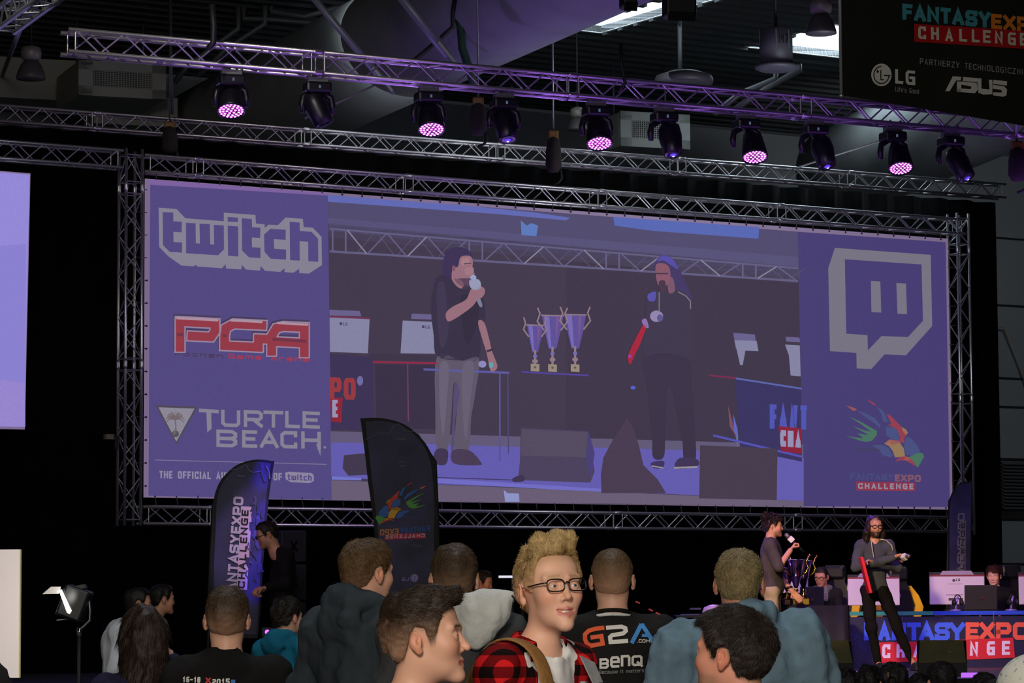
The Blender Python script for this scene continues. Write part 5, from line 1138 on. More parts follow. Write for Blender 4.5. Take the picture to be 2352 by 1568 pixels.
def frame(c,yaw=0,pitch=0,roll=0):
    M=np.eye(4); M[:3,:3]=np.array(Matrix.Rotation(yaw,3,'Z')@Matrix.Rotation(pitch,3,'X')@Matrix.Rotation(roll,3,'Y')); M[:3,3]=c; return M
def to_local(M,V): return (V-M[:3,3])@M[:3,:3]
# ---- materials with a blend attribute
def skin_mat(name,base,lip,hair,rough=0.5):
    if name in MATS: return MATS[name]
    m=bpy.data.materials.new(name); m.use_nodes=True; nt=m.node_tree; b=nt.nodes['Principled BSDF']; L=nt.links
    def attr(n): a=nt.nodes.new('ShaderNodeAttribute'); a.attribute_name=n; return a.outputs['Fac']
    def mix(f,a,c):
        x=nt.nodes.new('ShaderNodeMix'); x.data_type='RGBA'; L.new(f,x.inputs[0])
        for s_,v in((6,a),(7,c)):
            if isinstance(v,tuple): x.inputs[s_].default_value=v
            else: L.new(v,x.inputs[s_])
        return x.outputs[2]
    tc=nt.nodes.new('ShaderNodeTexCoord'); n=nt.nodes.new('ShaderNodeTexNoise'); n.inputs['Scale'].default_value=28; n.inputs['Detail'].default_value=5; L.new(tc.outputs['Object'],n.inputs['Vector'])
    r=nt.nodes.new('ShaderNodeMapRange'); r.inputs['From Min'].default_value=0.35; r.inputs['From Max'].default_value=0.7; r.inputs['To Max'].default_value=0.22; L.new(n.outputs['Fac'],r.inputs['Value'])
    blush=(base[0]*0.98,base[1]*0.70,base[2]*0.62,1)
    c=mix(r.outputs['Result'],base,blush); c=mix(attr('blush'),c,blush); c=mix(attr('lips'),c,lip)
    # stubble: fine noise times the attribute
    n2=nt.nodes.new('ShaderNodeTexNoise'); n2.inputs['Scale'].default_value=420; n2.inputs['Detail'].default_value=2; L.new(tc.outputs['Object'],n2.inputs['Vector'])
    ma=nt.nodes.new('ShaderNodeMath'); ma.operation='MULTIPLY_ADD'; L.new(n2.outputs['Fac'],ma.inputs[0]); ma.inputs[1].default_value=0.55; ma.inputs[2].default_value=-0.28
    ad=nt.nodes.new('ShaderNodeMath'); ad.operation='MULTIPLY_ADD'; L.new(ma.outputs[0],ad.inputs[0]); L.new(attr('stubble'),ad.inputs[1]); L.new(attr('stubble'),ad.inputs[2]); ad.use_clamp=True
    c=mix(ad.outputs[0],c,hair); L.new(c,b.inputs['Base Color'])
    b.inputs['Roughness'].default_value=rough; b.inputs['Specular IOR Level'].default_value=0.35
    b.inputs['Subsurface Weight'].default_value=0.12; b.inputs['Subsurface Scale'].default_value=0.008; b.inputs['Subsurface Radius'].default_value=(1.0,0.35,0.2)
    MATS[name]=m; return m
def hair_mat(name,dark,light,skin,rough=0.55):
    if name in MATS: return MATS[name]
    m=bpy.data.materials.new(name); m.use_nodes=True; nt=m.node_tree; b=nt.nodes['Principled BSDF']; L=nt.links
    tc=nt.nodes.new('ShaderNodeTexCoord'); mp=nt.nodes.new('ShaderNodeMapping'); mp.inputs['Scale'].default_value=(1,1,0.35); L.new(tc.outputs['Object'],mp.inputs['Vector'])
    n=nt.nodes.new('ShaderNodeTexNoise'); n.inputs['Scale'].default_value=130; n.inputs['Detail'].default_value=4; L.new(mp.outputs['Vector'],n.inputs['Vector'])
    a=nt.nodes.new('ShaderNodeAttribute'); a.attribute_name='tone'
    ad=nt.nodes.new('ShaderNodeMath'); ad.operation='MULTIPLY_ADD'; L.new(n.outputs['Fac'],ad.inputs[0]); ad.inputs[1].default_value=0.7; L.new(a.outputs['Fac'],ad.inputs[2]); ad.use_clamp=True
    mx=nt.nodes.new('ShaderNodeMix'); mx.data_type='RGBA'; L.new(ad.outputs[0],mx.inputs[0]); mx.inputs[6].default_value=dark; mx.inputs[7].default_value=light
    a2=nt.nodes.new('ShaderNodeAttribute'); a2.attribute_name='thin'
    m2=nt.nodes.new('ShaderNodeMix'); m2.data_type='RGBA'; L.new(a2.outputs['Fac'],m2.inputs[0]); L.new(mx.outputs[2],m2.inputs[6]); m2.inputs[7].default_value=skin
    L.new(m2.outputs[2],b.inputs['Base Color']); b.inputs['Roughness'].default_value=rough; b.inputs['Specular IOR Level'].default_value=0.3
    bp=nt.nodes.new('ShaderNodeBump'); bp.inputs['Strength'].default_value=0.5; bp.inputs['Distance'].default_value=0.004; L.new(n.outputs['Fac'],bp.inputs['Height']); L.new(bp.outputs['Normal'],b.inputs['Normal'])
    MATS[name]=m; return m
# ---- head in its own frame: centre between the ears, -y forward, z up
def head_field(F,M,mesh_fine=True,j=1.0,chin=1.0,nose=1.0,cheek=1.0,open_mouth=0.0,wide=1.0,smile=0.0,lid=0.0052):
    w_=wide; cz=-0.0655+0.0055*smile; cx=0.023+0.004*smile; cy=-0.079+0.003*smile
    F.ell((0,0.018,0.036),(0.076*w_,0.093,0.082),0.02,M)
    F.ell((0,-0.042,0.045),(0.064*w_,0.045,0.055),0.03,M)
    F.ell((0,-0.040,-0.025),(0.062*w_*cheek,0.052,0.07),0.03,M)
    F.ell((0,-0.040,-0.076),(0.050*w_*j,0.046,0.032),0.03,M)
    F.ell((0,0.0,-0.05),(0.056*w_*j,0.05,0.045),0.03,M)
    F.ell((0,-0.078,-0.100*chin),(0.024*j,0.019,0.017),0.025,M)
    for s_ in(-1,1):
        F.ell((s_*0.040*w_,-0.063,-0.022),(0.021*cheek,0.022,0.02),0.03,M)
        F.cap((s_*0.012,-0.089,0.022),(s_*0.046,-0.077,0.024),0.010,0.009,0.015,M)
        if mesh_fine: F.ell((s_*0.031,-0.096,0.002),(0.019,0.0135,0.0125),0.012,M,op='sub')
    F.chain([(0,-0.082,0.016),(0,-0.0935,-0.008),(0,-0.1025*nose,-0.030)],[0.0082,0.0080,0.0102],0.010,M)
    for s_ in(-1,1): F.ell((s_*0.0115,-0.0925,-0.035),(0.0078,0.010,0.0075),0.007,M)
    if mesh_fine:
        for s_ in(-1,1):
            F.ell((s_*0.0060,-0.0985,-0.0425),(0.0034,0.005,0.0035),0.003,M,op='sub')
            # eyelids: a shell round the eyeball with the opening cut out
            F.ell((s_*0.031,-0.0805,0.001),(0.0148,0.0138,0.0128),0.006,M)
            F.ell((s_*0.031,-0.0985,0.0005),(0.0130,0.012,lid),0.003,M,op='sub')
    # mouth
    o=open_mouth
    for s_ in(-1,1):
        F.cap((0,-0.0905,-0.0615),(s_*cx,cy,cz),0.0050,0.003,0.007,M)
        F.cap((0,-0.0885,-0.0735-o),(s_*(cx-0.003),cy+0.001,cz-0.002-o*0.4),0.0058,0.003,0.007,M)
    if mesh_fine:
        F.cap((-cx+0.002,cy-0.005,cz-0.0013-o*0.2),(0,-0.0975,-0.0672-o*0.5),0.0010+o*0.15,0.0016+o*0.42,0.003,M,op='sub')
        F.cap((cx-0.002,cy-0.005,cz-0.0013-o*0.2),(0,-0.0975,-0.0672-o*0.5),0.0010+o*0.15,0.0016+o*0.42,0.003,M,op='sub')
    # ears
    for s_ in(-1,1):
        R=np.array(Matrix.Rotation(s_*0.38,3,'Z')@Matrix.Rotation(-0.12,3,'X'))
        x=0.0745*w_
        F.ell((s_*(x+0.009),0.013,-0.002),(0.0075,0.0185,0.0265),0.006,M,R0=R)
        F.ell((s_*(x+0.006),0.006,-0.026),(0.0075,0.010,0.012),0.006,M)
        if mesh_fine:
            F.ell((s_*(x+0.0175),0.009,0.002),(0.006,0.0115,0.0175),0.004,M,op='sub',R0=R)
            F.ell((s_*(x+0.013),0.004,-0.004),(0.005,0.006,0.009),0.004,M)
def neck_field(F,M,H,r=0.056,base=(0,0.035)):
    top=M[:3,:3]@np.array([0,0.022,-0.055])+M[:3,3]; b=np.array([base[0],base[1],H-0.30])
    F.cap(top,b,r,r*1.08,0.03); 
def hairline(y,low=0.0):
    """height of the lower edge of the hair over front-back position, head frame"""
    ys=np.array([-0.13,-0.075,-0.058,-0.048,-0.036,-0.022,-0.012,0.012,0.03,0.05,0.08,0.14]); zs=np.array([0.078,0.072,0.062,0.03,-0.008,-0.012,0.028,0.033,0.0,-0.045,-0.062,-0.066])+low
    return np.interp(y,ys,zs)
HAIRS={} 
def scalp_dist(F,M,th,clipf,bumps=(),k=0.02,wide=1.0):
    F.ell((0,0.018,0.036),(0.076*wide+th,0.093+th,0.082+th),0.02,M)
    F.ell((0,-0.036,0.055),(0.066*wide+th,0.042+th*0.6,0.05+th*0.8),0.03,M)
    F.ell((0,-0.030,0.045),(0.070*wide,0.040,0.045),0.02,M)
    F.ell((0,0.03,-0.02),(0.060*wide+th,0.062+th,0.05),0.03,M)
    F.ell((0,-0.010,0.035),(0.0775*wide+th*0.4,0.066,0.06),0.01,M)
    for b in bumps: F.ell(b[0],b[1],b[2] if len(b)>2 else 0.02,M)
def strands(V,Q,M,n,lenf,flow,width=0.0011,jit=0.25,seed=3,segs=2,lift=0.25,tonef=None,maskf=None,tstd=0.22):
    """ribbons rooted on the surface V,Q; flow(p_local)->direction in head frame"""
    r=np.random.default_rng(seed); A=V[Q[:,0]];B=V[Q[:,1]];C_=V[Q[:,2]];D=V[Q[:,3]]
    nr=np.cross(C_-A,D-B); ar=np.linalg.norm(nr,axis=1); nr/=np.maximum(ar,1e-12)[:,None]
    pick=r.choice(len(Q),n,p=ar/ar.sum()); u=r.random((n,1)); v=r.random((n,1))
    p=(A[pick]*(1-u)+B[pick]*u)*(1-v)+(D[pick]*(1-u)+C_[pick]*u)*v; N=nr[pick]; L=to_local(M,p); 
    cen=M[:3,3]+M[:3,:3]@np.array([0,0.015,0.02]); sgn=np.sign(np.einsum('ij,ij->i',N,p-cen)); N=N*sgn[:,None]
    if maskf is not None: k=maskf(L); p,N,L=p[k],N[k],L[k]
    n=len(p); ln=lenf(L)*(0.7+0.6*r.random(n)); d=flow(L)@M[:3,:3].T; d=d+r.normal(size=(n,3))*jit; d-=N*np.einsum('ij,ij->i',d,N)[:,None]*0.8
    d/=np.linalg.norm(d,axis=1)[:,None]+1e-9; tone=np.clip(r.normal(0,tstd,n)+(tonef(L) if tonef else 0),-0.6,0.6)
    pts=[p-N*0.001]; cur=p.copy(); 
    for s_ in range(segs):
        f=(s_+1)/segs; lf=lift*(1-0.9*f); step=(d*(1-lf)+N*lf); step/=np.linalg.norm(step,axis=1)[:,None]; cur=cur+step*(ln/segs)[:,None]; pts.append(cur.copy())
    side=np.cross(d,N+r.normal(size=(n,3))*0.5); side/=np.linalg.norm(side,axis=1)[:,None]+1e-9
    VV=[];
    for i,q in enumerate(pts):
        w_=width*(1-0.85*i/segs); VV+=[q-side*w_,q+side*w_]
    k=len(VV); VV=np.stack(VV,1).reshape(-1,3); base=np.arange(n)[:,None]*k; QQ=[]
    for i in range(segs): QQ.append(base+np.array([2*i,2*i+1,2*i+3,2*i+2])[None,:])
    return VV,np.concatenate(QQ),{'tone':np.repeat(tone,k),'thin':np.zeros(n*k)}
def merge(*ex):
    V=[];Q=[];A={};o=0
    for v,q,a in ex:
        V.append(v);Q.append(q+o);o+=len(v)
        for kk,x in a.items(): A.setdefault(kk,[]).append(x)
    return np.concatenate(V),np.concatenate(Q),{k:np.concatenate(v) for k,v in A.items()}
def whorl(L):
    """hair lies away from the crown, forward over the top and down the sides"""
    c=np.array([0,0.075,0.095]); d=L-c; d/=np.linalg.norm(d,axis=1)[:,None]+1e-6; d[:,2]-=0.35; return d
DUMMYQ=None
# ------------------------------------------------------------------ one person
def person(name,px,py,D,yaw,label,H=None,hy=0,hp=0,hr=0,skin=None,hairm=None,hair='short',top=None,topm=None,fine=True,floor=0.0,sw=0.185,bulk=1.0,arms='pocket',legs='stand',
           trouser=None,hood=None,head_kw={},hair_kw={},eyes=True,sleeve=1.0,lean=(0,0),finish=None,vox=None,collar=None,shoe=None,category='person',group=None,foldamp=0.012,step=None,neck_r=0.056):
    hc=P(px,py,D); z0=floor; hz=hc.z-z0                       # head centre above this person's floor
    Hh=hz+0.12 if H is None else H
    yw=yaw
    # the head may sit forward of the body axis
    fwd=np.array([lean[0],lean[1]])
    hl=np.array([fwd[0],fwd[1]-0.005,hz])
    R=Matrix.Rotation(yw,3,'Z'); off=R@Vector((hl[0],hl[1],0))
    e=empty(name,Vector((hc.x-off.x,hc.y-off.y,z0)),yw,label,category,group)
    M=frame(hl,hy,hp,hr); v=vox or (0.0030 if fine else 0.007); big=0.016 if fine else 0.022; seat=legs=='sit'
    ztop=hz+0.16; zhead=hz-0.15
    def axes(ex=0.0,vv=v,hb=0.13,zlo=-0.02,body=True,reach=0.62):
        if body:
            xs=axis_pts([(-reach,hl[0]-hb,big),(0,hl[0]+hb,vv),(0,reach,big)]); ys=axis_pts([(-reach,hl[1]-0.14,big),(0,hl[1]+0.15,vv),(0,0.45,big)])
            zs=axis_pts([(zlo,0.9*hz*0.5,0.03),(0,hz-0.5,0.02),(0,zhead,0.010 if fine else 0.016),(0,ztop,vv)])
        else:
            xs=axis_pts([(hl[0]-hb,hl[0]+hb,vv)]); ys=axis_pts([(hl[1]-0.15,hl[1]+0.17,vv)]); zs=axis_pts([(zhead-0.02,ztop+0.06,vv)])
        return xs,ys,zs
    bs=hz+0.12                                                 # body scale reference: standing height or seat-adjusted
    sh=bs-0.335
    S_={}
    S_['shoulder']=[np.array([s_*sw,0.02,sh]) for s_ in(-1,1)]
    if seat: hipz=max(0.47,bs-0.86)
    else: hipz=bs*0.52
    wa=sh-hipz
    if arms=='pocket':
        S_['elbow']=[np.array([s_*(sw+0.075*bulk),0.06,sh-0.29]) for s_ in(-1,1)]; S_['wrist']=[np.array([s_*(sw+0.0),-0.06,hipz+0.04]) for s_ in(-1,1)]
    elif arms=='desk':
        S_['elbow']=[np.array([s_*(sw+0.06),-0.05,sh-0.27]) for s_ in(-1,1)]; S_['wrist']=[np.array([s_*0.14,-0.27,sh-0.30]) for s_ in(-1,1)]
    elif arms=='lap':
        S_['elbow']=[np.array([s_*(sw+0.06),-0.0,sh-0.28]) for s_ in(-1,1)]; S_['wrist']=[np.array([s_*0.12,-0.2,hipz+0.13]) for s_ in(-1,1)]
    else: S_['elbow'],S_['wrist']=[np.array(a,float) for a in arms[0]],[np.array(a,float) for a in arms[1]]
    if legs=='sit':
        hip=[np.array([s_*0.09,0.03,hipz]) for s_ in(-1,1)]; knee=[np.array([s_*0.13,-0.40,hipz+0.02]) for s_ in(-1,1)]; ank=[np.array([s_*0.13,-0.36,0.09]) for s_ in(-1,1)]
    elif legs=='stand':
        hip=[np.array([s_*0.09,0.02,hipz-0.02]) for s_ in(-1,1)]; knee=[np.array([s_*0.11,0.0,bs*0.275]) for s_ in(-1,1)]; ank=[np.array([s_*0.12,0.04,0.09]) for s_ in(-1,1)]
    else: hip,knee,ank=[[np.array(a,float) for a in q] for q in legs]
    def torso(F,g,k=0.05):
        b=bulk
        F.ell((0,0.02,sh-0.10),(0.150*b*sw/0.185+g,0.100*b+g,0.165+g),k); F.ell((0,0.015,(sh+hipz)/2-0.02),(0.138*b+g,0.098*b+g,wa*0.42),k); F.ell((0,0.02,hipz+0.03),(0.152*b+g,0.105*b+g,0.11+g),k)
        nb=np.array([fwd[0]*0.6,0.03+fwd[1]*0.6,sh+0.055])
        for i,s_ in enumerate((-1,1)):
            F.cap(nb,S_['shoulder'][i]+np.array([-s_*0.03,0.005,0.012]),0.042+g,0.046+g,k)
            F.cap(S_['shoulder'][i],S_['shoulder'][i]*0.4+np.array([0,0.02,(sh-0.12)*0.6]),0.056*b+g,0.05+g,k)
    def arm(F,g,k=0.03,upto=1.0):
        for i in(0,1):
            a,b_,c=S_['shoulder'][i],S_['elbow'][i],S_['wrist'][i]; q=0.9+0.1*bulk
            if upto<=0.5: F.cap(a,a+(b_-a)*upto*2,0.050*q+g,0.046*q+g*1.3,k)
            else:
                F.cap(a,b_,0.050*q+g,0.041*q+g,k); F.cap(b_,b_+(c-b_)*((upto-0.5)*2),0.041*q+g,(0.029+0.003)*q+g,k)
    def legf(F,g,k=0.04,ankle=True):
        F.ell((0,0.025,hipz),(0.155*bulk+g,0.11*bulk+g,0.10+g),k)
        for i in(0,1): F.cap(hip[i],knee[i],0.082*bulk+g,0.055+g,k); F.cap(knee[i],ank[i],0.053+g,0.036+g*1.4,k)
    # --- skin
    xs,ys,zs=axes()
    if step: xs=axis_pts([(-0.45,0.45,step)]); ys=axis_pts([(-0.45,0.25,step)]); zs=axis_pts([(-0.02,0.6,0.02),(0,hz+0.15,step)])
    F=Field(xs,ys,zs)
    head_field(F,M,mesh_fine=fine,**head_kw); neck_field(F,M,bs,neck_r,(fwd[0]*0.6,0.03+fwd[1]*0.6))
    torso(F,-0.012); arm(F,-0.003); legf(F,-0.014)
    for i in(0,1):
        c,b_=S_['wrist'][i],S_['elbow'][i]; dr=(c-b_)/np.linalg.norm(c-b_)
        if finish and 'hands' in finish: finish['hands'](F,i,c,dr)
        else:
            pc=c+dr*0.05; F.ell(pc,(0.034,0.03,0.042),0.02); 
            if not fine or arms in('desk','lap'):
                pass
        f=ank[i]; F.cap(f,f+np.array([0,-0.10,-0.045]),0.034,0.028,0.02)
    sk=skin or SKIN['fair']
    blushf=lambda V:(lambda L:0.75*np.exp(-((np.abs(L[:,0])-0.043)**2+(L[:,1]+0.075)**2+(L[:,2]+0.03)**2)/0.022**2)+0.6*np.exp(-((L[:,0])**2+(L[:,1]+0.108)**2+(L[:,2]+0.033)**2)/0.013**2)+0.7*sst(np.abs(L[:,0]),0.078,0.088)*(np.abs(L[:,2])<0.04))(to_local(M,V))
    lipf=lambda V:(lambda L:sst(-L[:,1],0.072,0.080)*sst(0.0275-np.abs(L[:,0]),0,0.004)*np.clip(1-((L[:,2]+0.0672-9*head_kw.get('smile',0)*L[:,0]**2+head_kw.get('open_mouth',0)*0.5)/(0.0125+head_kw.get('open_mouth',0)*0.6-0.25*np.abs(L[:,0])))**2,0,1)**0.4)(to_local(M,V))
    st=hair_kw.get('stub',0.0); beard=hair_kw.get('beard',0.0)
    def stubf(V):
        L=to_local(M,V); hl_=hairline(L[:,1]); a=sst(L[:,2],hl_-0.018,hl_+0.012)*(L[:,2]>-0.09)*(1.0 if st==0 else st)
        if hair=='none': a*=0
        if beard: a=np.maximum(a,beard*sst(-L[:,2],0.045,0.062)*sst(-L[:,1],-0.0,0.03)*(L[:,2]>-0.135))
        br=hair_kw.get('brow',0.8)*np.exp(-((L[:,2]-0.0265+0.25*np.maximum(np.abs(L[:,0])-0.036,0))/0.0048)**2)*sst(np.abs(L[:,0]),0.010,0.016)*sst(0.053-np.abs(L[:,0]),0,0.008)*sst(-L[:,1],0.05,0.065)
        return np.maximum(a,br)
    body=F.build('body',sk,e,{'blush':blushf,'lips':lipf,'stubble':stubf})
    if head_kw.get('open_mouth',0)>0.004:
        mb=MB(); T_=lambda x,y,z:Vector(M[:3,:3]@np.array([x,y,z])+M[:3,3]); k=9
        for z0_,z1_ in ((-0.0665,-0.0712),):
            vs=[T_(0.020*math.sin(t),-0.066-0.0262*math.cos(t),z) for z in(z0_,z1_) for t in [-1.2+2.4*i/k for i in range(k+1)]]
            mb.add(vs,[(i,i+1,k+2+i,k+1+i) for i in range(k)],pm('teeth',S(215,205,190),0.25),True)
        mb.build('teeth',e)
    # --- eyes
    if eyes and fine:
        for s_ in(-1,1):
            mb=MB(); c=M[:3,:3]@np.array([s_*0.031,-0.0805,0.001])+M[:3,3]; g_=np.array(hair_kw.get('gaze',(0,-1,0)),float); g_/=np.linalg.norm(g_); ax=M[:3,:3]@g_
            mb.lathe(c,[(0.0118*math.sin(t),-0.0118*math.cos(t)) for t in [PI*k/14 for k in range(12)]]+[(0.0058,0.0102)],pm('eye_white',S(225,205,195),0.15),20,axis=ax)
            mb.lathe(c,[(0.0058,0.0102),(0.0056,0.0106),(0.0028,0.0116)],pm('iris_'+hair_kw.get('iris','brown'),S(*{'brown':(70,45,30),'blue':(90,120,140)}[hair_kw.get('iris','brown')]),0.1),18,axis=ax)
            mb.lathe(c,[(0.0028,0.0116),(0.0,0.0119)],pm('pupil',S(8,6,6),0.05),14,axis=ax); mb.build('eye',e)
    # --- hair
    hm=hairm or HAIR['brown']
    if hair!='none': make_hair(e,M,hair,hm,v if fine else 0.006,axes(body=False,vv=(0.0032 if fine else 0.006),hb=0.135),hair_kw,fine,head_kw.get('wide',1.0),Hh,axes)
    # --- garments
    g=0.012; xs,ys,zs=axes(vv=0.012 if fine else 0.018,reach=0.66); 
    if fine: xs=axis_pts([(-0.66,0.66,0.0105)]); ys=axis_pts([(-0.6,0.34,0.0105)]); zs=axis_pts([(hipz-0.2,hz-0.5,0.02),(0,hz+0.06,0.0085)])
    else: xs=axis_pts([(-0.62,0.62,0.017)]); ys=axis_pts([(-0.6,0.30,0.017)]); zs=axis_pts([(hipz-0.2,hz-0.0,0.016)])
    T=Field(xs,ys,zs); gg=g+(0.010 if hood else 0)+ (bulk-1)*0.03
    torso(T,gg,0.05); arm(T,gg,0.035,sleeve)
    nb=np.array([fwd[0]*0.75,0.025+fwd[1]*0.75,sh+0.075])
    if hood:
        hd=hood
        # hood lying on the upper back: fat collar round the neck plus a pouch behind
        for k in range(14):
            a0=2*PI*k/14; a1=2*PI*(k+1)/14
            p=lambda a:(nb[0]+0.088*math.sin(a)*hd.get('w',1),nb[1]+0.01+0.078*math.cos(a),nb[2]+0.005+hd.get('h',0.035)*(0.5+0.5*math.cos(a)))
            r_=lambda a:hd.get('r',0.030)*(0.75+0.35*math.cos(a))
            T.cap(p(a0),p(a1),r_(a0),r_(a1),0.02)
        T.ell((nb[0],nb[1]+0.105,nb[2]-0.035),(0.105*hd.get('w',1),0.05,0.085),0.03)
    elif collar=='crew' or collar is None: pass
    if finish and 'top' in finish: finish['top'](T,S_,sh,hipz,nb,M)
    T.noise(foldamp,3.2,seed=abs(int(px)+int(py)),zstretch=0.8); T.noise(foldamp*0.5,8.5,seed=abs(int(px))+1,zstretch=0.5)
    T.clip(lambda X,Y,Z:(hipz-0.10)-Z)
    if not hood:
        # neckline opening
        T.cap((nb[0],nb[1]-0.012,nb[2]+0.022),(nb[0],nb[1]-0.035,nb[2]+0.20),0.062,0.13,0.012,op='sub')
    tm=topm or m_dark
    if finish and 'topattr' in finish: o=T.build(top or 'top',tm,e,finish['topattr'])
    else: o=T.build(top or 'top',tm,e)
    # trousers and shoes
    xs=axis_pts([(-0.4,0.4,0.02)]); ys=axis_pts([(-0.56,0.3,0.02)]); zs=axis_pts([(0.0,hipz+0.18,0.022)])
    T2=Field(xs,ys,zs); legf(T2,0.006); T2.noise(0.008,4,seed=4); T2.clip(lambda X,Y,Z:Z-(hipz+0.08)); T2.clip(lambda X,Y,Z:0.05-Z); T2.build('trousers',trouser or CL['jeans'],e)
    for i in(0,1):
        mb=MB(); f=ank[i]; mb.lathe((f[0],f[1]-0.065,0.002),[(0.9,0),(1.0,0.012),(0.98,0.03),(0.8,0.055),(0.42,0.085),(0.0,0.095)],shoe or CL['shoe'],18)
        # scale the lathe into a shoe outline
        c0=np.array([f[0],f[1]-0.065]); mb.v=[(c0[0]+(x-c0[0])*0.052,c0[1]+(y-c0[1])*0.145,z) for x,y,z in mb.v]; mb.build('shoe',e)
    ret=dict(torso=torso,e=e,M=M,S=S_,sh=sh,nb=nb,hipz=hipz,hl=hl,top=o)
    if finish and 'after' in finish: finish['after'](ret)
    return ret
def make_hair(e,M,style,hm,v,ax,kw,fine,wide,H,axes):
    xs,ys,zs=ax
    low=kw.get('low',0.0); n=kw.get('n',7000 if fine else 0); th=kw.get('th',0.006)
    def clipped(F,lowx=0.0,front=True,k=0.01,soft=0.0):
        def fn(X,Y,Z):
            x=M[0,0]*(X-M[0,3])+M[1,0]*(Y-M[1,3])+M[2,0]*(Z-M[2,3]); y=M[0,1]*(X-M[0,3])+M[1,1]*(Y-M[1,3])+M[2,1]*(Z-M[2,3]); z=M[0,2]*(X-M[0,3])+M[1,2]*(Y-M[1,3])+M[2,2]*(Z-M[2,3])
            h=hairline(y+0.30*np.maximum(0,0.05-np.abs(x))*(y<-0.03)*0.0,low+lowx)+0*x
            side=np.clip((np.abs(x)-0.045)/0.02,0,1); 
            fr=kw.get('front',0.072)+np.zeros_like(x); hh=np.where((y<-0.03),h*side+fr*(1-side)*np.clip((-0.03-y)/0.02,0,1)+h*(1-side)*np.clip(1-(-0.03-y)/0.02,0,1),h)
            return (hh-z).astype(np.float32)
        F.clip(fn,k)
    if style in('short','buzz','messy','quiff','sweep','curlyback','crop'):
        F=Field(xs,ys,zs)
        bumps={'short':[((0,-0.01,0.075),(0.066,0.08,0.055))],'buzz':[((0,-0.01,0.070),(0.062,0.08,0.053))],
               'crop':[((0,-0.005,0.075),(0.064,0.085,0.052))],
               'messy':[((0,-0.005,0.078),(0.070,0.088,0.060)),((0.02,-0.06,0.085),(0.035,0.03,0.025)),((0,0.06,0.03),(0.068,0.06,0.065))],
               'quiff':[((0.0,-0.010,0.103),(0.064,0.076,0.040)),((0.0,-0.052,0.112),(0.056,0.036,0.032)),((0.022,-0.045,0.128),(0.030,0.034,0.018)),((-0.024,-0.03,0.124),(0.03,0.042,0.018))],
               'sweep':[((0,-0.008,0.094),(0.070,0.084,0.043)),((0.0,-0.064,0.098),(0.058,0.030,0.026)),((0,0.045,0.080),(0.066,0.055,0.042))],
               'curlyback':[((0,0.02,0.095),(0.07,0.085,0.05)),((0,0.065,0.09),(0.05,0.05,0.05))]}[style]
        scalp_dist(F,M,th,None,[(b[0],b[1],0.02) for b in bumps],wide=wide)
        na=kw.get('namp',{'short':0.003,'buzz':0.0015,'crop':0.003,'messy':0.009,'quiff':0.007,'sweep':0.006,'curlyback':0.016}[style])
        F.noise(na,11 if style!='curlyback' else 16,seed=5)
        clipped(F)
        V,Q=F.mesh(); L=to_local(M,V)
        fz=kw.get('fade',(-0.06,0.05)); 
        thin=(1-sst(L[:,2],fz[0],fz[1]))*kw.get('fadeamt',0.55)*(np.ones(len(L)))
        topf=sst(L[:,2],0.06,0.09)
        extra=None
        if n:
            flow=kw.get('flow',whorl); ln=kw.get('len',(0.010,0.022))
            lenf=lambda L:ln[0]+(ln[1]-ln[0])*sst(L[:,2],*kw.get('lenz',(0.035,0.085)))
            extra=strands(V,Q,M,n,lenf,flow,kw.get('width',0.0010),kw.get('jit',0.3),seed=8,lift=kw.get('lift',0.3),tonef=kw.get('tonef'),tstd=kw.get('tstd',0.2))
            lz=to_local(M,extra[0])[:,2]; extra[2]['thin']=(1-sst(lz,fz[0],fz[1]))*kw.get('fadeamt',0.55)*0.8
        tonef=kw.get('tonef'); 
        mesh_np('hair',V,Q,hm,e,{'tone':lambda v_:(tonef(L) if tonef else np.zeros(len(L)))-0.1,'thin':lambda v_:thin},extra)
    elif style in('long','longback'):
        ln=kw.get('length',0.42); hz=M[2,3]
        xs=axis_pts([(M[0,3]-0.22,M[0,3]+0.22,0.008)]); ys=axis_pts([(M[1,3]-0.2,M[1,3]+0.24,0.008)]); zs=axis_pts([(hz-ln-0.05,hz+0.17,0.008)])
        F=Field(xs,ys,zs); 
        F.ell((0,0.022,0.04),(0.089,0.107,0.094),0.02,M); F.ell((0,0.045,-0.06),(0.085,0.070,0.11),0.04,M)
        sp_=kw.get('spread',0.10)
        for s_ in(-1,0,1):
            F.chain([(s_*0.035,0.05,0.0),(s_*sp_*0.6,0.07,-ln*0.35),(s_*sp_,0.085,-ln*0.8),(s_*sp_*0.9,0.08,-ln)],[0.055,0.052,0.050,0.02],0.04,M)
        if style=='long':
            for s_ in(-1,1): F.chain([(s_*0.07,0.0,0.03),(s_*0.088,-0.012,-0.06),(s_*0.10,-0.005,-ln*0.6)],[0.03,0.028,0.02],0.03,M)
            F.ell((0,-0.085,-0.042),(0.056,0.07,0.092),0.015,M,op='sub')
        F.noise(0.010,7,seed=6,zstretch=0.25); F.noise(0.006,18,seed=9,zstretch=0.2)
        V,Q=F.mesh(); extra=None
        if n:
            down=lambda L:np.stack([L[:,0]*1.5,L[:,1]*0.5,-np.ones(len(L))],1)
            extra=strands(V,Q,M,n,lambda L:np.full(len(L),0.05),down,0.0014,0.06,seed=4,lift=0.03)
        mesh_np('hair',V,Q,hm,e,{'tone':lambda v_:np.full(len(v_),-0.1),'thin':lambda v_:np.zeros(len(v_))},extra)
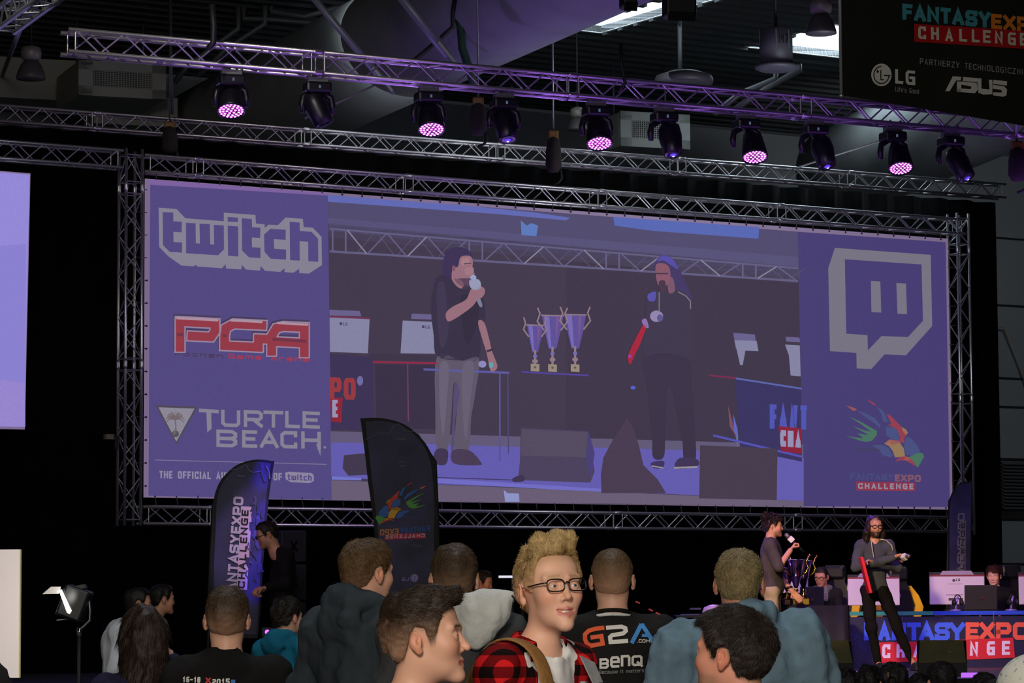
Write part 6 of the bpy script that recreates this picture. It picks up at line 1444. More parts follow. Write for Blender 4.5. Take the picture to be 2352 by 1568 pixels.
SKIN={'fair':skin_mat('skin_fair',S(226,176,150),S(176,98,92),S(120,90,60)),'fair_dark':skin_mat('skin_fair_dark_hair',S(222,172,146),S(178,104,96),S(48,36,28)),
 'tan':skin_mat('skin_tan',S(205,150,122),S(160,90,80),S(52,38,30)),'blond':skin_mat('skin_fair_blond',S(232,184,158),S(206,128,118),S(168,134,88)),'grey':skin_mat('skin_ruddy',S(214,150,126),S(170,92,84),S(128,112,86))}
def HM(n,d,l,sk='fair'): return hair_mat('hair_'+n,S(*d),S(*l),S(205,158,128))
HAIR={'blackish':HM('blackish',(20,15,13),(62,52,46)),'brown':HM('brown',(58,42,26),(128,98,62)),'darkbrown':HM('dark_brown',(26,18,13),(74,56,42)),'blond':HM('blond',(112,84,44),(226,196,138)),'ashblond':HM('ash_blond',(92,78,48),(186,168,124)),
 'black':HM('near_black',(10,8,8),(44,36,32)),'light':HM('light_brown',(80,58,34),(158,124,78)),'long':HM('long_brown',(24,16,12),(62,42,30)),'crop':HM('crop_brown',(38,28,19),(100,78,54)),'dreads':HM('dark_red_brown',(18,12,11),(54,34,30))}
CL={'jeans':cloth('jeans_dark',34,40,56),'shoe':pm('shoe_dark',S(30,30,34),0.6),'tee':cloth('tee_black',24,23,24),'hood_dark':cloth('jacket_slate',52,60,66,bscale=9,bump=0.5),'blue':cloth('hoodie_blue',106,132,148,bscale=10,bump=0.5),
 'grey':cloth('jacket_grey',62,64,66),'jersey':cloth('jersey_black',34,33,33),'white':cloth('shirt_white',205,210,215),'teal':cloth('jacket_teal',28,108,136),'presenter':cloth('shirt_charcoal',74,68,66),
 'sweater':cloth('sweater_slate',70,74,80),'khaki':cloth('trousers_khaki',170,155,120),'blackt':cloth('trousers_black',20,19,20)}
# ================================================================== the cast
TEST=globals().get('TEST_ONLY')
# ---- blond man in glasses
def plaid():
    m=bpy.data.materials.new('plaid_flannel'); m.use_nodes=True; nt=m.node_tree; b=nt.nodes['Principled BSDF']; L=nt.links
    tc=nt.nodes.new('ShaderNodeTexCoord'); sx=nt.nodes.new('ShaderNodeSeparateXYZ'); L.new(tc.outputs['Object'],sx.inputs[0])
    def N(op,a,bb=None,cc=None):
        n=nt.nodes.new('ShaderNodeMath'); n.operation=op
        for i,v in enumerate((a,bb,cc)):
            if v is None: continue
            if isinstance(v,(int,float)): n.inputs[i].default_value=v
            else: L.new(v,n.inputs[i])
        return n.outputs[0]
    u=N('ADD',sx.outputs['X'],N('MULTIPLY',sx.outputs['Y'],0.8)); z=sx.outputs['Z']
    f1=N('FRACT',N('DIVIDE',u,0.060)); f2=N('FRACT',N('DIVIDE',z,0.060))
    a=N('LESS_THAN',f1,0.5); c=N('LESS_THAN',f2,0.5); s=N('ADD',a,c)
    th=N('MULTIPLY',N('LESS_THAN',N('ABSOLUTE',N('SUBTRACT',f1,0.75)),0.06),0.6); 
    r=nt.nodes.new('ShaderNodeValToRGB'); r.color_ramp.interpolation='CONSTANT'; el=r.color_ramp.elements; el[0].color=S(24,12,14); el[0].position=0
    el[1].position=0.34; el[1].color=S(112,14,18); e3=el.new(0.72); e3.color=S(212,32,36)
    L.new(N('DIVIDE',s,2.05),r.inputs[0]); L.new(r.outputs[0],b.inputs['Base Color']); b.inputs['Roughness'].default_value=0.95; b.inputs['Specular IOR Level'].default_value=0.1
    n=nt.nodes.new('ShaderNodeTexNoise'); n.inputs['Scale'].default_value=40; L.new(tc.outputs['Object'],n.inputs['Vector']); bp=nt.nodes.new('ShaderNodeBump'); bp.inputs['Strength'].default_value=0.3; bp.inputs['Distance'].default_value=0.01; L.new(n.outputs['Fac'],bp.inputs['Height']); L.new(bp.outputs['Normal'],b.inputs['Normal'])
    return m
def glasses(ret,col,thick=0.0022,scale=1.0,drop=0.0):
    e,M=ret['e'],ret['M']; g=empty('glasses',(0,0,0)); g.parent=e
    T=lambda x,y,z:Vector(M[:3,:3]@np.array([x,y,z+drop])+M[:3,3])
    m=pm('glasses_frame_'+col,S(26,20,20),0.25)
    for s_ in(-1,1):
        mb=MB(); pts=[]
        for k in range(28):
            t=2*PI*k/28; cx,cz=math.cos(t),math.sin(t); sx=math.copysign(abs(cx)**0.6,cx); sz=math.copysign(abs(cz)**0.6,cz)
            pts.append(T(s_*0.033+sx*0.0255*scale,-0.106+0.09*abs(s_*0.033+sx*0.0255)**1*0.25+0.0,0.001+sz*0.0165*scale))
        pts.append(pts[0]); pts.append(pts[1]); mb.tube(pts,thick,m,6,cap=False); o=mb.build('rim',g)
        lm=pm('lens_glass',(0.9,0.9,0.92,1),0.02)
        if 'Transmission Weight' in lm.node_tree.nodes['Principled BSDF'].inputs:
            bb=lm.node_tree.nodes['Principled BSDF']; bb.inputs['Transmission Weight'].default_value=1.0; bb.inputs['IOR'].default_value=1.02; bb.inputs['Alpha'].default_value=0.18
        mb=MB(); mb.add(pts[:28],[tuple(range(28))],lm); mb.build('lens',g)
        mb=MB(); mb.tube([T(s_*0.0585,-0.101,0.008),T(s_*0.068,-0.085,0.009),T(s_*0.079,-0.03,0.009),T(s_*0.083,0.006,0.008),T(s_*0.082,0.02,-0.008)],[thick*1.4,thick*1.2,thick*0.8,thick*0.7,thick*0.6],m,6); mb.build('temple',g)
    mb=MB(); mb.tube([T(-0.009,-0.1055,0.006),T(0,-0.1085,0.009),T(0.009,-0.1055,0.006)],thick*1.2,m,6); mb.build('bridge',g)
def surf_decal(ret,name,fn,canvasfn,parent=None):
    """artwork draped on the garment: artwork (x,z) in the person's frame is pushed onto the cloth along y"""
    o=ret['top']; me=o.data; n=len(me.vertices); co=np.empty(n*3,np.float32); me.vertices.foreach_get('co',co); co=co.reshape(-1,3)
    side=fn['side']; k=co[:,1]*side>0.02; c=co[k]
    # cells of the cloth surface by x,z; the artwork rides a little above it
    cell=0.011; d={}
    for x,y,z in c:
        q=(int(x//cell),int(z//cell)); y_=y*side
        if q not in d or y_>d[q]: d[q]=y_
    def h(x,z):
        fx=x/cell-0.5; fz=z/cell-0.5; i,jj=math.floor(fx),math.floor(fz); s_=0;w_=0
        for a in(-1,0,1,2):
            for b_ in(-1,0,1,2):
                v_=d.get((i+a,jj+b_))
                if v_ is None: continue
                ww=math.exp(-((fx-i-a)**2+(fz-jj-b_)**2)*0.5); s_+=v_*ww; w_+=ww
        return s_/w_ if w_ else 0.1
    ux,uz=fn.get('org',(0,0))
    cv=Canvas(lambda x,y,off:Vector((x,side*(h(x,y)+0.005+off),y)),0.0012); cv.maxlen=6; canvasfn(cv); return cv.build(name,ret['e'])
def fcol(s,V): return s
def blond():
    def topf(T,S_,sh,hipz,nb,M):
        # shirt hangs open: cut a wedge down the front
        for q in range(6): pass
    def after(r):
        e,nb,sh,M=r['e'],r['nb'],r['sh'],r['M']
        glasses(r,'dark',0.0019,1.0)
        # white T-shirt inside
        xs=axis_pts([(-0.24,0.24,0.010)]); ys=axis_pts([(-0.2,0.2,0.010)]); zs=axis_pts([(sh-0.5,sh-0.1,0.012),(0,sh+0.1,0.006)])
        T=Field(xs,ys,zs); r['torso'](T,0.009); T.noise(0.008,5,seed=2)
        T.cap((nb[0],nb[1]-0.03,nb[2]+0.012),(nb[0],nb[1]-0.06,nb[2]+0.2),0.066,0.16,0.01,op='sub')
        tm=pm('tee_white_marbled',S(226,226,226),0.9,0,0.16,14); T.build('t_shirt',tm,e)
        # backpack strap over his right shoulder
        mb=MB(); m=pm('strap_tan',S(150,108,56),0.8,0,0.1,30,0.2,80)
        pts=[(-0.135,0.20,sh-0.22),(-0.125,0.165,sh-0.05),(-0.115,0.085,sh+0.078),(-0.112,0.0,sh+0.092),(-0.114,-0.085,sh+0.058),(-0.122,-0.128,sh-0.03),(-0.130,-0.150,sh-0.14),(-0.14,-0.156,sh-0.28)]
        vs=[];n=len(pts)
        for i,p in enumerate(pts):
            a=Vector(pts[max(i-1,0)]);b=Vector(pts[min(i+1,n-1)]); d=(b-a).normalized(); side=Vector((1,0.1,0)); side=(side-d*side.dot(d)).normalized(); nn=d.cross(side); p=Vector(p)
            for s_,t_ in((-1,-1),(1,-1),(1,1),(-1,1)): vs.append(p+side*0.032*s_+nn*0.006*t_)
        fs=[]
        for i in range(n-1):
            for j_ in range(4): fs.append((4*i+j_,4*i+(j_+1)%4,4*i+4+(j_+1)%4,4*i+4+j_))
        mb.add(vs,fs,m,True); o=mb.build('backpack_strap',e)
        s_=o.modifiers.new('s','SUBSURF'); s_.levels=2; s_.render_levels=2
        # collar flaps and button placket of the plaid shirt, grey inside
        mg=cloth('shirt_lining_grey',150,152,156); 
        # folded shirt collar swept round the back of the neck
        mb=MB(); nA=26; prof_=[(0.062,0.000),(0.064,0.034),(0.070,0.040),(0.082,0.026),(0.098,-0.006)]
        vs=[]
        for k in range(nA+1):
            a=-2.15+4.3*k/nA; fr=max(0,(abs(a)-1.6)/0.85); 
            for qi,(pr_,pz) in enumerate(prof_):
                rr_=pr_+(0.012*fr if qi>2 else 0); zz=pz-(0.040*fr if qi==4 else 0.012*fr)-0.018*(1-math.cos(a))*0.5*1.6
                vs.append((nb[0]+rr_*1.12*math.sin(a),nb[1]-0.008+rr_*math.cos(a),nb[2]-0.004+zz))
        m_=len(prof_); fs=[(k*m_+q_,k*m_+q_+1,(k+1)*m_+q_+1,(k+1)*m_+q_) for k in range(nA) for q_ in range(m_-1)]
        mb.add(vs,fs,r['top'].data.materials[0],True); o=mb.build('collar',e); md=o.modifiers.new('t','SOLIDIFY'); md.thickness=0.004; md=o.modifiers.new('s','SUBSURF'); md.levels=1; md.render_levels=1
        mb=MB(); mb.add([(0.062,-0.085,nb[2]-0.035),(0.118,-0.088,nb[2]-0.055),(0.128,-0.112,nb[2]-0.115),(0.095,-0.118,nb[2]-0.135),(0.070,-0.105,nb[2]-0.08)],[(0,1,2,3,4)],mg); mb.box((0.112,-0.117,nb[2]-0.112),(0.02,0.002,0.006),m_dark); o=mb.build('lapel_lining',e); md=o.modifiers.new('t','SOLIDIFY'); md.thickness=0.004
        for s_ in(-1,1):
            mb=MB(); vs=[]
            pts=[(0.070,-0.094,sh-0.03),(0.072,-0.116,sh-0.10),(0.076,-0.126,sh-0.18),(0.080,-0.124,sh-0.26),(0.084,-0.12,sh-0.38)]
            for x,y,z in pts: vs+= [(s_*(x-0.014),y,z),(s_*(x+0.014),y+0.003,z),(s_*(x+0.014),y+0.012,z),(s_*(x-0.014),y+0.009,z)]
            fs=[(4*i_+k,4*i_+(k+1)%4,4*i_+4+(k+1)%4,4*i_+4+k) for i_ in range(4) for k in range(4)]; mb.add(vs,fs,mg,True)
            for k in range(3): mb.lathe((s_*0.074,-0.126-0.004*(k>0),sh-0.135-k*0.1),[(0,0.003),(0.006,0.003),(0.006,0)],pm('snap_dark',S(50,50,54),0.3,0.6),10,axis=(0,-1,0))
            mb.build('placket',e)
        # black spiky leaf print low on the shirt
        mb=MB(); mk=pm('print_black',S(28,26,28),0.8)
        for cx,cz,a0 in ((0.035,sh-0.235,0.3),(-0.05,sh-0.245,1.0),(0.0,sh-0.30,0.0)):
            for k in range(5):
                t=a0+k*0.55; mb.prism([(cx,-0.127,cz),(cx+0.016*math.cos(t)-0.005*math.sin(t),-0.1275,cz-0.016*math.sin(t)),(cx+0.032*math.cos(t+0.15),-0.126,cz-0.032*math.sin(t+0.15)),(cx+0.016*math.cos(t+0.3),-0.1275,cz-0.018*math.sin(t+0.3))],(0,-0.002,0),mk)
        mb.build('leaf_print',e)
        # earring
        mb=MB(); T_=lambda x,y,z:Vector(M[:3,:3]@np.array([x,y,z])+M[:3,3]); mb.lathe(T_(-0.083,0.004,-0.040),[(0,0.003),(0.004,0.002),(0.004,-0.002),(0,-0.003)],m_gold,10); mb.build('earring',e)
        e['note']=''; del e['note']
    def top_attr(V): return V[:,0]
    def cut(T,S_,sh,hipz,nb,M):
        X,Y,Z=T.grid((slice(None),)*3)
        d=np.maximum(np.abs(X)-(0.068+0.02*sst(Z,sh-0.02,sh+0.06)),Y+0.02)+0*Z
        T.put((slice(None),)*3,d.astype(np.float32),0.01,'sub')
    tone=lambda L:0.18*sst(L[:,2],0.07,0.13)+0.10*np.sin(L[:,0]*90+3)*np.cos(L[:,1]*60)-0.30*np.exp(-((L[:,0]-0.012)**2/0.018**2+(L[:,2]-0.098)**2/0.014**2))
    def flow(L):
        d=np.stack([0.25*np.sin(L[:,0]*60)+L[:,0]*4,0.55+0*L[:,1],0.6-6*(L[:,1]+0.05)],1); w_=sst(L[:,2],0.07,0.1)[:,None]; return d*w_+whorl(L)*(1-w_)
    return person('person',1262,1356,8.3,0.85,'tall blond young man in black glasses and red plaid shirt, smiling towards the camera',hy=-0.40,hp=-0.13,hr=-0.03,skin=SKIN['blond'],hairm=HAIR['blond'],hair='quiff',top='plaid_shirt',topm=plaid(),
        head_kw=dict(j=0.88,chin=1.04,nose=1.04,open_mouth=0.009,smile=1.0,lid=0.0039,cheek=0.98,wide=0.98),hair_kw=dict(fade=(-0.03,0.075),fadeamt=0.72,n=34000,lenz=(0.065,0.105),len=(0.002,0.015),tonef=tone,flow=flow,jit=0.16,lift=0.10,namp=0.007,iris='blue',gaze=(0.25,-1,0.0),stub=0.42,brow=0.8,width=0.0006,front=0.085,th=0.006),
        finish=dict(top=cut,after=after),trouser=CL['jeans'],sw=0.135,bulk=0.88,vox=0.0024,lean=(0.01,-0.015),neck_r=0.046)
def boy():
    def after(r):
        e,nb=r['e'],r['nb']; mb=MB(); pts=[(nb[0]+0.085*math.sin(t),nb[1]+0.0+0.082*math.cos(t),nb[2]-0.018+0.012*math.cos(t)) for t in [2*PI*k/24 for k in range(25)]]
        mb.tube(pts,0.006,cloth('piping_white',215,220,215),6); mb.build('collar_piping',e)
    def flow(L):
        top=np.stack([0.15+0*L[:,0],-1.0+0*L[:,1],0.15-2.0*(L[:,1]+0.03)],1); w_=sst(L[:,2],0.055,0.085)[:,None]; return top*w_+whorl(L)*(1-w_)
    return person('person',974,1468,7.85,1.42,'teenage boy with dark swept-up hair in profile facing right, nearest at the bottom centre',hy=0.06,hp=-0.09,hr=0.0,skin=SKIN['fair_dark'],hairm=HAIR['darkbrown'],hair='sweep',top='black_top',topm=CL['tee'],
        head_kw=dict(j=0.92,chin=1.02,nose=1.06,cheek=1.0),hair_kw=dict(fade=(-0.05,0.075),fadeamt=0.5,n=24000,len=(0.004,0.020),flow=flow,lift=0.14,width=0.0007,stub=0.85,brow=0.95,front=0.078,th=0.003,jit=0.22),
        sw=0.165,finish=dict(after=after),vox=0.0024,lean=(0,-0.02),neck_r=0.05)
def darkman():
    return person('person',1684,1506,8.25,-2.05,'dark-haired man seen from behind turning left, nearest at the bottom right',hy=-0.05,hp=-0.10,skin=SKIN['grey'],hairm=HAIR['blackish'],hair='messy',top='dark_top',topm=CL['tee'],
        head_kw=dict(j=1.05,nose=1.0,wide=1.02),hair_kw=dict(fade=(-0.2,-0.1),fadeamt=0.0,n=24000,len=(0.012,0.020),lift=0.07,jit=0.2,namp=0.005,width=0.0006,low=-0.004,stub=0.8,beard=0.5,th=0.007,brow=0.8),vox=0.0026,lean=(0,-0.02))
cast=[]
if not TEST or 'a' in TEST: blond()
if not TEST or 'b' in TEST: boy()
if not TEST or 'c' in TEST: darkman()
BACK=PI
def pxfn(ret,D):
    """artwork given in photo points at the person's distance, turned into the person's own frame"""
    e=ret['e']; iv=(Matrix.Translation(e.location)@Matrix.Rotation(e.rotation_euler.z,4,'Z')).inverted()
    def f(px,py): p=iv@P(px,py,D); return p.x,p.z
    return f
class PxCanvas:
    def __init__(s,cv,f): s.cv=cv; s.f=f
def back_art(ret,D,name,draw):
    f=pxfn(ret,D)
    def cfn(cv):
        base=cv.fn; cv.fn=lambda x,y,o:base(*f(x,y),o); draw(cv)
    return surf_decal(ret,name,{'side':1},cfn)
# ---- boy in the black T-shirt, left
def tee_boy():
    def after(r):
        def d(cv):
            w_=pb_(215,215,210); cv.text('16-18',(420,1566),(41,1),(0.5,-13),w_,1,0.24,gap=0.2); cv.text('X',(473,1568),(12,0),(0.3,-13),pb_(200,30,36),1,0.28); cv.text('2015',(488,1572),(40,-2),(0.3,-13),w_,1,0.24,gap=0.2); cv.poly([(531,1560),(541,1560),(541,1568),(531,1568)],pb_(50,120,190),1); cv.poly([(530,1568),(541,1568),(541,1574),(530,1574)],pb_(60,160,70),1)
        back_art(r,11.4,'shirt_print',d)
    person('person',521,1424,11.5,BACK+0.05,'boy with cropped brown hair and black date-printed T-shirt, seen from behind, left',hair='crop',hairm=HAIR['crop'],top='t_shirt',topm=CL['tee'],hair_kw=dict(fade=(-0.07,0.07),fadeamt=0.45,n=9000,len=(0.003,0.012),lift=0.2,width=0.0009,stub=0.5),finish=dict(after=after),sw=0.175,vox=0.0034,eyes=False,head_kw=dict(wide=0.98))
# ---- man in dark hooded jacket
def hooded():
    person('person',842,1318,11.3,2.35,'young man in dark slate hooded jacket turning right, left of centre',hair='short',hairm=HAIR['brown'],top='hooded_jacket',topm=CL['hood_dark'],hood=dict(r=0.042,h=0.04,w=1.15),hair_kw=dict(fade=(-0.08,0.03),fadeamt=0.2,n=10000,len=(0.006,0.018),lift=0.15,width=0.0010,stub=0.6),sw=0.20,bulk=1.15,vox=0.0034,foldamp=0.013)
# ---- man with a white bag
def bagman():
    r=person('person',1043,1330,10.9,BACK+0.12,'young man in dark grey jacket behind the white cloth bag, seen from behind',hair='crop',hairm=HAIR['crop'],top='jacket',topm=CL['grey'],hair_kw=dict(fade=(-0.09,0.06),fadeamt=0.35,n=9000,len=(0.003,0.013),lift=0.2,width=0.0009,stub=0.5),sw=0.19,bulk=1.1,vox=0.0034,eyes=False,foldamp=0.016)
    D=10.74; s_=7000/D; c=P(1120,1420,D)
    xs=axis_pts([(-0.19,0.19,0.006)]); ys=axis_pts([(-0.12,0.12,0.006)]); zs=axis_pts([(-0.19,0.15,0.006)])
    F=Field(xs,ys,zs); q=lambda x,y:np.array([(x-1120)/s_,0.0,-(y-1420)/s_])
    F.ell(q(1098,1412),(0.085,0.045,0.072),0.05); F.ell(q(1130,1405),(0.075,0.042,0.055),0.05); F.ell(q(1088,1455),(0.055,0.038,0.050),0.04)
    F.cap(q(1125,1400),q(1180,1372),0.040,0.020,0.04); F.cap(q(1050,1376),q(1180,1368),0.020,0.016,0.03)
    F.noise(0.007,4,seed=11,zstretch=0.6); F.noise(0.003,11,seed=12,zstretch=0.5)
    o=F.build('cloth_bag',cloth('bag_white_cotton',205,207,203,bump=0.4,bscale=25),None); o.location=c; tag(o,'crumpled white cloth drawstring bag slung behind the man in the grey jacket','bag')
    mb=MB(); mb.tube([q(1176,1368)+np.array([0,-0.03,0]),q(1183,1374)+np.array([0,-0.035,0]),q(1188,1368)+np.array([0,-0.03,0]),q(1190,1376)+np.array([0,-0.03,0]),q(1180,1378)+np.array([0,-0.035,0])],0.0035,m_dark,6); mb.build('black_cord',o)
    # white shirt collar at his neck
    mb=MB(); nb=r['nb']; mb.tube([(nb[0]+0.07*math.sin(t),nb[1]+0.068*math.cos(t),nb[2]+0.0+0.012*math.cos(t)) for t in [2*PI*k/20 for k in range(21)]],0.007,CL['white'],6); mb.build('shirt_collar',r['e'])
# ---- man in the gaming jersey
def jersey():
    def after(r):
        e,nb,sh=r['e'],r['nb'],r['sh']
        mb=MB(); mb.tube([(nb[0]+0.078*math.sin(t),nb[1]+0.004+0.070*math.cos(t),nb[2]-0.006+0.016*math.cos(t)) for t in [2*PI*k/24 for k in range(25)]],0.0065,cloth('jersey_collar_white',220,222,220),8); mb.build('collar',e)
        mb=MB(); mb.tube([(nb[0]+0.066*math.sin(t),nb[1]+0.0+0.058*math.cos(t),nb[2]+0.012+0.014*math.cos(t)) for t in [PI*k/12-PI/2 for k in range(13)]],0.009,cloth('lanyard_black',26,24,20),6); mb.build('lanyard',e)
        def d(cv):
            c=lambda pts:[(1320+x/8.342,1380+y/8.342) for x,y in pts]; og=pb_(240,88,22); w_=pb_(228,226,220); bl=pb_(64,146,220)
            cv.line(c([(535,515),(400,530),(270,570),(200,640),(200,730),(235,815),(320,855),(540,815),(515,670),(345,695)]),9.6,og,1)
            cv.line(c([(640,510),(900,490),(975,520),(985,570),(930,620),(720,655),(680,690),(690,785),(990,765)]),9.4,w_,1)
            cv.line(c([(1110,775),(1270,475)]),9.6,bl,1); cv.line(c([(1310,470),(1510,780)]),9.6,bl,1); cv.line(c([(1270,465),(1310,465)]),8,bl,1); cv.line(c([(1320,660),(1430,665)]),7,bl,1)
        def d2_(cv):
            c=lambda pts:[(1320+x/8.342,1380+y/8.342) for x,y in pts]; w_=pb_(228,226,220)
            cv.text('.COM',(1463,1475.5),(31,0.3),(0,-8),w_,2,0.2,gap=0.2)
            for ch,x0,x1,yb_,hh in (('B',475,655,1300,24),('e',680,865,1280,35),('n',885,1070,1255,35),('Q',1090,1305,1250,25)):
                cv.text(ch,c([(x0,yb_)])[0],((x1-x0)/8.342,-1.0),(0,-hh),w_,1,0.22 if ch in'BQ' else 0.165)
            cv.text('Because it matters',c([(470,1395)])[0],(104,-4),(0,-8),pb_(150,150,150),1,0.13,gap=0.2)
        def d3_(cv):
            c=lambda pts:[(1320+x/8.342,1380+y/8.342) for x,y in pts]
            for x,y in ((1215,25),(1478,172),(1612,238)): cv.line(c([(x-28,y-14),(x+28,y+12)]),3.4,pb_(190,50,30),1)
        def d4_(cv):
            c=lambda pts:[(1320+x/8.342,1380+y/8.342) for x,y in pts]
            cv.line(c([(1730,1060),(1700,1350),(1670,1500)]),5,pb_(190,190,190),1); cv.line(c([(1715,1370),(1740,1480),(1720,1568)]),4.5,pb_(190,50,30),1)
        back_art(r,11.75,'team_letters',d); back_art(r,11.75,'sponsor_letters',d2_); back_art(r,11.75,'shoulder_marks',d3_); back_art(r,11.75,'side_stripe',d4_)
    person('person',1406,1333,11.9,BACK,'man with cropped hair in black jersey with orange, white and blue letters on the back',hair='buzz',hairm=HAIR['brown'],top='jersey',topm=CL['jersey'],hair_kw=dict(fade=(-0.06,0.10),fadeamt=0.62,n=7000,len=(0.002,0.007),lift=0.2,width=0.0009,stub=0.5,th=0.003),finish=dict(after=after),sw=0.192,bulk=1.08,vox=0.0034,eyes=False,foldamp=0.008)
# ---- big man in the blue hoodie
def bluehood():
    person('person',1698,1342,11.0,BACK-0.03,'broad man with grey-blond hair in pale blue hoodie, seen from behind',hair='crop',hairm=HAIR['ashblond'],top='hoodie',topm=CL['blue'],hood=dict(r=0.040,h=0.035,w=1.2),skin=SKIN['grey'],hair_kw=dict(fade=(-0.12,-0.03),fadeamt=0.2,n=14000,len=(0.006,0.016),lift=0.22,jit=0.35,width=0.0010,stub=0.5,th=0.005),sw=0.215,bulk=1.28,vox=0.0034,eyes=False,foldamp=0.018,head_kw=dict(wide=1.04))
def girl():
    person('person',328,1466,12.2,BACK+0.3,'woman with long dark brown hair, left of the boy in the printed black T-shirt',hair='longback',hairm=HAIR['long'],top='dark_top',topm=cloth('top_navy_print',38,36,62,var=0.5),hair_kw=dict(n=6000,length=0.42,spread=0.06),sw=0.155,vox=0.005,eyes=False,arms=([(-0.22,-0.04,1.12),(0.22,0.0,1.1)],[(-0.15,-0.2,1.36),(0.13,-0.18,1.0)]))
for f in (('d',tee_boy),('e',hooded),('f',bagman),('g',jersey),('h',bluehood),('i',girl)):
    if not TEST or f[0] in TEST: f[1]()
# ---- people farther off (coarser)
def farp(*a,**k): k.setdefault('fine',False); k.setdefault('eyes',False); return person('person',*a,**k)
# hands with five fingers
def hand(F,c,dr,palm_n,curl=1.0,s=1.0,thumb=1,r=0.0095):
    dr=np.array(dr)/np.linalg.norm(dr); n=np.array(palm_n,float); n-=dr*(n@dr); n/=np.linalg.norm(n); sd=np.cross(dr,n)*thumb
    pc=c+dr*0.05*s; 
    for a in(-1,-0.33,0.33,1): F.cap(c+dr*0.012+sd*a*0.016*s,c+dr*0.085*s+sd*a*0.030*s,0.014*s,0.012*s,0.012)
    for i,(a,l) in enumerate(((1,0.92),(0.33,1.05),(-0.33,1.0),(-1,0.8))):
        p=c+dr*0.088*s+sd*a*0.031*s; ang=0; pts=[p]
        for sg,ln in enumerate((0.040,0.027,0.021)):
            ang+=curl*(0.9 if sg else 0.7)*(1+0.08*i); p=p+(dr*math.cos(ang)+n*math.sin(ang))*ln*l*s; pts.append(p)
        F.chain(pts,[r,r*0.95,r*0.9,r*0.8],0.004)
    p=c+dr*0.03*s+sd*0.034*s; F.chain([p,p+(dr*0.5+sd*0.6+n*0.5)*0.04*s,p+(dr*0.9+sd*0.3+n*1.0)*0.055*s],[0.013*s,0.011*s,0.009*s],0.008)
if not TEST or 'j' in TEST:
    def hands_a(F,i,c,dr):
        if i==0: hand(F,c,dr,(0.3,-0.9,0.2),1.35,thumb=-1)
        else: hand(F,c,dr,(-0.9,-0.2,0),0.35)
    RA=person('person',1776,1209,34.5,1.42,'presenter with dark curly hair and charcoal shirt talking into a microphone on stage',hp=0.0,floor=ZS,fine=False,step=0.0075,skin=SKIN['tan'],hair='curlyback',hairm=HAIR['dreads'],top='shirt',topm=CL['presenter'],trouser=CL['khaki'],
        sleeve=0.5,bulk=1.1,hair_kw=dict(n=4000,len=(0.01,0.03),width=0.002,beard=0.5,fade=(-0.2,-0.1),fadeamt=0,th=0.012),arms=([(-0.22,-0.075,1.17),(0.23,0.0,1.13)],[(-0.13,-0.20,1.355),(0.19,-0.20,0.90)]),finish=dict(hands=hands_a),vox=0.007,foldamp=0.008)
    def mic(pos,axis,label,cubecol):
        e=empty('microphone',pos,0,label,'microphone'); ax=Vector(axis).normalized()
        mb=MB(); mb.lathe((0,0,0),[(0.012,-0.12),(0.017,0.06)],m_dark,14,axis=ax); mb.build('handle',e)
        mb=MB(); mb.box(ax*0.085,(0.062,0.062,0.06),cubecol,Vector((0,0,1)).rotation_difference(ax).to_matrix(),bevel=0.004); mb.build('flag_cube',e)
        mb=MB(); mb.lathe((0,0,0),[(0.02,0.11),(0.026,0.13),(0.027,0.15),(0.018,0.175),(0,0.18)],pm('mic_mesh',S(120,115,120),0.4,0.6),16,axis=ax); mb.build('grille_ball',e)
    hp_=Matrix.Rotation(1.42,3,'Z')@Vector((-0.10,-0.27,1.42)); 
    w0=RA['e'].location+hp_; tgt=P(1804,1226,w0.y); ax=(tgt-w0).normalized()
    mic(w0,ax,'white-flagged microphone held at the mouth of the presenter in charcoal',pm('mic_cube_white',S(225,220,215),0.5))
    mb=MB(); q=RA['e'].location+Matrix.Rotation(1.42,3,'Z')@Vector((0.19,-0.29,0.80)); mb.lathe((0,0,0),[(0,-0.03),(0.022,-0.02),(0.026,0.0),(0.02,0.022),(0,0.03)],pm('teal_ball',S(70,190,190),0.4),14); o=mb.build('small_ball'); o.location=q; tag(o,'small teal object in the lowered hand of the presenter with the microphone','ball')
    mb=MB(); wq=Vector((0.195,-0.165,0.945)); mb.lathe(wq,[(0.036,-0.012),(0.038,0.012)],pm('watch_band',S(20,20,20),0.4),14,axis=(0,-0.25,-1)); mb.lathe(wq+Vector((0.03,-0.02,0)),[(0,0.008),(0.016,0.008),(0.016,0)],m_gold,12,axis=(1,-0.5,0)); mb.build('wrist_watch',RA['e'])
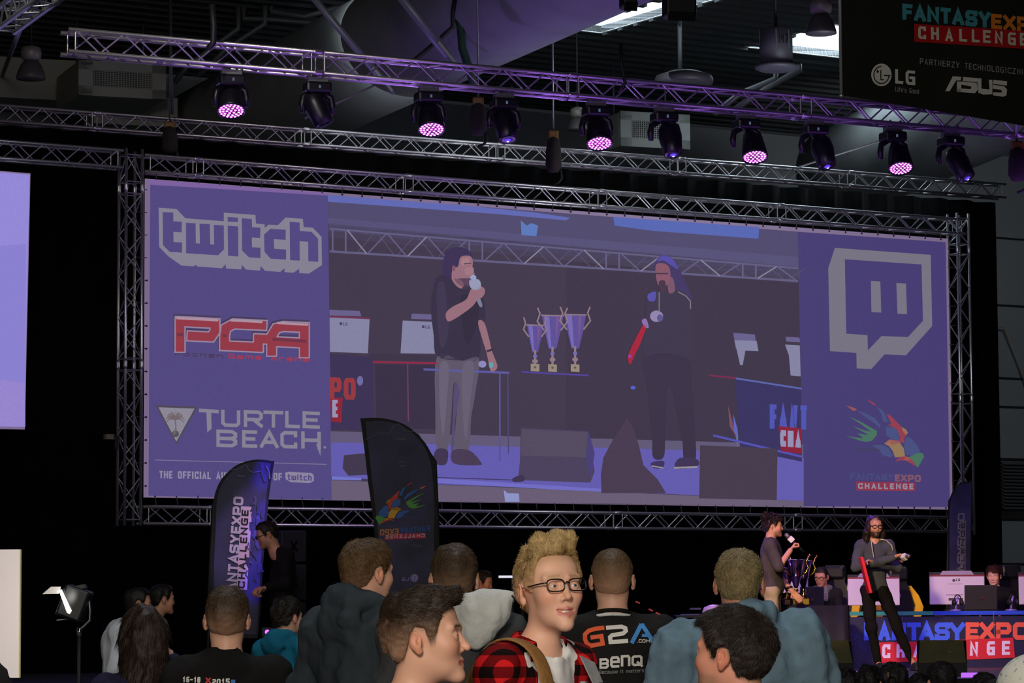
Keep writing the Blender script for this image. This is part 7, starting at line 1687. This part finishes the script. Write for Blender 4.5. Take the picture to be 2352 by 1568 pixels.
if not TEST or 'k' in TEST:
    def hands_b(F,i,c,dr):
        if i==0: hand(F,c,dr,(0.0,-0.5,-0.8),1.3,thumb=1)
        else: hand(F,c,dr,(0.0,-0.3,-0.9),0.8,thumb=-1)
    hz=0; RB=person('person',2009,1209,34.5,0.10,'long-haired presenter in slate sweater and black trousers, arms crossed over a red folder',hy=0.10,hp=0.05,floor=ZS,fine=False,step=0.0075,skin=SKIN['tan'],hair='long',hairm=HAIR['dreads'],top='sweater',topm=CL['sweater'],trouser=CL['blackt'],
        bulk=0.92,sw=0.165,hair_kw=dict(n=3000,length=0.30,spread=0.10,beard=0.95,stub=0.5),arms=([(-0.25,-0.07,1.16),(0.25,-0.06,1.15)],[(0.16,-0.25,1.27),(-0.07,-0.21,1.215)]),finish=dict(hands=hands_b),vox=0.007,foldamp=0.007,
        legs=([(-0.09,0.02,0.9),(0.09,0.02,0.9)],[(-0.06,-0.02,0.48),(0.24,-0.02,0.48)],[(0.02,0.02,0.09),(0.42,0.0,0.09)]))
    glasses(RB,'dark',0.003,1.0)
    e=RB['e']; sh=RB['sh']
    mb=MB(); m=cloth('cord_cream',200,190,165)
    mb.tube([(-0.06,-0.085,sh+0.06),(-0.055,-0.12,sh-0.05),(-0.04,-0.135,sh-0.15)],0.006,m,6); mb.tube([(0.05,-0.07,sh+0.07),(0.12,-0.05,sh+0.06),(0.18,-0.06,sh+0.0),(0.19,-0.07,sh-0.06)],0.006,m,6); mb.build('cream_piping',e)
    a=P(1977,1279,34.2); b=P(1998,1362,34.2); mid=(a+b)/2; d=(b-a); mb=MB(); mb.box((0,0,0),(0.035,0.24,d.length),pm('folder_red',S(225,20,50),0.35,emit=None),Matrix.Rotation(-math.atan2(d.x,-d.z),3,'Y'),bevel=0.006); o=mb.build('folder'); o.location=mid; tag(o,'bright red folder under the arm of the long-haired presenter','folder')
    w0=P(2066,1281,34.22); mic(w0,P(2086,1277,34.1)-w0,'white-flagged microphone held sideways by the long-haired presenter',pm('mic_cube_white',S(225,220,215),0.5))
if not TEST or 'l' in TEST:
    sb=cloth('jacket_player',34,36,34)
    r=farp(1887,1325,38.3,-0.45,'seated player in glasses with dark jacket and patterned scarf behind the desk',hp=0.2,floor=ZS,skin=SKIN['tan'],hair='short',hairm=HAIR['blackish'],top='jacket',topm=sb,legs='sit',arms='desk',hair_kw=dict(beard=0.3,fade=(-0.2,-0.1),fadeamt=0)); glasses(r,'dark',0.003)
    F=Field(axis_pts([(-0.22,0.22,0.012)]),axis_pts([(-0.2,0.2,0.012)]),axis_pts([(r['sh']-0.15,r['sh']+0.16,0.012)])); nb=r['nb']
    for k in range(14):
        p=lambda a:(nb[0]+0.10*math.sin(a),nb[1]-0.01+0.09*math.cos(a),nb[2]-0.005+0.02*math.cos(a)); F.cap(p(2*PI*k/14),p(2*PI*(k+1)/14),0.032,0.032,0.02)
    F.cap((0.08,-0.06,nb[2]-0.02),(0.10,-0.13,nb[2]-0.14),0.034,0.03,0.02); F.build('scarf',pm('scarf_check',S(110,110,104),0.9,0,0.9,70),r['e'])
    farp(2283,1323,38.0,-0.35,'seated young player with reddish-brown fringe and black T-shirt at the right edge',hp=0.12,floor=ZS,hair='messy',hairm=HM('auburn',(40,20,16),(110,62,48)),top='t_shirt',topm=CL['tee'],legs='sit',arms='desk',hair_kw=dict(n=3000,len=(0.02,0.03),width=0.002,low=-0.02,front=0.05,fade=(-0.2,-0.1),fadeamt=0,th=0.008))
    r=farp(614,1228,28.3,-1.35,'man in glasses and black clothes stooping beside the left feather flag on stage',hy=0,hp=0.30,floor=ZS,lean=(0,-0.12),skin=SKIN['tan'],hair='short',hairm=HAIR['blackish'],top='black_shirt',topm=CL['tee'],step=0.009,finish=dict(hands=lambda F,i,c,dr:hand(F,c,dr,(0.3 if i else -0.3,-0.2,-0.9),1.0,thumb=1 if i else -1)),arms=([(-0.2,0.02,0.97),(0.2,0.02,0.97)],[(-0.12,-0.13,0.93),(0.12,-0.13,0.93)]),hair_kw=dict(beard=0.3,fade=(-0.2,-0.1),fadeamt=0)); glasses(r,'dark',0.003)
    lamp('stage_side_light','SPOT',(-4.5,25.5,4.6),(-2.3,28.3,2.2),60,(0.75,0.25,1.0),size=0.1,spot=0.3)
    farp(1108,1339,31.0,1.25,'black-haired person in profile, face lit orange, just above the white cloth bag',hp=0.15,floor=ZS,skin=SKIN['tan'],hair='short',hairm=HAIR['blackish'],top='dark_top',topm=CL['tee'],legs='sit',arms='lap',hair_kw=dict(fade=(-0.2,-0.1),fadeamt=0))
    lamp('orange_face_spot','SPOT',(0.4,29.2,2.3),(-0.28,30.9,1.83),26,(1.0,0.5,0.22),size=0.08,spot=0.5)  # unseen orange spot aimed at the seated person's face
def chair(x,y,rz,label):
    e=empty('audience_chair',(x,y,0),rz,label,'chair','chairs of the seated audience'); m=pm('chair_plastic_grey',S(60,60,66),0.5)
    mb=MB(); mb.box((0,0.03,0.345),(0.44,0.42,0.03),m,bevel=0.012); mb.build('seat',e)
    mb=MB(); mb.box((0,0.25,0.60),(0.42,0.03,0.30),m,Matrix.Rotation(-0.12,3,'X'),bevel=0.012); mb.build('backrest',e)
    for a in(-1,1):
        for b in(-1,1): mb=MB(); mb.tube([(a*0.18,0.03+b*0.17,0.335),(a*0.21,b*0.2,0.0)],0.011,m_alu,6); mb.build('leg',e)
for c_,args in (('m',None),):
    if TEST and 'm' not in TEST: continue
    farp(318,1387,24.0,1.75,'bearded man in white shirt looking right in the dark, far left',skin=SKIN['tan'],hair='short',hairm=HAIR['black'],top='white_shirt',topm=CL['white'],lean=(0,-0.13),bulk=1.15,hair_kw=dict(beard=0.8,fade=(-0.2,-0.1),fadeamt=0))
    farp(372,1377,25.2,2.0,'dark-haired man looking right, beside the bearded man in white',skin=SKIN['tan'],hair='short',hairm=HAIR['black'],lean=(0,-0.06),top='grey_shirt',topm=cloth('shirt_half_grey',110,114,118),hair_kw=dict(fade=(-0.2,-0.1),fadeamt=0))
    farp(660,1419,20.0,2.4,'child in teal jacket with black strap, behind the man in the slate jacket',hair='messy',hairm=HAIR['blackish'],top='teal_jacket',topm=CL['teal'],hair_kw=dict(n=4000,len=(0.01,0.02),width=0.0015,fade=(-0.2,-0.1),fadeamt=0),hood=dict(r=0.03,h=0.03))
    farp(-268,1335,6.0,BACK,'dark figure at the lower left corner, only a shoulder in view',hair='short',top='black_jacket',topm=CL['tee'],bulk=1.1)
    farp(2425,1452,9.6,BACK+0.2,'person at the right edge, only a sliver of the head in view',hair='short',hairm=HAIR['blackish'],top='dark_top',topm=CL['tee'])
    r=farp(2372,1622,8.1,BACK,'child in a white cap with grey leaf pattern, bottom right corner',hair='none',top='pale_top',topm=CL['grey'],fine=False)
    M=r['M']; xs=axis_pts([(-0.14,0.14,0.006)]); F=Field(xs,axis_pts([(-0.2,0.16,0.006)]),axis_pts([(r['M'][2,3]-0.02,r['M'][2,3]+0.16,0.006)]))
    F.ell((0,0.018,0.036),(0.100,0.115,0.104),0.02,M); z0=M[2,3]+0.015; F.clip(lambda X,Y,Z:z0-Z)
    cm=pm('cap_white_leaf',S(205,205,196),0.9); nt=cm.node_tree; b=nt.nodes['Principled BSDF']; tcn=nt.nodes.new('ShaderNodeTexCoord'); n=nt.nodes.new('ShaderNodeTexNoise'); n.inputs['Scale'].default_value=24; n.inputs['Distortion'].default_value=1.5; nt.links.new(tcn.outputs['Object'],n.inputs['Vector'])
    rr=nt.nodes.new('ShaderNodeValToRGB'); rr.color_ramp.elements[0].position=0.60; rr.color_ramp.elements[0].color=S(206,206,196); rr.color_ramp.elements[1].position=0.64; rr.color_ramp.elements[1].color=S(120,122,116); nt.links.new(n.outputs['Fac'],rr.inputs[0]); nt.links.new(rr.outputs[0],b.inputs['Base Color'])
    F.build('cap',cm,r['e'])
    # the seated audience before the stage
    aud=[(1893,1552,22.5,'dark','audience member with dark hair seated highest before the left wedge speaker'),(1893,1586,19.5,'brown','audience member with brown hair seated in the row nearer, before the left wedge speaker'),
      (1946,1580,21.7,'dark','dark-haired audience member seated just right of the left wedge speaker'),(1996,1574,20.7,'dark','dark-haired audience member seated below the feet of the red folder presenter'),
      (2052,1570,19.7,'dark','audience member with dark hair right under the red folder presenter, nearer row'),(2112,1592,21.4,'dark','low dark head seated under the left half of the right wedge speaker'),
      (2163,1568,18.8,'dark','large dark head seated before the right wedge speaker'),(2262,1592,20.5,'dark','dark-haired audience member seated left of the child in the cap')]
    for x,y,D,c,l in aud:
        r=farp(x,y,D,BACK+random.uniform(-0.3,0.3),l,hair='short' if x%2 else 'messy',hairm=HAIR['black'] if c=='dark' else HAIR['brown'],top='dark_top',topm=CL['tee'],legs='sit',arms='lap',hair_kw=dict(n=2500,len=(0.008,0.02),width=0.0016,fade=(-0.2,-0.1),fadeamt=0,th=0.010),group='seated audience')
        chair(r['e'].location.x,r['e'].location.y,r['e'].rotation_euler.z,'grey chair under the '+l.replace('audience member','viewer').split(' seated')[0].split(' with')[0]+(' at %s'%{1893:'the far left',1946:'the third place',1996:'the fourth place',2052:'the fifth place',2112:'the sixth place',2163:'the seventh place',2262:'the far right'}[x])+(', nearer row' if y==1586 else ''))
    for x0,x1,y0,y1,l in ((2208,2249,1544,1560,'violet patch of lit stage floor, built as a glowing box, left of the white cap'),(2079,2124,1558,1563,'thin pale patch of lit stage floor, built as a glowing box under the right wedge speaker'),(1954,1968,1540,1543,'tiny violet patch of lit stage floor, built as a glowing box beside the left wedge speaker')):
        D=31.3; a=P(x0,y1,D); b=P(x1,y0,D); mb=MB(); mb.box(((a.x+b.x)/2,D,(a.z+b.z)/2),(b.x-a.x,0.05,b.z-a.z),glow('floor_glow_violet',S(200,110,255),1.0) if y0!=1558 else glow('floor_glow_pale',S(150,130,170),1.0),bevel=0.01); o=mb.build('lit_floor_patch'); tag(o,l,'light')  # lit patches of stage floor, put in as glowing boxes
